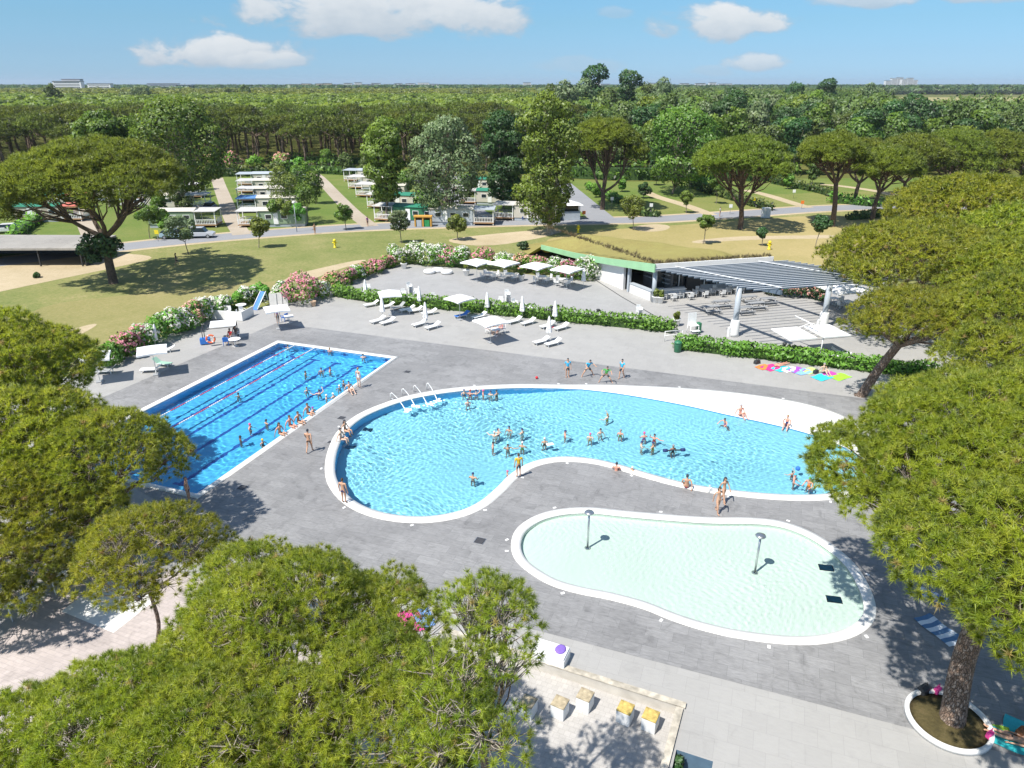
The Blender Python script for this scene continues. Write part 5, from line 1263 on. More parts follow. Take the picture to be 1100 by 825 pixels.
for x, mm in ((-0.68, M_grey), (0.68, mat('bin green', (0.02, 0.25, 0.08), 0.5, .1, 2))):
    m_ = MB(); m_.box((x, -0.05, 0.55), (0.85, 0.75, 1.1), taper=1.08); m_.build('bin', mm, t, 0.03)
M_yellow = mat('yellow paint', (0.75, 0.60, 0.02), 0.5, .06, 2); M_orange = mat('orange plastic', (0.75, 0.18, 0.02), 0.5, .06, 2)
for u, v, lab in ((360, 266, 'yellow hydrant on the dry lawn above the flower hedge'), (826, 268, 'yellow hydrant on the dry lawn behind the pergola'), (621, 250, 'small yellow hydrant on the verge right of the tall olive tree')):
    p = G(u, v); t = thing('hydrant', lab, 'hydrant', p)
    m_ = MB(); m_.lathe([(0.26, 0), (0.26, 0.1), (0.17, 0.14), (0.17, 0.95), (0.24, 1.0), (0.22, 1.15), (0.08, 1.28), (0.02, 1.3)], n=12); m_.build('body', M_yellow, t)
    m_ = MB(); m_.tube([(-0.34, 0, 0.75), (0.34, 0, 0.75)], 0.09, 8); m_.tube([(0, -0.32, 0.62), (0, 0, 0.62)], 0.1, 8); m_.build('outlet', M_yellow, t)
for u, v, mm, h, lab in ((170, 259, M_yellow, 1.7, 'yellow warning sign by the road left of the grey green sapling'), (785, 199, M_orange, 1.8, 'orange sign on the far lawn left of the hedge'), (861, 224, M_orange, 1.5, 'orange sign standing in the road bend'), (809, 221, M_yellow, 1.6, 'yellow sign behind the lone forked pine'), (784, 230, M_white, 1.8, 'white sign on a thin post by the road'), (699, 229, M_white, 1.8, 'white sign beside the hedge at the side road junction'), (657, 224, M_white, 2.2, 'white sign beside the tall forked pine'), (852, 213, M_white, 1.8, 'white sign on the far right lawn'), (627, 235, M_orange, 1.4, 'orange barrier board at the side road junction')):
    p = G(u, v); t = thing('road_sign', lab, 'sign', p)
    m_ = MB(); m_.tube([(0, 0, 0), (0, 0, h)], 0.04, 8); m_.build('post', M_steel, t)
    m_ = MB(); m_.box((0, -0.06, h - 0.3), (0.62, 0.04, 0.62)); m_.build('panel', mm, t, 0.01)
p = G(822, 234); t = thing('utility_cabinet', 'white utility cabinet beside the road in front of the hedge', 'cabinet', p)
m_ = MB(); m_.box((0, 0, 0.95), (1.5, 0.7, 1.7)); m_.build('body', M_white, t, 0.02); m_ = MB(); m_.box((0, 0, 0.05), (1.6, 0.8, 0.1)); m_.build('plinth', M_concrete, t); m_ = MB(); m_.box((0, -0.36, 0.95), (0.03, 0.03, 1.5)); m_.build('handle', M_grey, t)
p = G(319, 249); t = thing('street_lamp', 'street lamp on the verge beside the white porch row', 'lamp', p)
m_ = MB(); m_.tube([(0, 0, 0), (0, 0, 4.6)], [0.07, 0.045], 8); m_.build('post', M_grey, t); m_ = MB(); m_.blob((0, 0, 4.75), (0.28, 0.28, 0.22)); m_.build('lamp_globe', M_white, t)
# ---- far buildings on the skyline
rngb = np.random.default_rng(17)
def block(label, u, w, h, Y, m_w=None, roof=None, n=4):
    p = GY(u, 92, Y); t = thing('distant_building', label, 'building', (p.x, p.y, 0))
    mw = m_w or M_wallw
    m_ = MB(); m_.box((0, 0, h / 2), (w, 14, h)); m_.build('wall', mw, t)
    m_ = MB(); m_.box((0, 0, h + 0.4), (w + 1.5, 15.5, 0.8)); m_.build('roof', roof or M_grey, t)
    m_ = MB()
    for k in range(int(h // 3.2)): m_.box((0, -7.05, 2.1 + 3.2 * k), (w * 0.9, 0.2, 1.2))
    m_.build('window', M_glass, t)
M_roofdk = mat('dark slate roof', (0.12, 0.09, 0.09), 0.8, .1, 1); M_sandw = mat('ochre render', (0.55, 0.44, 0.28), 0.8, .05, 1)
block('long dark roofed hotel block on the skyline at the left', 74, 62, 27, 1700, None, M_roofdk); block('upper storey block on top of the dark roofed hotel skyline', 79, 40, 31, 1716, None, M_roofdk); block('low white building right of the dark roofed hotel on the skyline', 108, 50, 22, 1700, None, M_roofdk)
block('long dark building on the skyline right of the tall round tree', 176, 70, 22, 1800, M_grey, M_roofdk); block('small white building on the skyline beside the long dark one', 199, 36, 20, 1800)
for i, u in enumerate([318, 329, 343, 352, 364, 374, 385, 396, 404, 416, 428, 441, 455, 466, 566, 640, 650, 702, 716, 735, 752, 765, 775, 782]):
    Y = 3000 + 60 * (i % 5)
    block('small pale house in the row along the middle of the horizon', u, float(rngb.uniform(26, 46)), float(rngb.uniform(19, 27)), Y, M_sandw if i < 4 else None, M_roofdk if i % 3 else None)
    C.objects[-1]
for o_ in C.objects:
    if o_.get('label', '').startswith('small pale house'): o_['group'] = 'pale houses along the horizon'
for i, u in enumerate([953, 959, 965, 970, 976, 981]):
    block('white tower block in the cluster on the right horizon', u, 22, float([33, 41, 44, 38, 42, 35][i]), 2900 + 40 * (i % 3))
for o_ in C.objects:
    if o_.get('label', '').startswith('white tower block'): o_['group'] = 'white tower blocks on the right horizon'
# ================================================================ POOL FURNITURE
def place(proto, first, u, v, rz, label, group=None, z=0.0, w=None):
    o = proto if first else copy_tree(proto)
    p = w if w is not None else G(u, v)
    o.location = (p[0], p[1], z); o.rotation_euler = (0, 0, R(rz)); o['label'] = label
    if proto.name.startswith('sun_lounger'): o.scale = (0.9, 0.9, 0.9)
    if group: o['group'] = group
    return o
def series(proto, rows, group):
    """rows: u, v, rz, label (repeats may share a label only when nothing tells them apart)"""
    return [place(proto, i == 0, *r, group=group) for i, r in enumerate(rows)]
M_plasticgrey = mat('grey plastic', (0.32, 0.33, 0.34), 0.5, .05, 2); M_blue = mat('blue plastic', (0.03, 0.17, 0.55), 0.5, .06, 2); M_greenfab = mat('pale green fabric', (0.28, 0.46, 0.36), 0.8, .06, 2); M_pinkfab = mat('pink fabric', (0.70, 0.06, 0.28), 0.85, .08, 3)
def mk_lounger(name, cloth, frame=None, raised=0.32):
    t = thing(name, '', 'sun lounger')
    m_ = MB(); m_.box((-0.30, 0, 0.33), (1.30, 0.62, 0.05)); m_.build('seat', cloth, t, 0.012)
    m_ = MB(); a = Vector((0.35, 0, 0.33)); ang = math.atan2(raised, 0.6)
    Mx = Matrix.Translation(a) @ Matrix.Rotation(-ang, 4, 'Y'); m_.box((0.34, 0, 0), (0.68, 0.62, 0.05), M=Mx); m_.build('backrest', cloth, t, 0.012)
    for x in (-0.8, 0.45):
        for y in (-0.27, 0.27):
            m_ = MB(); m_.box((x, y, 0.155), (0.06, 0.05, 0.31)); m_.build('leg', frame or M_white, t)
    m_ = MB()
    for y in (-0.32, 0.32): m_.box((-0.30, y, 0.31), (1.32, 0.035, 0.05))
    m_.build('frame', frame or M_white, t)
    return t
LG = 'white sun loungers on the pale deck'
series(mk_lounger('sun_lounger', M_white), [(399, 329, 35, 'white lounger below the leftmost closed parasol by the green hedge'), (416, 331, 35, 'white lounger under the square parasol at the left end of the green hedge'), (437.5, 334.5, 30, 'white lounger right of the raised grey one'), (446, 335.5, 30, 'white lounger below the closed parasol, second right of the grey one'),
    (406, 346.5, 45, 'left lounger of the pair under the lone closed parasol nearest the lap pool'), (416.5, 348, 45, 'right lounger of the pair under the lone closed parasol nearest the lap pool'), (451, 350, 45, 'left lounger of the pair under the second lone closed parasol'), (465, 353, 45, 'right lounger of the pair under the second lone closed parasol'), (461, 338, 30, 'single white lounger above the second lone closed parasol'),
    (515, 342, 40, 'white lounger half under the big white parasol with seated people'), (552.5, 347, 40, 'left lounger of the pair below the hedge, right of the big parasol'), (567.5, 348.5, 40, 'right lounger of the pair below the hedge, right of the big parasol'), (588, 352, 40, 'white lounger beside the closed parasol with a red towel'), (603, 354, 40, 'white lounger right of the closed parasol with a red towel'),
    (581.5, 369, 35, 'left lounger of the pair nearest the slate paving'), (594, 371, 35, 'right lounger of the pair nearest the slate paving'), (163, 399.5, 8, 'flat white lounger beside the green one near the lap pool'), (178, 378.5, 20, 'white lounger behind the leaning closed parasol near the lap pool'), (862, 379, 150, 'white lounger in front of the double cantilever parasol'), (903, 381, 150, 'raised white lounger right of the cantilever parasol mast'), (893, 384, 150, 'white lounger just behind the hedge under the cantilever parasol'), (813, 313, 170, 'left white lounger at the far edge of the pergola'), (830, 312, 170, 'right white lounger at the far edge of the pergola')], LG)
series(mk_lounger('sun_lounger', M_plasticgrey, raised=0.5), [(428, 332, 40, 'grey lounger with raised back beside the square parasol'), (115, 401, 8, 'grey lounger under the leftmost white parasol')], None)
series(mk_lounger('sun_lounger', M_greenfab, raised=0.5), [(175, 393, 165, 'pale green lounger with raised back near the lap pool')], None)
series(mk_lounger('sun_lounger', M_blue), [(496.5, 341, 40, 'bright blue lounger below the round topped parasol at the hedge')], None)
# ---- open parasols
def parasol(label, u, v, size, z=2.35, rz=20, rise=0.42, tilt=None, group=None, sq=4):
    p = G(u, v, z); t = thing('parasol', label, 'parasol', (p.x, p.y, 0), R(rz), group)
    m_ = MB(); m_.tube([(0, 0, 0.04), (0, 0, z + rise - 0.05)], 0.025, 8); m_.build('pole', M_white, t)
    m_ = MB(); m_.box((0, 0, 0.04), (0.55, 0.55, 0.08)); m_.build('base', M_plasticgrey, t, 0.01)
    m_ = MB(); h = size / 2; n = sq * 3; ring = []; mid = []
    for k in range(sq):
        a0 = 2 * math.pi * (k + 0.5) / sq; a1 = 2 * math.pi * (k + 1.5) / sq; rr = h / math.cos(math.pi / sq)
        A = Vector((rr * math.cos(a0), rr * math.sin(a0))); B = Vector((rr * math.cos(a1), rr * math.sin(a1)))
        for q in range(3):
            P = A.lerp(B, q / 3); k_ = 1 - 0.035 * math.sin(math.pi * q / 3)
            ring.append((P.x * k_, P.y * k_, z + (0.05 if q else 0))); mid.append((P.x * 0.5, P.y * 0.5, z + rise * (0.47 if q else 0.53)))
    vs = [(0, 0, z + rise)] + mid + ring + [(x, y, zz - 0.14) for x, y, zz in ring]; fs = []
    for i in range(n):
        j = (i + 1) % n
        fs += [(0, 1 + i, 1 + j), (1 + i, 1 + n + i, 1 + n + j, 1 + j), (1 + n + i, 1 + 2 * n + i, 1 + 2 * n + j, 1 + n + j)]
    me = bpy.data.meshes.new('canopy'); me.from_pydata(vs, [], fs); me.materials.append(M_canvas)
    link('canopy', me, None, t)
    m_ = MB()
    for k in range(sq):
        a0 = 2 * math.pi * (k + 0.5) / sq; rr = h / math.cos(math.pi / sq)
        m_.tube([(0, 0, z + rise - 0.06), (rr * math.cos(a0) * .97, rr * math.sin(a0) * .97, z - 0.03)], 0.014, 4)
    m_.build('rib', M_steel, t)
    return t
for a in [('leftmost white parasol, half hidden by the left pine', 101, 383, 2.3, 2.2, 25), ('flat white parasol in front of the leaning closed one near the lap pool', 163, 376, 2.3, 2.2, 25), ('flat white parasol over the seat with the blue chair by the lap pool corner', 297, 331.5, 2.3, 2.1, 25),
          ('square white parasol at the left end of the green hedge', 418.5, 315.5, 2.3, 2.3, 15), ('rounded white parasol in the middle of the green hedge', 493.5, 320.5, 2.3, 2.3, 45), ('first white parasol from the left on the upper terrace', 512, 281.5, 2.85, 2.4, 50), ('second white parasol from the left on the upper terrace', 541, 282.5, 2.85, 2.4, 50),
          ('third white parasol from the left on the upper terrace', 576, 285.5, 2.85, 2.4, 50), ('fourth white parasol on the upper terrace, nearest the bar', 609, 289, 2.85, 2.4, 50), ('flat white parasol over the seated group in the middle of the deck', 527, 345, 2.5, 2.1, 35), ('large white canopy behind the right side of the pergola', 905, 309, 4.6, 2.4, 15)]:
    parasol(a[0], a[1], a[2], a[3], z=a[4], rz=a[5], rise=0.2 if 'flat' in a[0] else 0.45, group='open white parasols')
def closed_parasol(label, u, v, h=2.4, lean=0.0):
    p = G(u, v); t = thing('closed_parasol', label, 'parasol', (p.x, p.y, 0), 0, 'folded white parasols')
    m_ = MB(); m_.tube([(0, 0, 0), (lean, 0, h)], 0.025, 8); m_.build('pole', M_white, t)
    m_ = MB(); m_.box((0, 0, 0.04), (0.5, 0.5, 0.08)); m_.build('base', M_plasticgrey, t, 0.01)
    n = 12; vs = []; prof = [(0.03, h + 0.06), (0.09, h - 0.15), (0.15, h * 0.72), (0.20, h * 0.5), (0.23, h * 0.36), (0.16, h * 0.33)]
    for r_, z in prof:
        for k in range(n):
            q = 2 * math.pi * k / n; rr = r_ * (1 + 0.22 * (-1) ** k); vs.append((rr * math.cos(q) + lean * z / h, rr * math.sin(q), z))
    fs = [(i * n + k, i * n + (k + 1) % n, (i + 1) * n + (k + 1) % n, (i + 1) * n + k) for i in range(len(prof) - 1) for k in range(n)]
    me = bpy.data.meshes.new('canopy'); me.from_pydata(vs, [], fs); me.materials.append(M_canvas); link('canopy', me, None, t)
    m_ = MB(); m_.tube([(lean * .52, 0, h * 0.50), (lean * .55, 0, h * 0.53)], 0.215, 12); m_.build('strap', M_white, t)
for a in [('folded white parasol at the left end of the green hedge', 393.5, 323), ('folded white parasol in the hedge between the square and the rounded parasol', 451, 331), ('lone folded parasol over a pair of loungers nearest the lap pool', 411.5, 343), ('lone folded parasol over a pair of loungers right of the first lone one', 457.5, 349.5), ('folded white parasol in the hedge behind the seated group', 523.5, 338),
          ('folded white parasol in the hedge right of the seated group', 561, 342.5), ('folded white parasol with a red towel at its foot', 596, 348), ('lone folded parasol over the loungers nearest the slate paving', 589.5, 366), ('folded white parasol at the bar end of the upper terrace', 626.5, 309)]: closed_parasol(*a)
closed_parasol('folded parasol leaning behind the flat white one near the lap pool', 167, 374, 2.3, 0.3)
# cantilever double parasol
p = G(880, 386); t = thing('cantilever_parasol', 'double white cantilever parasol on a leaning mast in front of the pergola', 'parasol', (p.x, p.y, 0), R(12))
m_ = MB(); m_.tube([(0, 0, 0), (0.25, 0.3, 2.1), (-0.1, 2.2, 2.75), (-0.6, 3.6, 2.95)], 0.06, 8); m_.build('mast', M_white, t)
for x in (-2.0, 1.3):
    m_ = MB(); h = 1.3
    m_.add([(x - h, -0.2, 2.15), (x + h, -0.2, 2.15), (x + h, 2.9, 2.15), (x - h, 2.9, 2.15), (x, 1.35, 2.5)], [(0, 1, 4), (1, 2, 4), (2, 3, 4), (3, 0, 4)]); m_.add([(x - h, -0.2, 2.03), (x + h, -0.2, 2.03), (x + h, 2.9, 2.03), (x - h, 2.9, 2.03), (x - h, -0.2, 2.148), (x + h, -0.2, 2.148), (x + h, 2.9, 2.148), (x - h, 2.9, 2.148)], [(0, 1, 5, 4), (1, 2, 6, 5), (2, 3, 7, 6), (3, 0, 4, 7)])
    m_.build('canopy', M_canvas, t)
m_ = MB(); m_.tube([(-2.0, 1.35, 2.5), (-0.1, 2.0, 2.72), (1.3, 1.35, 2.5)], 0.04, 6); m_.build('arm', M_white, t)
m_ = MB(); m_.box((0, 0, 0.06), (1.0, 1.0, 0.12)); m_.build('base', M_plasticgrey, t, 0.02)
# ---- chairs and tables
def mk_chair(m, name='plastic_chair'):
    t = thing(name, '', 'chair')
    m_ = MB(); m_.box((0, 0, 0.43), (0.50, 0.48, 0.04)); m_.build('seat', m, t, 0.012)
    m_ = MB(); m_.box((0, 0.25, 0.68), (0.48, 0.04, 0.46), M=Matrix.Rotation(-0.06, 4, 'X')); m_.build('backrest', m, t, 0.012)
    for x in (-0.21, 0.21):
        for y in (-0.2, 0.22):
            m_ = MB(); m_.tube([(x * 1.1, y * 1.1, 0), (x, y, 0.42)], 0.022, 6); m_.build('leg', m, t)
        m_ = MB(); m_.box((x * 1.18, 0.0, 0.64), (0.05, 0.46, 0.03)); m_.box((x * 1.18, -0.2, 0.53), (0.04, 0.04, 0.2)); m_.build('armrest', m, t)
    return t
def mk_table(m, name='round_table', r=0.45, sq=False):
    t = thing(name, '', 'table')
    m_ = MB()
    if sq: m_.box((0, 0, 0.72), (2 * r, 2 * r, 0.04))
    else: m_.lathe([(r, 0.70), (r, 0.74)], n=20)
    m_.build('tabletop', m, t)
    m_ = MB(); m_.tube([(0, 0, 0.03), (0, 0, 0.70)], 0.04, 8); m_.build('pedestal', m, t)
    m_ = MB(); m_.box((0, 0, 0.02), (0.55, 0.08, 0.04)); m_.box((0, 0, 0.022), (0.08, 0.55, 0.036)); m_.build('foot', m, t)
    return t
chair0 = mk_chair(M_white); table0 = mk_table(M_white, sq=True); rt0 = mk_table(M_white, 'round_table', 0.55)
used = {}
def put(proto, x, y, rz, label, group, z=0.0):
    f = proto.name not in used; used[proto.name] = 1
    return place(proto, f, 0, 0, rz, label, group, z, (x, y))
for i, nm_ in enumerate(('first', 'second', 'third', 'fourth')):
    u, v = ((526, 299), (548, 300), (583, 303), (605, 306))[i]; b = G(u, v)
    put(rt0, b.x, b.y, 0, 'round white table under the %s terrace parasol' % nm_, 'round tables under the terrace parasols')
    for k in range(4):
        a = 0.5 + k * math.pi / 2; put(chair0, b.x + 0.95 * math.cos(a), b.y + 0.95 * math.sin(a), math.degrees(a) - 90, 'white plastic chair round the table under the %s terrace parasol' % nm_, 'chairs under the %s terrace parasol' % nm_)
TB = [(720, 321.5), (738, 320), (753.5, 318), (772, 317), (789, 316)]
for i, (u, v) in enumerate(TB):
    b = G(u, v); od = ('first', 'second', 'third', 'fourth', 'fifth')[i]
    put(table0, b.x, b.y, 15, 'square white table in front of the bar, %s from the bar corner' % od, 'square tables in front of the bar')
    for k in range(4):
        a = 0.26 + k * math.pi / 2; put(chair0, b.x + 0.8 * math.cos(a), b.y + 0.8 * math.sin(a), math.degrees(a) - 90, 'white plastic chair at the %s table in front of the bar' % od, 'chairs at the %s bar table' % od)
for i, (u, v, n_) in enumerate([(895, 327, 'left'), (909, 331, 'right')]):
    b = G(u, v); put(table0, b.x, b.y, 15, 'white table at the right edge of the pergola, %s one' % n_, 'tables at the right edge of the pergola')
    for k in range(4):
        a = 0.26 + k * math.pi / 2; put(chair0, b.x + 0.8 * math.cos(a), b.y + 0.8 * math.sin(a), math.degrees(a) - 90, 'white chair at the %s table right of the pergola' % n_, 'chairs at the %s table right of the pergola' % n_)
# chair stacks along the hedge on the terrace
for i, (u, v, n_, lab) in enumerate([(396, 318, 5, "short stack at the hedge's left end"), (434, 322, 4, 'low stack left of the tall one behind the hedge'), (441, 320, 9, 'tall stack behind the left part of the hedge'), (447.5, 323, 5, 'stack right of the tall one behind the hedge'), (466, 326.5, 4, "stack just left of the rounded parasol"),
        (506, 332, 3, "stack just right of the rounded parasol"), (538, 332, 5, 'stack left of the tall middle one behind the hedge'), (545.5, 330, 10, 'tall stack behind the middle of the hedge'), (553, 334, 5, 'stack right of the tall middle one behind the hedge'), (677, 350, 5, "stack left of the hedge end's tall one"), (686, 346, 9, 'tall stack at the right end of the hedge'), (694, 351, 5, "stack at the hedge end beside the drain")]):
    b = G(u, v)
    for k in range(n_):
        put(chair0, b.x, b.y - 0.02 * k, 20 * (i % 3), 'white plastic chair in the ' + lab, lab, 0.12 * k)
b = G(441, 325)
for i, (u, v, lab) in enumerate([(440, 327, 'round white table among the chair stacks at the left of the hedge'), (561, 334.5, 'round white table among the chair stacks at the middle of the hedge'), (571, 337, 'second round white table right of the middle chair stacks'), (703, 353, 'round white table beside the right end of the hedge')]):
    b = G(u, v); put(rt0, b.x, b.y, 10 * i, lab, 'spare round tables behind the hedge')
# picnic tables
pk = thing('picnic_table', '', 'picnic table')
m_ = MB()
for k in range(5): m_.box((0, -0.32 + 0.16 * k, 0.74), (1.8, 0.145, 0.04))
m_.build('tabletop', M_plasticgrey, pk)
for sy in (-1, 1):
    m_ = MB()
    for k in range(2): m_.box((0, sy * (0.66 + 0.15 * k), 0.45), (1.8, 0.135, 0.04))
    m_.build('bench', M_plasticgrey, pk)
for sx in (-0.7, 0.7):
    m_ = MB(); m_.tube([(sx, -0.75, 0), (sx, -0.25, 0.72)], 0.035, 6); m_.tube([(sx, 0.75, 0), (sx, 0.25, 0.72)], 0.035, 6); m_.box((sx, 0, 0.41), (0.05, 1.5, 0.04)); m_.build('leg', M_plasticgrey, pk)
series(pk, [(763, 336, 15, 'grey picnic table nearest the bar corner column under the pergola'), (775, 330, 15, 'grey picnic table behind the front one under the pergola'), (799, 337, 15, 'grey picnic table right of the left pergola column, front one'), (812, 332, 15, 'grey picnic table in the middle under the pergola'), (824, 327, 15, 'grey picnic table farthest right under the pergola'), (804, 325, 15, 'grey picnic table at the back under the pergola')], 'picnic tables under the pergola')
# ---- planters, seats, lamps, bin
def planter(label, u, v, r=0.42, h=0.75, plant=True, m=None, hp=0.9, seed=1):
    p = G(u, v); t = thing('planter', label, 'planter', p)
    m_ = MB(); m_.lathe([(r * 0.62, 0), (r * 0.7, 0.04), (r, h - 0.08), (r * 1.08, h - 0.07), (r * 1.08, h), (r * 0.9, h), (r * 0.88, h - 0.08), (0.001, h - 0.08)], n=20); m_.build('pot', m or M_white, t)
    if plant:
        rng = np.random.default_rng(seed); lb = ell_lobes(rng, (0, 0, h + hp * 0.45), r * 0.9, hp * 0.5, 6, 0.24)
        foliage('plant', lb, 500, 0.14, seed, BROAD['poplar'], t, lo=-0.9)
for a in [('white planter with a green bush at the terrace corner', 434, 288.5), ('white planter left of the first terrace parasol', 501, 296), ('white planter between the second and third terrace parasol', 560, 301.5), ('left one of two white planters at the bar corner', 704, 325), ('right one of two white planters at the bar corner', 709, 325.5), ('low white planter with a small bush in the hedge gap', 726, 350)]:
    planter(*a, seed=int(a[1]))
planter('terracotta pot in front of the round pink bush', 337, 329, 0.3, 0.6, False, mat('pale terracotta', (0.5, 0.36, 0.25), .8, .1, 3))
for u, v, lab in ((461.5, 293.5, 'left round white seat of the three on the upper terrace'), (470.5, 292, 'middle white seat of the three on the upper terrace'), (480, 294, 'right round white seat of the three on the upper terrace')):
    p = G(u, v); t = thing('pouf_seat', lab, 'seat', p, 0, 'round white seats'); m_ = MB(); m_.lathe([(0.5, 0.0), (0.72, 0.06), (0.78, 0.25), (0.74, 0.40), (0.66, 0.46), (0.001, 0.47)], n=24); m_.build('cushion', M_white, t)
    m_ = MB(); m_.lathe([(0.48, -0.01), (0.52, 0.02), (0.52, 0.05)], n=20); m_.build('base', M_plasticgrey, t)
for u, v, lab in ((592, 346, 'dark bollard lamp in the long hedge by the folded parasols'), (642, 349.5, 'dark bollard lamp in the right part of the long hedge'), (841, 388, 'dark bollard lamp in the hedge in front of the pergola'), (1002, 406, 'dark bollard lamp at the right end of the front hedge')):
    p = G(u, v); t = thing('bollard_lamp', lab, 'lamp', (p.x, p.y + .2, 0)); m_ = MB(); m_.tube([(0, 0, 0), (0, 0, 1.45)], 0.05, 8); m_.build('post', M_dark, t)
    m_ = MB(); m_.lathe([(0.06, 1.452), (0.16, 1.50), (0.2, 1.6), (0.17, 1.64), (0.001, 1.68)], n=14); m_.build('lamp_head', M_dark, t)
p = G(727.5, 378); t = thing('litter_bin', 'green litter bin at the left end of the front hedge', 'bin', p)
m_ = MB(); m_.lathe([(0.27, 0.0), (0.31, 0.05), (0.33, 0.8), (0.35, 0.85)], n=16); m_.build('body', M_green_paint, t); m_ = MB(); m_.lathe([(0.36, 0.853), (0.35, 0.95), (0.2, 1.06), (0.001, 1.08)], n=16); m_.build('lid', M_green_paint, t)
# metal gate and folded white tables with the second green bin by the hedge gap
p = G(723, 366); t = thing('handrail', 'white metal handrail at the gap between the two hedges', 'railing', (p.x, p.y, 0), R(15))
m_ = MB()
for x in (-0.9, 0.9): m_.tube([(x, 0, 0), (x, 0, 1.0)], 0.03, 6)
m_.build('post', M_white, t); m_ = MB()
for z in (0.6, 1.0): m_.tube([(-0.95, 0, z), (0.95, 0, z)], 0.028, 6)
m_.build('rail', M_white, t)
p = G(744, 358); t = thing('lifeguard_seat', 'tall white seat with green side behind the front hedge', 'lifeguard chair', (p.x, p.y, 0), R(15))
m_ = MB(); m_.box((0, 0, 0.85), (0.9, 0.7, 0.06)); m_.build('seat', M_white, t); m_ = MB(); m_.box((0, 0.36, 1.45), (0.9, 0.06, 1.1)); m_.build('backrest', M_white, t)
for x in (-0.42, 0.42):
    for y in (-0.3, 0.3): m_ = MB(); m_.tube([(x * 1.15, y * 1.2, 0), (x, y, 0.84)], 0.035, 6); m_.build('leg', M_white, t)
m_ = MB(); m_.box((0.62, 0.0, 0.55), (0.3, 0.5, 1.0)); m_.build('locker', M_green_paint, t, 0.02); m_ = MB(); m_.box((0, -0.55, 0.42), (0.8, 0.4, 0.05)); m_.build('footrest', M_white, t)
# ---- lifeguard station with shade and orange ring
p = G(238, 366); t = thing('shade_frame', 'dark framed lifeguard shade with small white canvas top by the lap pool', 'sunshade', (p.x, p.y, 0), R(18))
m_ = MB()
for x in (-1.5, 1.5):
    for y in (-0.8, 0.8): m_.tube([(x, y, 0), (x, y, 1.5)], 0.035, 6)
for y in (-0.8, 0.8): m_.tube([(-1.5, y, 1.5), (1.5, y, 1.5)], 0.03, 6)
for x in (-1.5, 1.5): m_.tube([(x, -0.8, 1.5), (x, 0.8, 1.5)], 0.03, 6)
m_.build('frame', M_dark, t)
m_ = MB(); m_.box((0.35, 0.2, 1.62), (2.3, 2.0, 0.05)); m_.build('canvas', M_canvas, t)
m_ = MB(); m_.box((-1.35, -0.6, 0.35), (0.9, 0.5, 0.55)); m_.build('locker', M_blue, t, 0.03)
p = G(228, 371.5); o = thing('lifebuoy', 'orange lifebuoy ring hanging on the lifeguard shade', 'lifebuoy', (p.x, p.y - 0.1, 0.72), R(18))
m_ = MB(); pts = [(0.36 * math.cos(q), 0, 0.36 * math.sin(q)) for q in np.linspace(0, 2 * math.pi, 25)]; m_.tube(pts, 0.085, 8, caps=False); m_.build('ring', mat('orange red plastic', (0.75, 0.16, 0.06), 0.45, .05, 2), o)
for q in (0.4, 1.97, 3.54, 5.11): m_ = MB(); m_.tube([(0.36 * math.cos(q), -0.0, 0.36 * math.sin(q)), (0.36 * math.cos(q + .25), 0, 0.36 * math.sin(q + .25))], 0.09, 8); m_.build('band', M_white, o)
b = G(253, 372); put(rt0, b.x, b.y, 0, 'round white table beside the lifeguard shade', None)
chb = mk_chair(M_blue)
series(chb, [(243, 371, 200, 'blue plastic chair under the lifeguard shade'), (306, 345, 240, 'blue plastic chair under the flat parasol by the lap pool corner')], None)
b = G(311, 347); put(table0, b.x, b.y, 20, 'small white table beside the blue chair by the lap pool corner', None)
b = G(101, 393); put(table0, b.x, b.y, 20, 'small white table under the leftmost parasol', None)
# ---- play pen, slide, boards
p = G(250, 339); t = thing('play_pen', 'low white panelled play pen full of chairs beside the flower hedge', 'play pen', (p.x, p.y, 0), R(-12))
for (x, y, lx, ly) in ((0, -1.5, 4.2, 0.08), (-2.06, 0, 0.08, 2.9), (2.06, -0.4, 0.08, 2.1)):
    m_ = MB(); m_.box((x, y, 0.5), (lx, ly, 0.95)); m_.build('panel', M_wallw, t, 0.01)
for k, (x, y) in enumerate(((-0.6, 0.2), (0.9, 0.5), (1.2, -0.5))):
    c = Matrix.Rotation(R(-12), 2) @ Vector((x, y)); put(chair0, p.x + c.x, p.y + c.y, 50 * k, ('white chair in the middle of the play pen', 'white chair at the back right of the play pen', 'white chair at the front right of the play pen')[k], None)
put(rt0, p.x + 0.4, p.y + 1.6, 0, 'round white table at the back of the play pen', None)
p = G(281, 330); t = thing('slide', 'small blue and white slide leaning by the flower hedge', 'slide', (p.x, p.y, 0), R(70))
m_ = MB(); m_.add([(-1.1, -0.3, 0.05), (-1.1, 0.3, 0.05), (0.6, 0.3, 1.6), (0.6, -0.3, 1.6), (-1.1, -0.3, 0.0), (-1.1, 0.3, 0.0), (0.6, 0.3, 1.54), (0.6, -0.3, 1.54)], [(3, 2, 1, 0), (4, 5, 6, 7), (0, 1, 5, 4), (1, 2, 6, 5), (2, 3, 7, 6), (3, 0, 4, 7)]); m_.build('chute', M_blue, t)
for y in (-0.34, 0.34):
    m_ = MB(); m_.tube([(-1.1, y, 0.1), (0.6, y, 1.66)], 0.05, 6); m_.build('side_rail', M_white, t)
m_ = MB()
for y in (-0.28, 0.28): m_.tube([(1.0, y, 0), (0.6, y, 1.62)], 0.04, 6)
for k in range(5): m_.tube([(0.96 - 0.08 * k, -0.28, 0.25 + 0.3 * k), (0.96 - 0.08 * k, 0.28, 0.25 + 0.3 * k)], 0.025, 6)
m_.build('ladder', M_white, t)
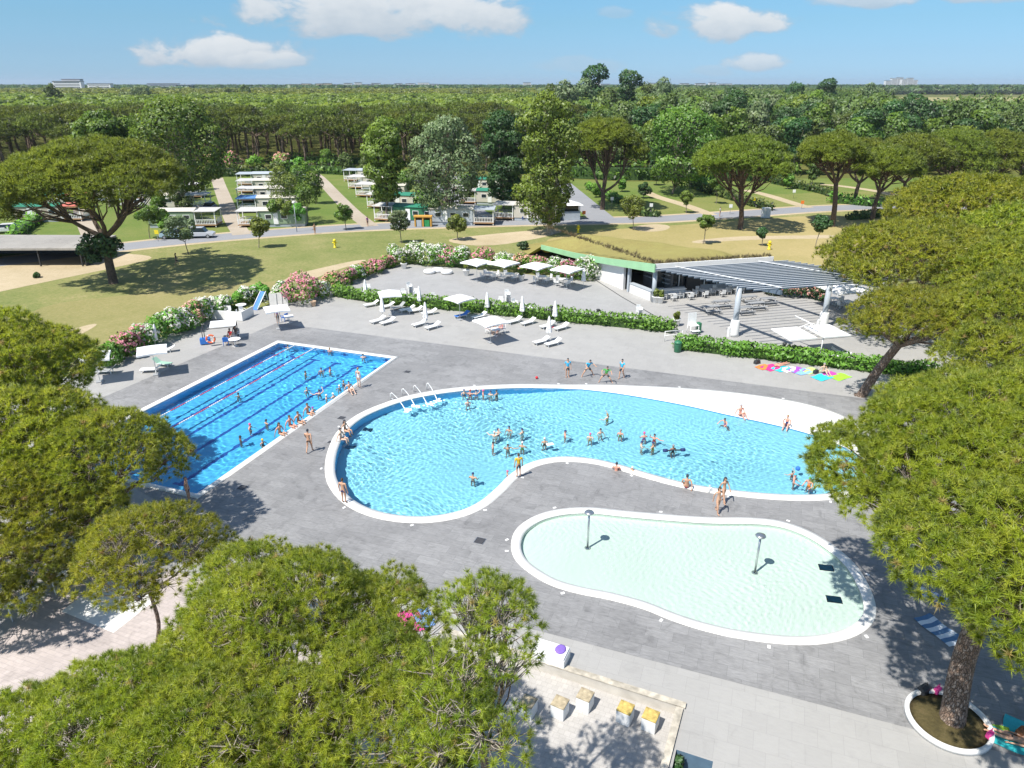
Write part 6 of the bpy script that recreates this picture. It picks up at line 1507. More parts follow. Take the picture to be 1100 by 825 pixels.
for i, (u, v, lab) in enumerate(((294, 330, 'grey white board leaning at the hedge right of the slide, first'), (300, 329.5, 'grey white board leaning at the hedge right of the slide, second'), (306, 329, 'grey white board leaning at the hedge right of the slide, third'))):
    p = G(u, v); t = thing('board', lab, 'board', (p.x, p.y, 0), R(10)); m_ = MB(); m_.box((0, 0, 0.75), (0.75, 0.06, 1.5), M=Matrix.Rotation(-0.15, 4, 'X')); m_.build('panel', mat('weathered white', (0.58, 0.57, 0.54), .8, .1, 2), t)
    m_ = MB(); m_.box((0, 0.25, 0.35), (0.6, 0.4, 0.05)); m_.build('foot', M_plasticgrey, t)
# ---- pool fittings
for u, v, lab in ((631, 590.5, 'left steel water mushroom in the kids pool'), (810.5, 617, 'right steel water mushroom in the kids pool')):
    p = G(u, v, -0.3); t = thing('water_mushroom', lab, 'water fountain', p)
    m_ = MB(); m_.tube([(0, 0, 0), (0, 0, 2.25)], 0.055, 12); m_.build('post', M_steel, t)
    m_ = MB(); m_.lathe([(0.05, 2.2), (0.22, 2.26), (0.26, 2.32), (0.22, 2.37), (0.001, 2.40)], n=20); m_.build('head', M_steel, t)
    m_ = MB(); m_.lathe([(0.16, -0.0), (0.16, 0.04), (0.06, 0.06)], n=16); m_.build('flange', M_steel, t)
M_spray, nt, b = new_mat('white water'); b.inputs['Base Color'].default_value = (0.85, 0.9, 0.92, 1); b.inputs['Roughness'].default_value = 0.3
def water_jet(lab, top, mid, foam):
    a = G(*top, 0.6); b_ = G(*foam, 0.0); base = Vector((a.x - 0.1, a.y + 0.05, 0)); t = thing('water_cannon', lab, 'water jet', base)
    d = b_ - Vector((a.x, a.y, 0)); rel_ = lambda p: Vector(p) - base
    m_ = MB(); m_.tube([(0, 0, 0), (0, 0, 0.5), rel_((a.x, a.y, 0.6)), rel_((a.x + d.x * 0.08, a.y + d.y * 0.08, 0.6))], [0.045, 0.04, 0.035, 0.03], 10); m_.build('nozzle', M_white, t)
    m_ = MB(); pts = []
    for k in range(9):
        s = 0.08 + 0.92 * k / 8; pts.append(rel_((a.x + d.x * s, a.y + d.y * s, 0.6 + 0.02 * s - 0.68 * s * s)))
    m_.tube(pts, [0.016 + 0.003 * k for k in range(9)], 6); m_.build('jet', M_spray, t)
    rng = np.random.default_rng(int(top[0])); m_ = MB()
    for k in range(16):
        q = rng.normal(0, 0.18, 2); c = rel_((b_.x + q[0] * 1.3 + 0.1, b_.y + q[1], WL + 0.03)); s = rng.uniform(0.04, 0.10); m_.blob(c, (s * 1.6, s * 1.3, s * 0.4), 6, 4)
    m_.build('foam', M_spray, t)
for a in [('first water cannon from the left at the big pool edge', (420.6, 422), 0, (436, 440.5)), ('second water cannon from the left at the big pool edge', (433, 417.5), 0, (446, 436)), ('third water cannon from the left at the big pool edge', (445.5, 414), 0, (459, 434)), ('fourth water cannon, rightmost at the big pool edge', (459.5, 411.5), 0, (470, 430))]: water_jet(*a)
M_grate = mat('dark drain grate', (0.05, 0.05, 0.055), 0.6, .3, 20)
for u, v, s, lab in ((515.5, 581, 0.55, 'large dark square drain grate near the kids pool'), (367, 449, 0.5, 'dark drain grate left of the big pool'), (437.5, 399.5, 0.5, 'dark drain grate between the two big pools'), (260, 524, 0.55, 'dark drain grate below the lap pool'), (355, 475, 0.35, 'small dark drain grate beside the seated pair')):
    p = G(u, v); t = thing('drain_grate', lab, 'drain', (p.x, p.y, 0.006), -TILE_ROT); m_ = MB(); m_.box((0, 0, 0.004), (s, s, 0.012)); m_.build('frame', M_steel, t)
    m_ = MB(); m_.box((0, 0, 0.013), (s * 0.9, s * 0.9, 0.012)); m_.build('grate', M_grate, t)
for i in range(0, len(MP_OUT), 9):
    p = MP_OUT[i]; q = offset(MP_OUT, -0.22)[i]
    t = thing('skimmer_lid', 'small white skimmer lid beside the coping of the big pool', 'lid', (q.x, q.y, 0.006), i, 'skimmer lids round the pools'); m_ = MB(); m_.box((0, 0, 0.006), (0.19, 0.13, 0.02)); m_.build('lid', M_white, t, 0.004)
for i in range(0, len(KP_OUT), 13):
    q = offset(KP_OUT, -0.25)[i]
    t = thing('skimmer_lid', 'small white skimmer lid beside the coping of the kids pool', 'lid', (q.x, q.y, 0.006), i, 'skimmer lids round the pools'); m_ = MB(); m_.box((0, 0, 0.006), (0.19, 0.13, 0.02)); m_.build('lid', M_white, t, 0.004)
M_inlet = mat('dark blue pool inlet', (0.03, 0.22, 0.32), 0.5, .1, 3)
for u, v, zb, lab in ((412, 453, -1.24, 'dark inlet grille on the big pool floor, nearest the water cannons'), (396, 470, -1.24, 'dark inlet grille on the big pool floor, middle of the left end'), (377, 489, -1.24, 'dark inlet grille on the big pool floor, nearest the seated pair'), (887, 612, -0.315, 'upper dark inlet grille on the kids pool floor'), (895.5, 646, -0.315, 'lower dark inlet grille on the kids pool floor')):
    p = G(u, v, zb); t = thing('pool_inlet', lab, 'inlet', (p.x, p.y, zb), -0.2); m_ = MB(); m_.box((0, 0, 0.02), (0.62, 0.42, 0.03)); m_.build('grille', M_inlet, t, 0.005)
    m_ = MB(); m_.box((0, 0, 0.008), (0.7, 0.5, 0.02)); m_.build('frame', M_dark, t)
# lane ropes: white and red floats
for s, lab in ((LPW * 0.17, 'red and white lane rope nearest the far side of the lap pool'), (LPW * 0.34, 'red and white lane rope second from the far side of the lap pool')):
    a, b_ = LP(s, 0.45), LP(s, LPL - 0.45); t = thing('lane_rope', lab, 'lane rope', (a.x, a.y, WL)); n = 110
    for col_, nm_ in ((M_white, 'white_floats'), (mat('red float', (0.55, 0.12, 0.16), .5, .05, 2), 'red_floats')):
        m_ = MB()
        for k in range(n):
            if ((k // 7) % 2 == 0) != (nm_ == 'white_floats'): continue
            c0 = a.lerp(b_, (k + 0.05) / n) - a; c1 = a.lerp(b_, (k + 0.92) / n) - a
            m_.tube([(c0.x, c0.y, 0.01), (c1.x, c1.y, 0.01)], 0.05, 6)
        m_.build(nm_, col_, t)
for k, s in enumerate((0.12, 0.29, 0.46, 0.63, 0.80)):
    p = LP(LPW * s, -0.75); p2 = p
# ---- towels and bags
def towel(label, u, v, col_, w=0.85, l=1.6, rz=30, stripe=None, name='beach_towel'):
    p = G(u, v); t = bpy.data.objects.get('x')
    rng = np.random.default_rng(int(u * 10)); nx, ny = 9, 16
    vs = []; 
    for j in range(ny + 1):
        for i in range(nx + 1):
            x = (i / nx - .5) * w; y = (j / ny - .5) * l
            vs.append((x + 0.03 * math.sin(y * 4 + u), y + 0.02 * math.sin(x * 6 + v), 0.012 + 0.018 * (1 + math.sin(x * 9 + u) * math.sin(y * 5 + v))))
    fs = [(j * (nx + 1) + i, j * (nx + 1) + i + 1, (j + 1) * (nx + 1) + i + 1, (j + 1) * (nx + 1) + i) for j in range(ny) for i in range(nx)]
    me = bpy.data.meshes.new(name); me.from_pydata(vs, [], fs); me.polygons.foreach_set('use_smooth', [True] * len(fs))
    me.materials.append(mat('towel ' + str(col_), col_, 0.95, .08, 6, bump=.2))
    if stripe:
        me.materials.append(mat('towel ' + str(stripe), stripe, 0.95, .08, 6)); me.polygons.foreach_set('material_index', [((k // nx) // 2) % 2 for k in range(len(fs))])
    o = link(name, me); o.location = (p.x, p.y, 0.004); o.rotation_euler = (0, 0, R(rz)); return tag(o, label, 'towel')
for a in [('orange towel at the left end of the towel row by the hedge', 820, 394.5, (0.80, 0.22, 0.05), 0.9, 1.3), ('hot pink towel in the row by the hedge', 828, 395, (0.75, 0.03, 0.22), 1.2, 1.6), ('turquoise towel right of the hot pink one', 839, 396, (0.03, 0.50, 0.62), 1.1, 1.6), ('white towel between the turquoise and the purple one', 847.5, 397, (0.75, 0.72, 0.74), 0.9, 1.6), ('purple towel in the row by the hedge', 855, 397.5, (0.33, 0.08, 0.50), 1.0, 1.5),
          ('sky blue towel right of the purple one', 862.5, 399.5, (0.22, 0.42, 0.75), 1.0, 1.7), ('pale lime towel in the row by the hedge', 870.5, 398.5, (0.48, 0.72, 0.20), 1.0, 1.5), ('cyan towel below the seated sunbather by the hedge', 883, 405.5, (0.03, 0.55, 0.65), 1.1, 1.6), ('violet towel right of the seated sunbather', 891.5, 402, (0.45, 0.06, 0.35), 0.8, 1.3), ('bright green towel at the right end of the towel row', 902, 405, (0.30, 0.75, 0.04), 1.1, 1.7)]:
    towel(*a, rz=-60)
towel('blue and white striped towel on the shaded slate near the right pine', 1009, 677, (0.66, 0.70, 0.74), 1.0, 1.9, 20, (0.10, 0.20, 0.34)); towel('blue and white towel above the striped one, in the pine shade', 1001, 641, (0.05, 0.14, 0.55), 0.8, 1.2, 40, (0.65, 0.65, 0.68))
towel('teal towel right of the round tree bed', 1086, 797, (0.03, 0.42, 0.45), 0.9, 1.5, 60); towel('lime towel beside the round tree bed', 1071, 785, (0.30, 0.50, 0.05), 0.5, 0.9, 70); towel('turquoise towel at the right picture edge beyond the tree bed', 1103, 786, (0.04, 0.45, 0.50), 0.9, 1.5, 50)
towel('hot pink towel seen through the thin foreground pine', 441, 668, (0.72, 0.03, 0.30), 1.0, 1.5, 20); towel('blue towel beside the pink one behind the foreground pine', 455, 664, (0.15, 0.30, 0.65), 0.8, 1.3, 20); towel('red towel hanging at the foot of a folded parasol', 592, 351, (0.65, 0.02, 0.06), 0.4, 0.7, 20)
def bag(label, u, v, m, s=0.42):
    p = G(u, v); t = thing('beach_bag', label, 'bag', (p.x, p.y, 0.004), R(30)); m_ = MB(); m_.box((0, 0, 0.16), (s, s * 0.6, 0.32), taper=0.85); m_.build('body', m, t, 0.05)
    m_ = MB(); m_.tube([(-s * .25, 0, 0.3), (-s * .15, 0, 0.48), (s * .15, 0, 0.48), (s * .25, 0, 0.3)], 0.015, 6); m_.build('handle', m, t)
bag('black bag at the edge of the round tree bed', 992, 744, M_dark, 0.6); bag('pink bag beside the black one at the round tree bed', 1006, 745, M_pinkfab, 0.36); bag('dark bag at the left end of the towel row', 813, 390.5, M_dark, 0.6); bag('small pink bag at the right of the round tree bed', 1062, 793, M_pinkfab, 0.34); bag('dark bag in the middle of the towel row', 876, 401, M_dark, 0.5); bag('orange brown bag at the right picture edge by the teal towel', 1096, 790, mat('brown cloth', (.25, .10, .04), .9, .1, 3), 0.5); bag('white bag on the coping near the walking couple', 762, 528.5, M_white, 0.3)
# ---- daybed, stone cubes, tree bed
p = G(592, 713); t = thing('daybed', 'white block daybed with a purple towel above the terrace wall', 'daybed', (p.x, p.y, 0), -TILE_ROT - 0.05)
m_ = MB(); m_.box((-0.1, 0.25, 0.24), (1.45, 0.85, 0.47)); m_.build('base', M_white, t, 0.03)
m_ = MB(); m_.box((-0.1, 0.25, 0.52), (1.38, 0.78, 0.09)); m_.build('mattress', M_canvas, t, 0.03)
rng = np.random.default_rng(3); m_ = MB(); m_.blob((0.28, 0.36, 0.58), (0.24, 0.3, 0.06), 10, 6); m_.build('folded_towel', mat('purple cloth', (0.20, 0.12, 0.45), .9, .1, 5), t)
M_lich = mat('golden lichen stone', (0.45, 0.33, 0.10), 0.9, 0.5, 5.0, bump=0.8); M_lich2 = mat('grey brown lichen stone', (0.36, 0.30, 0.20), 0.9, 0.45, 5.0, bump=0.8)
for u, v, mm, lab in ((600, 769, M_lich2, 'leftmost fully visible stone cube on the brick terrace, grey brown top'), (627, 761, M_lich2, 'stone cube nearest the terrace wall, grey top'), (670, 775, M_lich, 'stone cube with golden lichen top, third from the left'), (697, 783, M_lich, 'rightmost stone cube with the yellowest top on the terrace'), (566, 768, M_lich2, 'stone cube half hidden by the thin foreground pine')):
    p = G(u, v, -0.4); t = thing('stone_cube', lab, 'stone block', (p.x, p.y, -0.4), -TILE_ROT - 0.15)
    m_ = MB(); m_.box((0, 0.1, 0.30), (0.56, 0.56, 0.60)); m_.build('block', M_wallw, t, 0.015); m_ = MB(); m_.box((0, 0.1, 0.63), (0.57, 0.57, 0.06)); m_.build('top', mm, t, 0.012)
p = G(1018, 776); t = thing('tree_bed', 'round kerbed tree bed of dark earth under the big right pine', 'planter', (p.x, p.y, 0))
m_ = MB(); m_.lathe([(1.50, 0.0), (1.50, 0.18), (1.47, 0.21), (1.36, 0.21), (1.33, 0.18), (1.33, 0.0)], n=48); m_.build('kerb', M_white_stone, t)
M_earth = ground_mat('dark leafy earth', [(0.35, (0.045, 0.038, 0.018)), (0.5, (0.085, 0.07, 0.03)), (0.7, (0.16, 0.12, 0.06))], big=0.6, mid=2.0, fine=9)
m_ = MB(); m_.lathe([(1.33, 0.08), (1.0, 0.13), (0.3, 0.17), (0.001, 0.17)], n=40); m_.build('soil', M_earth, t)
p = G(60, 640); t = thing('railing', 'low white railing between the deck and the pink paving at the left', 'railing', (0, 0, 0))
a, b_ = G(14, 668), G(102, 613)
m_ = MB(); m_.tube([(a.x, a.y, 0.95), (b_.x, b_.y, 0.95)], 0.06, 8); m_.build('rail', M_white, t); m_ = MB()
for k in range(7): q = a.lerp(b_, k / 6); m_.tube([(q.x, q.y, 0), (q.x, q.y, 0.93)], 0.03, 6)
m_.build('post', M_white, t)
p = G(727, 818, -2.0); bush('shrub', 'small green shrub at the left side of the shaded stairwell', 729, 815, 0.26, 0.8, '', 999, n=500, size=0.09, leaf='dark').location.z = -0.75
# ================================================================ PEOPLE
SKIN = [mat('fair skin', (0.64, 0.42, 0.31), 0.55, .04, 5), mat('tanned skin', (0.52, 0.30, 0.195), 0.55, .04, 5), mat('brown skin', (0.32, 0.17, 0.105), 0.55, .04, 5), mat('sunburnt skin', (0.66, 0.31, 0.22), 0.55, .04, 5)]
CL = {k: mat('swimwear ' + k, c, 0.8, .06, 6) for k, c in {'black': (.02, .02, .025), 'navy': (.015, .03, .13), 'red': (.55, .03, .04), 'blue': (.03, .15, .55), 'teal': (.02, .34, .40), 'yellow': (.75, .48, .03), 'white': (.75, .75, .75), 'pink': (.65, .08, .28), 'green': (.08, .35, .08), 'purple': (.25, .06, .35), 'orange': (.75, .22, .03), 'grey': (.25, .25, .27), 'aqua': (.05, .42, .68), 'dark': (.03, .035, .05)}.items()}
HAIR = {'brown': mat('brown hair', (.05, .028, .015), .6, .2, 9), 'dark': mat('dark hair', (.015, .012, .01), .6, .2, 9), 'fair': mat('fair hair', (.30, .20, .09), .6, .2, 9), 'grey': mat('grey hair', (.40, .39, .37), .6, .1, 9)}
def skeleton(pose, fem):
    """joints (x right, y back->front is -y, z up); the figure faces -y"""
    sh = 0.175 if fem else 0.205; hp = 0.10 if fem else 0.095
    J = {'pelvis': (0, 0, 0.93), 'waist': (0, 0, 1.08), 'chest': (0, 0.005, 1.27), 'neck': (0, 0.01, 1.46), 'head0': (0, 0, 1.53)}
    for s, n in ((-1, 'l'), (1, 'r')):
        J['sh' + n] = (s * sh, 0.01, 1.41); J['hip' + n] = (s * hp, 0, 0.90)
        J['el' + n] = (s * (sh + 0.06), 0.03, 1.12); J['wr' + n] = (s * (sh + 0.07), -0.03, 0.87)
        J['kn' + n] = (s * (hp + 0.01), -0.015, 0.49); J['an' + n] = (s * (hp + 0.01), 0.03, 0.08); J['toe' + n] = (s * (hp + 0.04), -0.15, 0.03)
    def st(**k):
        for a, b in k.items(): J[a] = b
    if pose == 'walk':
        st(knl=(-hp, -0.16, 0.50), anl=(-hp, -0.20, 0.09), toel=(-hp, -0.38, 0.05), knr=(hp, 0.06, 0.49), anr=(hp, 0.30, 0.14), toer=(hp, 0.17, 0.03), ell=(-sh - .06, 0.12, 1.14), wrl=(-sh - .07, 0.14, 0.90), elr=(sh + .06, -0.10, 1.14), wrr=(sh + .04, -0.24, 0.95))
    elif pose == 'wade':
        st(ell=(-sh - .10, -0.04, 1.17), wrl=(-sh - .06, -0.26, 1.08), elr=(sh + .10, -0.04, 1.17), wrr=(sh + .06, -0.26, 1.08))
    elif pose == 'arms_up':
        st(ell=(-sh - .16, -0.12, 1.45), wrl=(-sh - .10, -0.26, 1.66), elr=(sh + .22, -0.05, 1.28), wrr=(sh + .40, -0.16, 1.34))
    elif pose == 'cross':
        st(ell=(-sh - .08, -0.04, 1.18), wrl=(0.05, -0.20, 1.17), elr=(sh + .08, -0.04, 1.18), wrr=(-0.05, -0.23, 1.20))
    elif pose == 'lunge':
        st(pelvis=(0, 0, 0.76), waist=(0.03, -0.04, 0.91), chest=(0.06, -0.10, 1.09), neck=(0.08, -0.16, 1.27), head0=(0.09, -0.19, 1.34), hipl=(-hp, 0, 0.73), hipr=(hp, 0, 0.73), knl=(-0.36, -0.10, 0.46), anl=(-0.50, 0.02, 0.08), toel=(-0.58, -0.14, 0.03), knr=(0.36, -0.08, 0.42), anr=(0.52, 0.05, 0.08), toer=(0.60, -0.10, 0.03),
           shl=(-sh + .06, -.14, 1.23), shr=(sh + .06, -.14, 1.22), ell=(-sh - .14, -.28, 1.10), wrl=(-sh - .10, -.48, 1.02), elr=(sh + .22, -.25, 1.08), wrr=(sh + .26, -.46, 1.04))
    elif pose in ('sit', 'sit_edge'):
        for k in list(J): x, y, z = J[k]; J[k] = (x, y, z - 0.80)
        st(knl=(-0.13, -0.44, 0.14), knr=(0.13, -0.44, 0.14), ell=(-sh - .10, 0.12, 0.34), wrl=(-sh - .10, 0.20, 0.06), elr=(sh + .08, -0.06, 0.34), wrr=(0.14, -0.26, 0.22))
        if pose == 'sit_edge': st(anl=(-0.13, -0.48, -0.30), anr=(0.13, -0.50, -0.30), toel=(-0.14, -0.60, -0.36), toer=(0.14, -0.62, -0.36))
        else: st(knl=(-0.14, -0.36, 0.40), knr=(0.14, -0.36, 0.40), anl=(-0.14, -0.66, 0.07), anr=(0.14, -0.66, 0.07), toel=(-0.15, -0.84, 0.03), toer=(0.15, -0.84, 0.03))
    elif pose == 'chair':
        for k in list(J): x, y, z = J[k]; J[k] = (x, y, z - 0.40)
        st(knl=(-0.13, -0.44, 0.50), knr=(0.13, -0.44, 0.50), anl=(-0.14, -0.48, 0.08), anr=(0.14, -0.48, 0.08), toel=(-0.15, -0.66, 0.03), toer=(0.15, -0.66, 0.03), ell=(-sh - .06, -0.04, 0.74), wrl=(-0.15, -0.26, 0.62), elr=(sh + .06, -0.04, 0.74), wrr=(0.15, -0.26, 0.62))
    elif pose in ('swim', 'lie'):
        Q = {}
        for k, (x, y, z) in J.items(): Q[k] = (x, -(z - 0.95), 0.12 + (0 if pose == 'lie' else (0.10 * (z - 0.9))) - y * (1 if pose == 'swim' else -1) * 0.6)
        J = Q
        if pose == 'swim': J['ell'] = (-0.30, -0.62, 0.12); J['wrl'] = (-0.20, -0.86, 0.10); J['elr'] = (0.36, -0.32, 0.10); J['wrr'] = (0.42, -0.10, 0.02)
        if pose == 'lie': J['toel'] = (-0.16, 0.94, 0.16); J['toer'] = (0.16, 0.94, 0.16)
    return {k: Vector(v) for k, v in J.items()}, sh, hp
RAD = {'pelvis': (.135, .105), 'waist': (.115, .09), 'chest': (.145, .105), 'neck': (.055, .055), 'head0': (.055, .06), 'sh': (.062, .06), 'el': (.042, .042), 'wr': (.03, .028), 'hip': (.092, .095), 'kn': (.058, .06), 'an': (.038, .038), 'toe': (.036, .026)}
EDGES = [('pelvis', 'waist'), ('waist', 'chest'), ('chest', 'neck'), ('neck', 'head0')] + [(a + s, b + s) for s in 'lr' for a, b in (('sh', 'el'), ('el', 'wr'), ('hip', 'kn'), ('kn', 'an'), ('an', 'toe'))] + [('chest', 'shl'), ('chest', 'shr'), ('pelvis', 'hipl'), ('pelvis', 'hipr')]
def skin_mesh(name, J, keys, edges, kf=1.0, fem=False, hands=False, sub=1):
    idx = {k: i for i, k in enumerate(keys)}; vs = [J[k] for k in keys]; es = [(idx[a], idx[b]) for a, b in edges if a in idx and b in idx]
    rr = []
    for k in keys:
        b = k[:-1] if k[:-1] in RAD and k not in RAD else k
        r = RAD[b]; f = kf * (0.88 if fem and b in ('waist', 'sh', 'el', 'chest') else 1.0); rr.append((r[0] * f, r[1] * f))
    if hands:
        for s, n in ((-1, 'l'), (1, 'r')):
            d = (J['wr' + n] - J['el' + n]).normalized(); side = d.cross(Vector((0, 0, 1)))
            if side.length < 0.2: side = d.cross(Vector((0, 1, 0)))
            side.normalize(); w = idx['wr' + n]; up = side.cross(d)
            pm = len(vs); vs.append(J['wr' + n] + d * 0.075); rr.append((.034, .018)); es.append((w, pm))
            for k in range(4):
                o = (k - 1.5) * 0.019; ln = (0.066, 0.08, 0.085, 0.07)[k]
                a = len(vs); vs.append(J['wr' + n] + d * 0.105 + side * o); rr.append((.0095, .009)); es.append((pm, a))
                vs.append(J['wr' + n] + d * (0.105 + ln * .5) + side * o * 1.1 - up * 0.008); rr.append((.009, .009)); es.append((a, a + 1))
                vs.append(J['wr' + n] + d * (0.105 + ln) + side * o * 1.12 - up * 0.025); rr.append((.008, .008)); es.append((a + 1, a + 2))
            a = len(vs); vs.append(J['wr' + n] + d * 0.05 + side * 0.045); rr.append((.011, .011)); es.append((pm, a)); vs.append(J['wr' + n] + d * 0.095 + side * 0.062 - up * .01); rr.append((.0095, .0095)); es.append((a, a + 1))
    me = bpy.data.meshes.new(name); me.from_pydata([tuple(v) for v in vs], es, [])
    o = bpy.data.objects.new('tmp', me); C.objects.link(o)
    md = o.modifiers.new('s', 'SKIN'); md.use_smooth_shade = True; md.branch_smoothing = 0.6
    for v, r in zip(me.skin_vertices[0].data, rr): v.radius = r; v.use_root = False
    me.skin_vertices[0].data[0].use_root = True
    ms = o.modifiers.new('u', 'SUBSURF'); ms.levels = sub; ms.render_levels = sub
    dg = bpy.context.evaluated_depsgraph_get(); out = bpy.data.meshes.new_from_object(o.evaluated_get(dg)); out.name = name
    bpy.data.objects.remove(o); out.polygons.foreach_set('use_smooth', [True] * len(out.polygons)); return out
def head_part(J, pose):
    """face and skull: eyes at half height, nose, chin, ears"""
    c = J['head0'] + ((J['head0'] - J['neck']).normalized()) * 0.085; up = (J['head0'] - J['neck']).normalized()
    f = Vector((0, -1, 0)) if abs(up.y) < 0.8 else Vector((0, 0, 1 if pose == 'lie' else -1))
    if pose == 'lunge': f = Vector((0.1, -1, -0.2)).normalized()
    rt = up.cross(f) * -1; f = rt.cross(up) * -1 if rt.length else f
    rt.normalize(); f = (f - up * f.dot(up)).normalized(); return c, up, f, rt
_proto = {}
def body_protos(pose, fem, outfit, hair):
    key = (pose, fem, outfit, hair)
    if key in _proto: return _proto[key]
    J, sh, hp = skeleton(pose, fem)
    kb = ('body', pose, fem)
    if kb not in _proto:
        keys = ['pelvis', 'waist', 'chest', 'neck', 'head0'] + [k + s for s in 'lr' for k in ('sh', 'el', 'wr', 'hip', 'kn', 'an', 'toe')]
        me = skin_mesh('body', J, keys, EDGES, 1.0, fem, hands=True)
        c, up, f, rt = head_part(J, pose); bm = bmesh.new(); bm.from_mesh(me)
        r = bmesh.ops.create_uvsphere(bm, u_segments=16, v_segments=12, radius=1.0)
        for v in r['verts']:
            x, y, z = v.co; p = c + rt * x * 0.077 + f * y * 0.095 + up * z * 0.118
            if y > 0.75 and abs(x) < 0.3: p += f * 0.022 * (1 - abs(z + 0.1) * 1.5 if abs(z + .1) < .6 else 0)          # nose
            if y > 0.4 and 0.05 < z < 0.3 and 0.2 < abs(x) < 0.55: p -= f * 0.010                                            # eye sockets
            if z < -0.55 and y > 0.2: p += f * 0.012                                                                      # chin
            v.co = p
        for s in (-1, 1):
            r = bmesh.ops.create_uvsphere(bm, u_segments=6, v_segments=5, radius=1.0)
            for v in r['verts']: v.co = c + rt * (s * 0.078 + v.co.x * 0.01) + f * (v.co.y * 0.02 - 0.008) + up * v.co.z * 0.03
        for fc in bm.faces: fc.smooth = True
        bm.to_mesh(me); bm.free(); me.materials.append(SKIN[0]); _proto[kb] = me
    parts = [('body', _proto[kb])]
    ck = ('cloth', pose, fem, outfit)
    if ck not in _proto and outfit != 'none':
        if outfit == 'trunks':
            K = dict(J)
            for s in 'lr': K['kn' + s] = J['hip' + s].lerp(J['kn' + s], 0.55)
            K['waist'] = J['pelvis'].lerp(J['waist'], 0.5); me = skin_mesh('swim_trunks', K, ['pelvis', 'waist', 'hipl', 'hipr', 'knl', 'knr'], EDGES, 1.12, fem)
        elif outfit == 'brief':
            K = dict(J)
            for s in 'lr': K['kn' + s] = J['hip' + s].lerp(J['kn' + s], 0.15)
            K['waist'] = J['pelvis'].lerp(J['waist'], 0.3); me = skin_mesh('swim_brief', K, ['pelvis', 'waist', 'hipl', 'hipr', 'knl', 'knr'], EDGES, 1.09, fem)
        elif outfit == 'suit':
            K = dict(J)
            for s in 'lr': K['kn' + s] = J['hip' + s].lerp(J['kn' + s], 0.12)
            me = skin_mesh('swimsuit', K, ['pelvis', 'waist', 'chest', 'hipl', 'hipr', 'knl', 'knr'], EDGES, 1.08, fem)
        elif outfit == 'shirt':
            K = dict(J)
            for s in 'lr': K['el' + s] = J['sh' + s].lerp(J['el' + s], 0.7)
            me = skin_mesh('shirt', K, ['pelvis', 'waist', 'chest', 'shl', 'shr', 'ell', 'elr'], EDGES, 1.16, fem)
        _proto[ck] = me; me.materials.append(CL['black'])
    if outfit != 'none': parts.append((_proto[ck].name.split('.')[0], _proto[ck]))
    if outfit == 'shirt':
        sk = ('shorts', pose, fem)
        if sk not in _proto:
            K = dict(J)
            for s in 'lr': K['kn' + s] = J['hip' + s].lerp(J['kn' + s], 0.8)
            K['waist'] = J['pelvis'].lerp(J['waist'], 0.3); _proto[sk] = skin_mesh('shorts', K, ['pelvis', 'waist', 'hipl', 'hipr', 'knl', 'knr'], EDGES, 1.13, fem); _proto[sk].materials.append(CL['dark'])
        parts.append(('shorts', _proto[sk]))
    hk = ('hair', pose, fem, hair)
    if hk not in _proto:
        c, up, f, rt = head_part(J, pose); bm = bmesh.new()
        r = bmesh.ops.create_uvsphere(bm, u_segments=16, v_segments=12, radius=1.0)
        for v in r['verts']:
            x, y, z = v.co
            if hair == 'cap': low = 0.05 + 0.25 * max(0, y)
            elif hair == 'long': low = -1.0 if y < 0.25 else 0.35
            else: low = -0.25 if y < 0.2 else 0.42
            zz = max(z, low); k = 1.0
            if z < low: k = math.sqrt(max(0.05, 1 - zz * zz)) / max(1e-3, math.hypot(x, y)) if math.hypot(x, y) > 1e-3 else 0
            k = min(k, 1.0) if z < low else 1.0
            p = c + rt * x * k * 0.085 + f * (y * k * 0.103 - 0.004) + up * zz * 0.127
            if hair == 'long' and z < -0.1 and y < 0.25: p = c + rt * x * 0.085 + f * (-0.075 + y * 0.04) + up * (z * 0.30)
            v.co = p
        for fc in bm.faces: fc.smooth = True
        me = bpy.data.meshes.new('swim_cap' if hair == 'cap' else 'hair'); bm.to_mesh(me); bm.free(); me.materials.append(HAIR['brown']); _proto[hk] = me
    parts.append(('swim_cap' if hair == 'cap' else 'hair', _proto[hk]))
    _proto[key] = parts; return parts
def person(label, pos, pose='stand', fem=False, outfit='trunks', col='black', hair='short', hcol='dark', skin=0, rz=0.0, s=1.0, z=0.0, group=None):
    t = thing('person', label, 'person', (pos[0], pos[1], z), R(rz), group); t.scale = (s, s, s)
    for nm_, me in body_protos(pose, fem, outfit, hair):
        o = link(nm_, me, None, t)
        paint(o, SKIN[skin] if nm_ == 'body' else (CL['dark'] if nm_ == 'shorts' else (CL.get(hcol) or HAIR[hcol]) if nm_ in ('hair', 'swim_cap') else CL[col]))
    return t
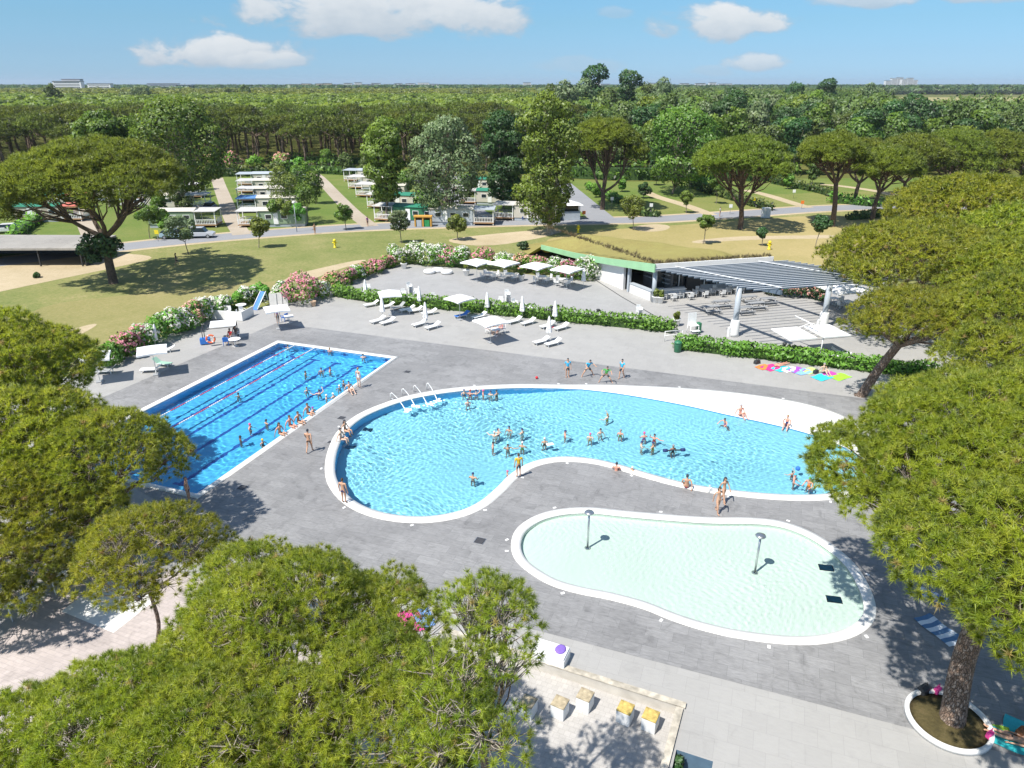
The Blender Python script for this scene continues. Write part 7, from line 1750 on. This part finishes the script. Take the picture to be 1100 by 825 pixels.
# --- in the water: u,v is where the chest leaves the water; feet stand on the pool floor
def wade(label, u, v, zf, pose='wade', s=1.0, **k):
    p = G(u, v, 0.0); t = person(label, p, pose, z=zf, s=s * 0.93, **k)
    for o in KIDS[t.name]: o.cycles.is_caustics_receiver = True
LF = -1.56
LPP = [('pale swimmer resting at the far wall near the lap pool corner', 309, 372.5, 'wade', 0, 'none', 'short', 'brown', 180), ('swimmer holding the middle of the far wall of the lap pool', 354, 376.5, 'cross', 3, 'none', 'short', 'fair', 180), ('swimmer holding the far wall right of the middle of the lap pool', 390, 383.5, 'cross', 0, 'none', 'short', 'dark', 180),
       ('dark haired swimmer in the upper middle of the lap pool', 328, 401, 'wade', 1, 'brief', 'short', 'dark', 90), ('small swimmer with only the head above water in the lap pool', 345, 398, 'wade', 1, 'none', 'cap', 'navy', 10), ('pink shouldered swimmer right of the small one in the lap pool', 354.5, 398, 'wade', 3, 'none', 'short', 'brown', 90), ('tanned swimmer in the right part of the lap pool near the edge pair', 369, 411.5, 'cross', 1, 'suit', 'short', 'fair', 160),
       ('standing swimmer in the middle of the lap pool', 329.5, 419, 'wade', 0, 'brief', 'short', 'dark', 40), ('swimmer with raised arm, middle right of the lap pool', 343, 422.5, 'arms_up', 0, 'suit', 'short', 'brown', 200), ('swimmer close to the edge pair in the lap pool', 364.5, 416, 'wade', 0, 'brief', 'cap', 'white', 30), ('pale swimmer near the right edge of the lap pool', 350.5, 427, 'wade', 0, 'brief', 'cap', 'white', 100), ('white capped swimmer nearest the right edge of the lap pool', 358, 426, 'wade', 0, 'none', 'cap', 'white', 240),
       ('swimmer alone in the left part of the lap pool between the lane lines', 256, 424.5, 'wade', 1, 'brief', 'short', 'dark', 200), ('tanned swimmer in the lower part of the lap pool, right one', 286, 454, 'wade', 1, 'brief', 'short', 'dark', 140), ('pink capped swimmer in the lower part of the lap pool', 268.5, 459, 'wade', 3, 'brief', 'cap', 'pink', 90), ('dark haired swimmer lowest left in the lap pool', 258, 471, 'wade', 2, 'brief', 'short', 'dark', 120), ('yellow capped swimmer near the right edge of the lap pool', 282, 475, 'wade', 1, 'none', 'cap', 'yellow', 60), ('purple capped child at the right edge of the lap pool', 336, 441, 'wade', 0, 'suit', 'cap', 'purple', 60)]
for i, (lab, u, v, ps, sk, of, hr, hc, rz) in enumerate(LPP):
    wade(lab, u, v, LF + 0.18 + 0.05 * (i % 3), ps, 1.0, skin=sk, outfit=of, hair=hr, hcol=hc, rz=rz, col=('navy', 'black', 'red', 'blue')[i % 4], fem=i % 3 == 1)
ed = math.degrees(math.atan2(uy.y, uy.x))
for lab, u, v, sk, of, cl, hr, hc in [('tanned person sitting on the lap pool edge, leftmost of the three sitters', 301, 467.5, 1, 'brief', 'red', 'long', 'brown'), ('sunburnt person sitting on the lap pool edge, middle of the three sitters', 312, 459.5, 3, 'brief', 'orange', 'short', 'brown'), ('person sitting on the lap pool edge, rightmost of the three sitters', 321, 455, 1, 'suit', 'black', 'short', 'dark'), ('person in red trunks sitting on the lap pool edge above the three sitters', 331, 446, 1, 'trunks', 'red', 'short', 'brown')]:
    p = G(u, v); person(lab, p, 'sit_edge', hair=hr, hcol=hc, skin=sk, outfit=of, col=cl, rz=ed - 180 + 0, z=0.06)
person('blue capped person crouching forward on the lap pool edge', G(375.5, 421.5), 'sit', hair='cap', hcol='navy', skin=0, outfit='brief', col='red', rz=40, z=0.06)
person('pale person standing on the lap pool edge near its right corner', G(386, 417), 'stand', hair='short', hcol='fair', skin=0, outfit='suit', col='white', fem=True, rz=150, z=0.06)
person('tanned person in dark trunks walking between the two big pools', G(333, 486), 'walk', hair='short', hcol='dark', skin=1, outfit='trunks', col='black', rz=170)
person('person standing in the tree shade at the near corner of the lap pool', G(204, 540), 'stand', hair='short', hcol='dark', skin=1, outfit='trunks', col='dark', rz=100)
# --- big pool
person('left one of the pair sitting on the big pool edge', G(366.5, 473.5), 'sit_edge', hair='short', hcol='dark', skin=0, outfit='brief', col='black', rz=80, z=0.06)
person('right one of the pair sitting on the big pool edge', G(371, 464.5), 'sit_edge', hair='long', hcol='dark', skin=1, outfit='suit', col='black', fem=True, rz=70, z=0.06)
person('boy in dark blue shorts standing on the big pool edge at the left', G(370, 541), 'stand', hair='short', hcol='brown', skin=1, outfit='trunks', col='navy', rz=160, s=0.95, z=0.06)
MPP = [('navy capped swimmer at the left end of the line by the far edge', 498.5, 422.5, 0, 'navy', 'suit', 'navy'), ('red capped swimmer second in the line by the far edge', 505, 423, 3, 'red', 'suit', 'red'), ('dark capped swimmer third in the line by the far edge', 511.5, 423, 0, 'navy', 'suit', 'blue'), ('pale pink capped swimmer fourth in the line by the far edge', 519, 423, 3, 'pink', 'suit', 'orange'), ('navy capped swimmer fifth in the line by the far edge', 527, 424, 0, 'navy', 'suit', 'teal'), ('dark capped swimmer at the right end of the line by the far edge', 533.5, 423.5, 1, 'dark', 'suit', 'black'),
       ('navy capped swimmer alone just below the line by the far edge', 502.5, 433, 0, 'navy', 'suit', 'purple'), ('white and blue capped swimmer in the left cluster of the big pool', 531, 468, 0, 'white', 'suit', 'white'), ('swimmer in a dark swimsuit right behind the left cluster of the big pool', 535, 465, 0, 'navy', 'suit', 'navy'), ('sunburnt swimmer at the front of the left cluster of the big pool', 529.5, 479.5, 3, 'dark', 'brief', 'grey'), ('blue capped swimmer topmost of the middle cluster of the big pool', 547, 462.5, 1, 'navy', 'suit', 'white'), ('navy capped swimmer in white right of the topmost one', 561, 465, 0, 'navy', 'suit', 'white'), ('dark haired swimmer with bare back in the middle of the big pool', 545.5, 482, 1, 'dark', 'trunks', 'grey'), ('white capped swimmer in the middle of the big pool', 561, 479.5, 1, 'white', 'suit', 'green'), ('white capped bald swimmer holding a white float in the big pool', 585, 475, 1, 'white', 'suit', 'black'),
       ('broad sunburnt swimmer with navy cap and black trunks in the big pool', 607, 467, 3, 'navy', 'trunks', 'black'), ('pink capped swimmer in the middle right of the big pool', 634, 470, 0, 'pink', 'suit', 'yellow'), ('fair swimmer with yellow swimsuit highest in the big pool centre', 652.5, 449, 0, 'fair', 'suit', 'yellow'), ('dark capped pale swimmer below the highest one in the big pool', 645, 465, 0, 'dark', 'suit', 'white'), ('tanned swimmer right of the dark capped pale one', 666.5, 466, 3, 'grey', 'suit', 'green'), ('pink shouldered swimmer at the back left of the right foursome', 692, 469, 3, 'pink', 'suit', 'purple'), ('pale swimmer at the front left of the right foursome', 689, 479, 0, 'navy', 'suit', 'white'), ('sunburnt swimmer at the back right of the right foursome', 703, 471, 3, 'dark', 'suit', 'red'), ('swimmer in bright yellow at the front right of the right foursome', 701.5, 480, 1, 'navy', 'suit', 'yellow'), ('dark swimmer holding a black foam bar in the big pool', 723, 482.5, 2, 'grey', 'suit', 'dark'), ('swimmer alone near the curved lower left edge of the big pool', 508, 513, 1, 'navy', 'trunks', 'navy')]
for i, (lab, u, v, sk, hc, of, cl) in enumerate(MPP):
    hr = 'cap' if hc in CL else 'short'
    wade(lab, u, v, -1.24, ('wade', 'cross', 'arms_up', 'wade', 'stand')[i % 5], 1.0, skin=sk, outfit=of, col=cl, hair=hr, hcol=hc, rz=(20, 160, 190, 90, 340, 230)[i % 6], fem=of == 'suit')
wade('child in pink swimming near the curved edge of the big pool', 545, 509, -0.95, 'wade', 0.75, skin=1, outfit='suit', col='pink', hair='cap', hcol='pink', rz=100, fem=True)
person('person in a yellow shirt standing on the curved inner edge of the big pool', G(557, 513), 'stand', hair='short', hcol='brown', skin=1, outfit='shirt', col='yellow', rz=200, s=0.95, z=0.06)
wade('dark haired swimmer resting at the near edge, left one', 662, 505.5, -1.0, 'cross', skin=3, outfit='brief', col='black', hair='short', hcol='dark', rz=160)
wade('capped child at the near edge right of the resting swimmer', 679, 506, -0.95, 'wade', 0.8, skin=1, outfit='suit', col='white', hair='cap', hcol='white', rz=120)
person('dark haired person in red trunks sitting on the near edge of the big pool', G(737, 525), 'sit_edge', hair='short', hcol='dark', skin=1, outfit='brief', col='red', rz=170, z=0.06)
person('person in a yellow bikini walking behind another at the near edge', G(776, 540), 'walk', hair='long', hcol='dark', skin=1, outfit='brief', col='yellow', fem=True, rz=30)
person('person in a pale bikini walking away from the kids pool edge', G(770, 551), 'walk', hair='long', hcol='brown', skin=1, outfit='brief', col='white', fem=True, rz=20)
person('sunburnt bather sitting in the shallow water at the white beach', G(795, 445.5), 'sit', hair='short', hcol='grey', skin=3, outfit='brief', col='red', rz=20, z=-0.08)
wade('swimmer in pink and purple leaning forward near the white beach', 779, 456, -0.75, 'lunge', 0.95, skin=3, outfit='suit', col='purple', hair='short', hcol='dark', rz=300, fem=True)
person('bather in a navy swimsuit sitting at the edge of the white beach', G(845, 457), 'sit', hair='short', hcol='fair', skin=3, outfit='suit', col='navy', fem=True, rz=330, z=-0.09)
wade('sunburnt swimmer at the right end of the big pool', 853, 517, -1.05, 'wade', skin=3, outfit='brief', col='red', hair='cap', hcol='aqua', rz=60)
wade('green capped swimmer in orange half hidden by the right pine', 869, 521, -1.05, 'wade', skin=3, outfit='suit', col='orange', hair='cap', hcol='green', rz=300)
wade('small child with a ball at the right end of the big pool', 851, 509, -0.9, 'arms_up', 0.7, skin=1, outfit='suit', col='red', hair='short', hcol='dark', rz=200)
# floats
p = G(723, 481); t = thing('foam_bar', 'black foam exercise bar held across the water by the dark swimmer', 'foam bar', (p.x, p.y - 0.35, 0.0), R(5)); m_ = MB(); m_.tube([(-0.65, 0, -0.02), (0, 0.02, 0.02), (0.65, 0, -0.02)], 0.05, 8); m_.build('bar', CL['dark'], t)
for x in (-0.6, 0.6): m_ = MB(); m_.tube([(x - .14, 0, 0.0), (x + .14, 0, 0.0)], 0.12, 10); m_.build('float', CL['navy'], t)
p = G(589, 475); t = thing('swim_float', 'white swim float held by the bald swimmer', 'float', (p.x + 0.1, p.y - 0.3, 0.0), R(20)); m_ = MB(); m_.box((0, 0, 0.0), (0.5, 0.32, 0.06)); m_.build('board', M_white, t, 0.02)
p = G(857, 504); t = thing('beach_ball', 'small blue ball floating at the right end of the big pool', 'ball', (p.x, p.y, 0.05)); m_ = MB(); m_.blob((0, 0, 0), (0.15, 0.15, 0.15), 14, 10); m_.build('ball', CL['blue'], t)
# --- deck
for lab, u, v, ps, cl, rz, sk in [('instructor in a blue shirt standing still, leftmost of the four', 609.5, 405.5, 'stand', 'aqua', 10, 1), ('instructor in a blue shirt stepping wide, second of the four', 631, 404, 'lunge', 'aqua', 20, 1), ('instructor in a green and orange top bending deeply, third of the four', 650.5, 411, 'lunge', 'green', 350, 1), ('instructor in a blue shirt lunging at the right end of the four', 667.5, 406.5, 'walk', 'aqua', 320, 1)]:
    person(lab, G(u, v), ps, outfit='shirt', col=cl, hair='short', hcol='dark', skin=sk, rz=rz)
p = G(576.5, 407); t = thing('beach_ball', 'small red ball lying on the slate near the instructors', 'ball', (p.x, p.y, 0.12)); m_ = MB(); m_.blob((0, 0, 0), (0.12, 0.12, 0.12), 14, 10); m_.build('ball', CL['red'], t)
person('dark dressed person walking on the lawn beside the pine shadow', G(190.5, 285.5), 'walk', outfit='shirt', col='black', hair='long', hcol='dark', skin=1, rz=120, fem=True)
person('person in white and black standing by the road near the kiosk hedge', G(773, 232.5), 'stand', outfit='shirt', col='white', hair='short', hcol='dark', skin=1, rz=60)
person('tanned person standing on the lawn right of the porch row', G(338.5, 251.5), 'stand', outfit='trunks', col='orange', hair='short', hcol='brown', skin=1, rz=60)
person('person standing at the end of the second driveway', G(395, 243), 'stand', outfit='shirt', col='purple', hair='short', hcol='dark', skin=1, rz=60)
for lab, u, v, cl, rz, sk in [('person in red sitting left in the group under the big deck parasol', 525, 358.5, 'red', 60, 1), ('person in black sitting in the middle of the group under the big deck parasol', 532, 355.5, 'black', 340, 1), ('person in brown swimwear sitting right in the group under the big deck parasol', 539.5, 358, 'purple', 290, 3)]:
    b = G(u, v); put(chair0, b.x, b.y, rz, 'white chair ' + lab.replace('person in', 'under the person in').split(' sitting')[0] + ' below the deck parasol', None); person(lab, b, 'chair', outfit='suit', col=cl, hair='short', hcol='dark', skin=sk, rz=rz, z=0.02)
b = G(532, 361); put(table0, b.x, b.y, 30, 'small table in the seated group under the big deck parasol', None)
for lab, u, v, cl, rz, sk, zz in [('person sitting in the lifeguard shade, left one', 248.5, 367, 'red', 330, 2, 0.02), ('person sitting in the lifeguard shade beside the round table', 254, 363, 'dark', 340, 2, 0.02)]:
    b = G(u, v); put(chair0, b.x, b.y, rz, 'white chair under the ' + lab.replace('person sitting', 'seated person').split(',')[0].split(' beside')[0] + (' left' if 'left' in lab else ' at the table'), None); person(lab, b, 'chair', outfit='shirt', col=cl, hair='short', hcol='dark', skin=sk, rz=rz, z=zz)
person('person in purple standing under the flat parasol by the lap pool corner', G(299, 347), 'stand', outfit='shirt', col='purple', hair='short', hcol='dark', skin=2, rz=40, s=0.95)
person('person lying on the towels behind the turquoise one', G(838.5, 393), 'lie', outfit='brief', col='navy', hair='short', hcol='fair', skin=3, rz=-60, z=0.01)
person('sunburnt sunbather sitting on a cyan towel by the hedge', G(884, 401), 'sit', outfit='brief', col='navy', hair='short', hcol='grey', skin=0, rz=20, z=0.03)
person('person lying in the pine shade on the teal towel at the right picture edge', G(1087, 796), 'lie', outfit='brief', col='black', hair='short', hcol='brown', skin=1, rz=60, z=0.04)
# ================================================================ AIR
m, nt, b = new_mat('haze'); nt.nodes.remove(b)
pv = N(nt, 'ShaderNodeVolumePrincipled'); pv.inputs['Color'].default_value = (0.80, 0.88, 1.0, 1); pv.inputs['Density'].default_value = 0.00007; pv.inputs['Anisotropy'].default_value = 0.2
nt.links.new(pv.outputs[0], nt.nodes['Material Output'].inputs['Volume'])
hz = MB().box((0, 0, 28), (19000, 19000, 64)).build('haze', m); tag(hz, 'thin haze over the plain', 'haze', kind='stuff')
# ================================================================ LIGHT, SKY, CAMERA
W = bpy.data.worlds.new('World'); bpy.context.scene.world = W; W.use_nodes = True
nt = W.node_tree; L = nt.links
bg = nt.nodes['Background']
sky = N(nt, 'ShaderNodeTexSky', sky_type='NISHITA', sun_disc=False)
sky.sun_elevation = SUN_EL
sky.sun_rotation = math.pi + (math.pi / 2 - SUN_AZ)     # the sun stands behind the camera's left shoulder
sky.altitude = 0; sky.air_density = 1.0; sky.dust_density = 0.2; sky.ozone_density = 1.0
bg.inputs['Strength'].default_value = 0.07
tc = N(nt, 'ShaderNodeTexCoord')
sx = N(nt, 'ShaderNodeSeparateXYZ'); L.new(tc.outputs['Generated'], sx.inputs[0])
def M(op, a, b=None, c=None):
    n = N(nt, 'ShaderNodeMath', operation=op)
    for i, q in enumerate((a, b, c)):
        if q is None: continue
        if isinstance(q, (int, float)): n.inputs[i].default_value = q
        else: L.new(q, n.inputs[i])
    return n.outputs[0]
# clear Mediterranean blue: low sky cooled, unseen high sky brightened as added fill light
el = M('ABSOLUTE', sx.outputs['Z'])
skyf = ramp(nt, el, [(0.0, (0.40, 0.71, 1.38)), (0.035, (0.42, 0.68, 1.14)), (0.07, (0.46, 0.73, 1.03)), (0.14, (0.56, 0.90, 1.10)), (0.45, (1.55, 1.5, 1.42))])
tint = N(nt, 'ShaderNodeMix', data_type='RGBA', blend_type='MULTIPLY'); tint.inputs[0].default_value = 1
L.new(sky.outputs[0], tint.inputs[6]); L.new(skyf.outputs[0], tint.inputs[7])
# fair weather clouds low over the horizon
yy = M('MAXIMUM', sx.outputs['Y'], 0.05)
cu = M('DIVIDE', sx.outputs['X'], yy); cv = M('DIVIDE', sx.outputs['Z'], yy)
cb = N(nt, 'ShaderNodeCombineXYZ'); L.new(cu, cb.inputs[0]); L.new(M('MULTIPLY', cv, 1.9), cb.inputs[1])
n1 = N(nt, 'ShaderNodeTexNoise', i_Scale=13.0, i_Detail=9.0, i_Roughness=0.58, i_Distortion=0.25); L.new(cb.outputs[0], n1.inputs['Vector'])
n2 = N(nt, 'ShaderNodeTexNoise', i_Scale=34.0, i_Detail=6.0, i_Roughness=0.6); L.new(cb.outputs[0], n2.inputs['Vector'])
nn = M('SUBTRACT', n1.outputs[0], 0.5)
def pcoord(u, v):
    x = (u - 550) / FPX; y = (412.5 - v) / FPX; d = CP + y * SP
    return x / d, (-SP + y * CP) / d
dens = None; shade = None
for u, v, ru, rv, k in ((410, 12, 190, 46, 1.0), (500, 18, 90, 36, 1.0), (235, 57, 104, 24, 1.0), (285, 66, 60, 14, 0.8), (782, 27, 84, 27, 1.0), (812, 69, 40, 14, 0.8), (625, 71, 66, 13, 0.30), (662, 14, 24, 9, 0.35), (920, 0, 66, 14, 0.8), (1065, -4, 55, 12, 0.8), (765, 77, 30, 8, 0.3)):
    c0, c1 = pcoord(u, v); r0, _ = pcoord(u + ru, v); _, r1 = pcoord(u, v - rv); r0 -= c0; r1 -= c1
    a = M('DIVIDE', M('SUBTRACT', cu, c0), r0); b = M('DIVIDE', M('SUBTRACT', cv, c1), r1)
    blow = M('MULTIPLY', M('MINIMUM', b, 0.0), 1.35)
    b2 = M('ADD', M('MAXIMUM', b, 0.0), blow)
    e = M('SUBTRACT', 1.0, M('ADD', M('MULTIPLY', a, a), M('MULTIPLY', b2, b2)))
    d = M('ADD', e, M('MULTIPLY', nn, 3.4))
    mr = N(nt, 'ShaderNodeMapRange', interpolation_type='SMOOTHSTEP'); mr.inputs[1].default_value = 0.05; mr.inputs[2].default_value = 0.75; mr.inputs[4].default_value = k
    L.new(d, mr.inputs[0]); dd = mr.outputs[0]
    sh = M('MULTIPLY', dd, M('ADD', M('MULTIPLY', b, 0.5), 0.5))
    dens = dd if dens is None else M('MAXIMUM', dens, dd)
    shade = sh if shade is None else M('MAXIMUM', shade, sh)
dens = M('MULTIPLY', dens, M('GREATER_THAN', sx.outputs['Y'], 0.05))
cl = ramp(nt, M('ADD', shade, M('MULTIPLY', M('SUBTRACT', n2.outputs[0], 0.5), 0.5)), [(0.15, (4.3, 4.9, 5.6)), (0.6, (6.6, 6.8, 7.0)), (0.95, (7.6, 7.6, 7.6))])
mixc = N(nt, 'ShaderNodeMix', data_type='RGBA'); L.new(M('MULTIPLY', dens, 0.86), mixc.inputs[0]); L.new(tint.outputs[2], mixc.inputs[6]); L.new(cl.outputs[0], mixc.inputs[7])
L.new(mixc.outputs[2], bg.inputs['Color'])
sun = bpy.data.lights.new('sun', 'SUN'); so = bpy.data.objects.new('sun', sun); C.objects.link(so)
sun.energy = 4.3; sun.angle = R(0.53); sun.color = (1.0, 0.955, 0.88)
d = Vector((math.cos(SUN_AZ) * math.cos(SUN_EL), math.sin(SUN_AZ) * math.cos(SUN_EL), -math.sin(SUN_EL)))
so.rotation_euler = d.to_track_quat('-Z', 'Y').to_euler(); so.location = (0, 0, 60)
sun.cycles.is_caustics_light = True
cam = bpy.data.cameras.new('camera'); co = bpy.data.objects.new('camera', cam); C.objects.link(co)
cam.sensor_fit = 'HORIZONTAL'; cam.sensor_width = 36.0; cam.lens = 36.0 * FPX / 1100
cam.clip_start = 0.5; cam.clip_end = 30000
co.location = (0, 0, H); co.rotation_euler = (math.pi / 2 - PITCH, 0, 0)
sc = bpy.context.scene; sc.camera = co
sc.view_settings.view_transform = 'Standard'; sc.view_settings.look = 'None'; sc.view_settings.gamma = 1.0
sc.view_settings.use_curve_mapping = False
sc.view_settings.exposure = 0.75
sc.cycles.max_bounces = 8; sc.cycles.diffuse_bounces = 3; sc.cycles.glossy_bounces = 3; sc.cycles.transmission_bounces = 6; sc.cycles.transparent_max_bounces = 8
sc.cycles.caustics_reflective = False
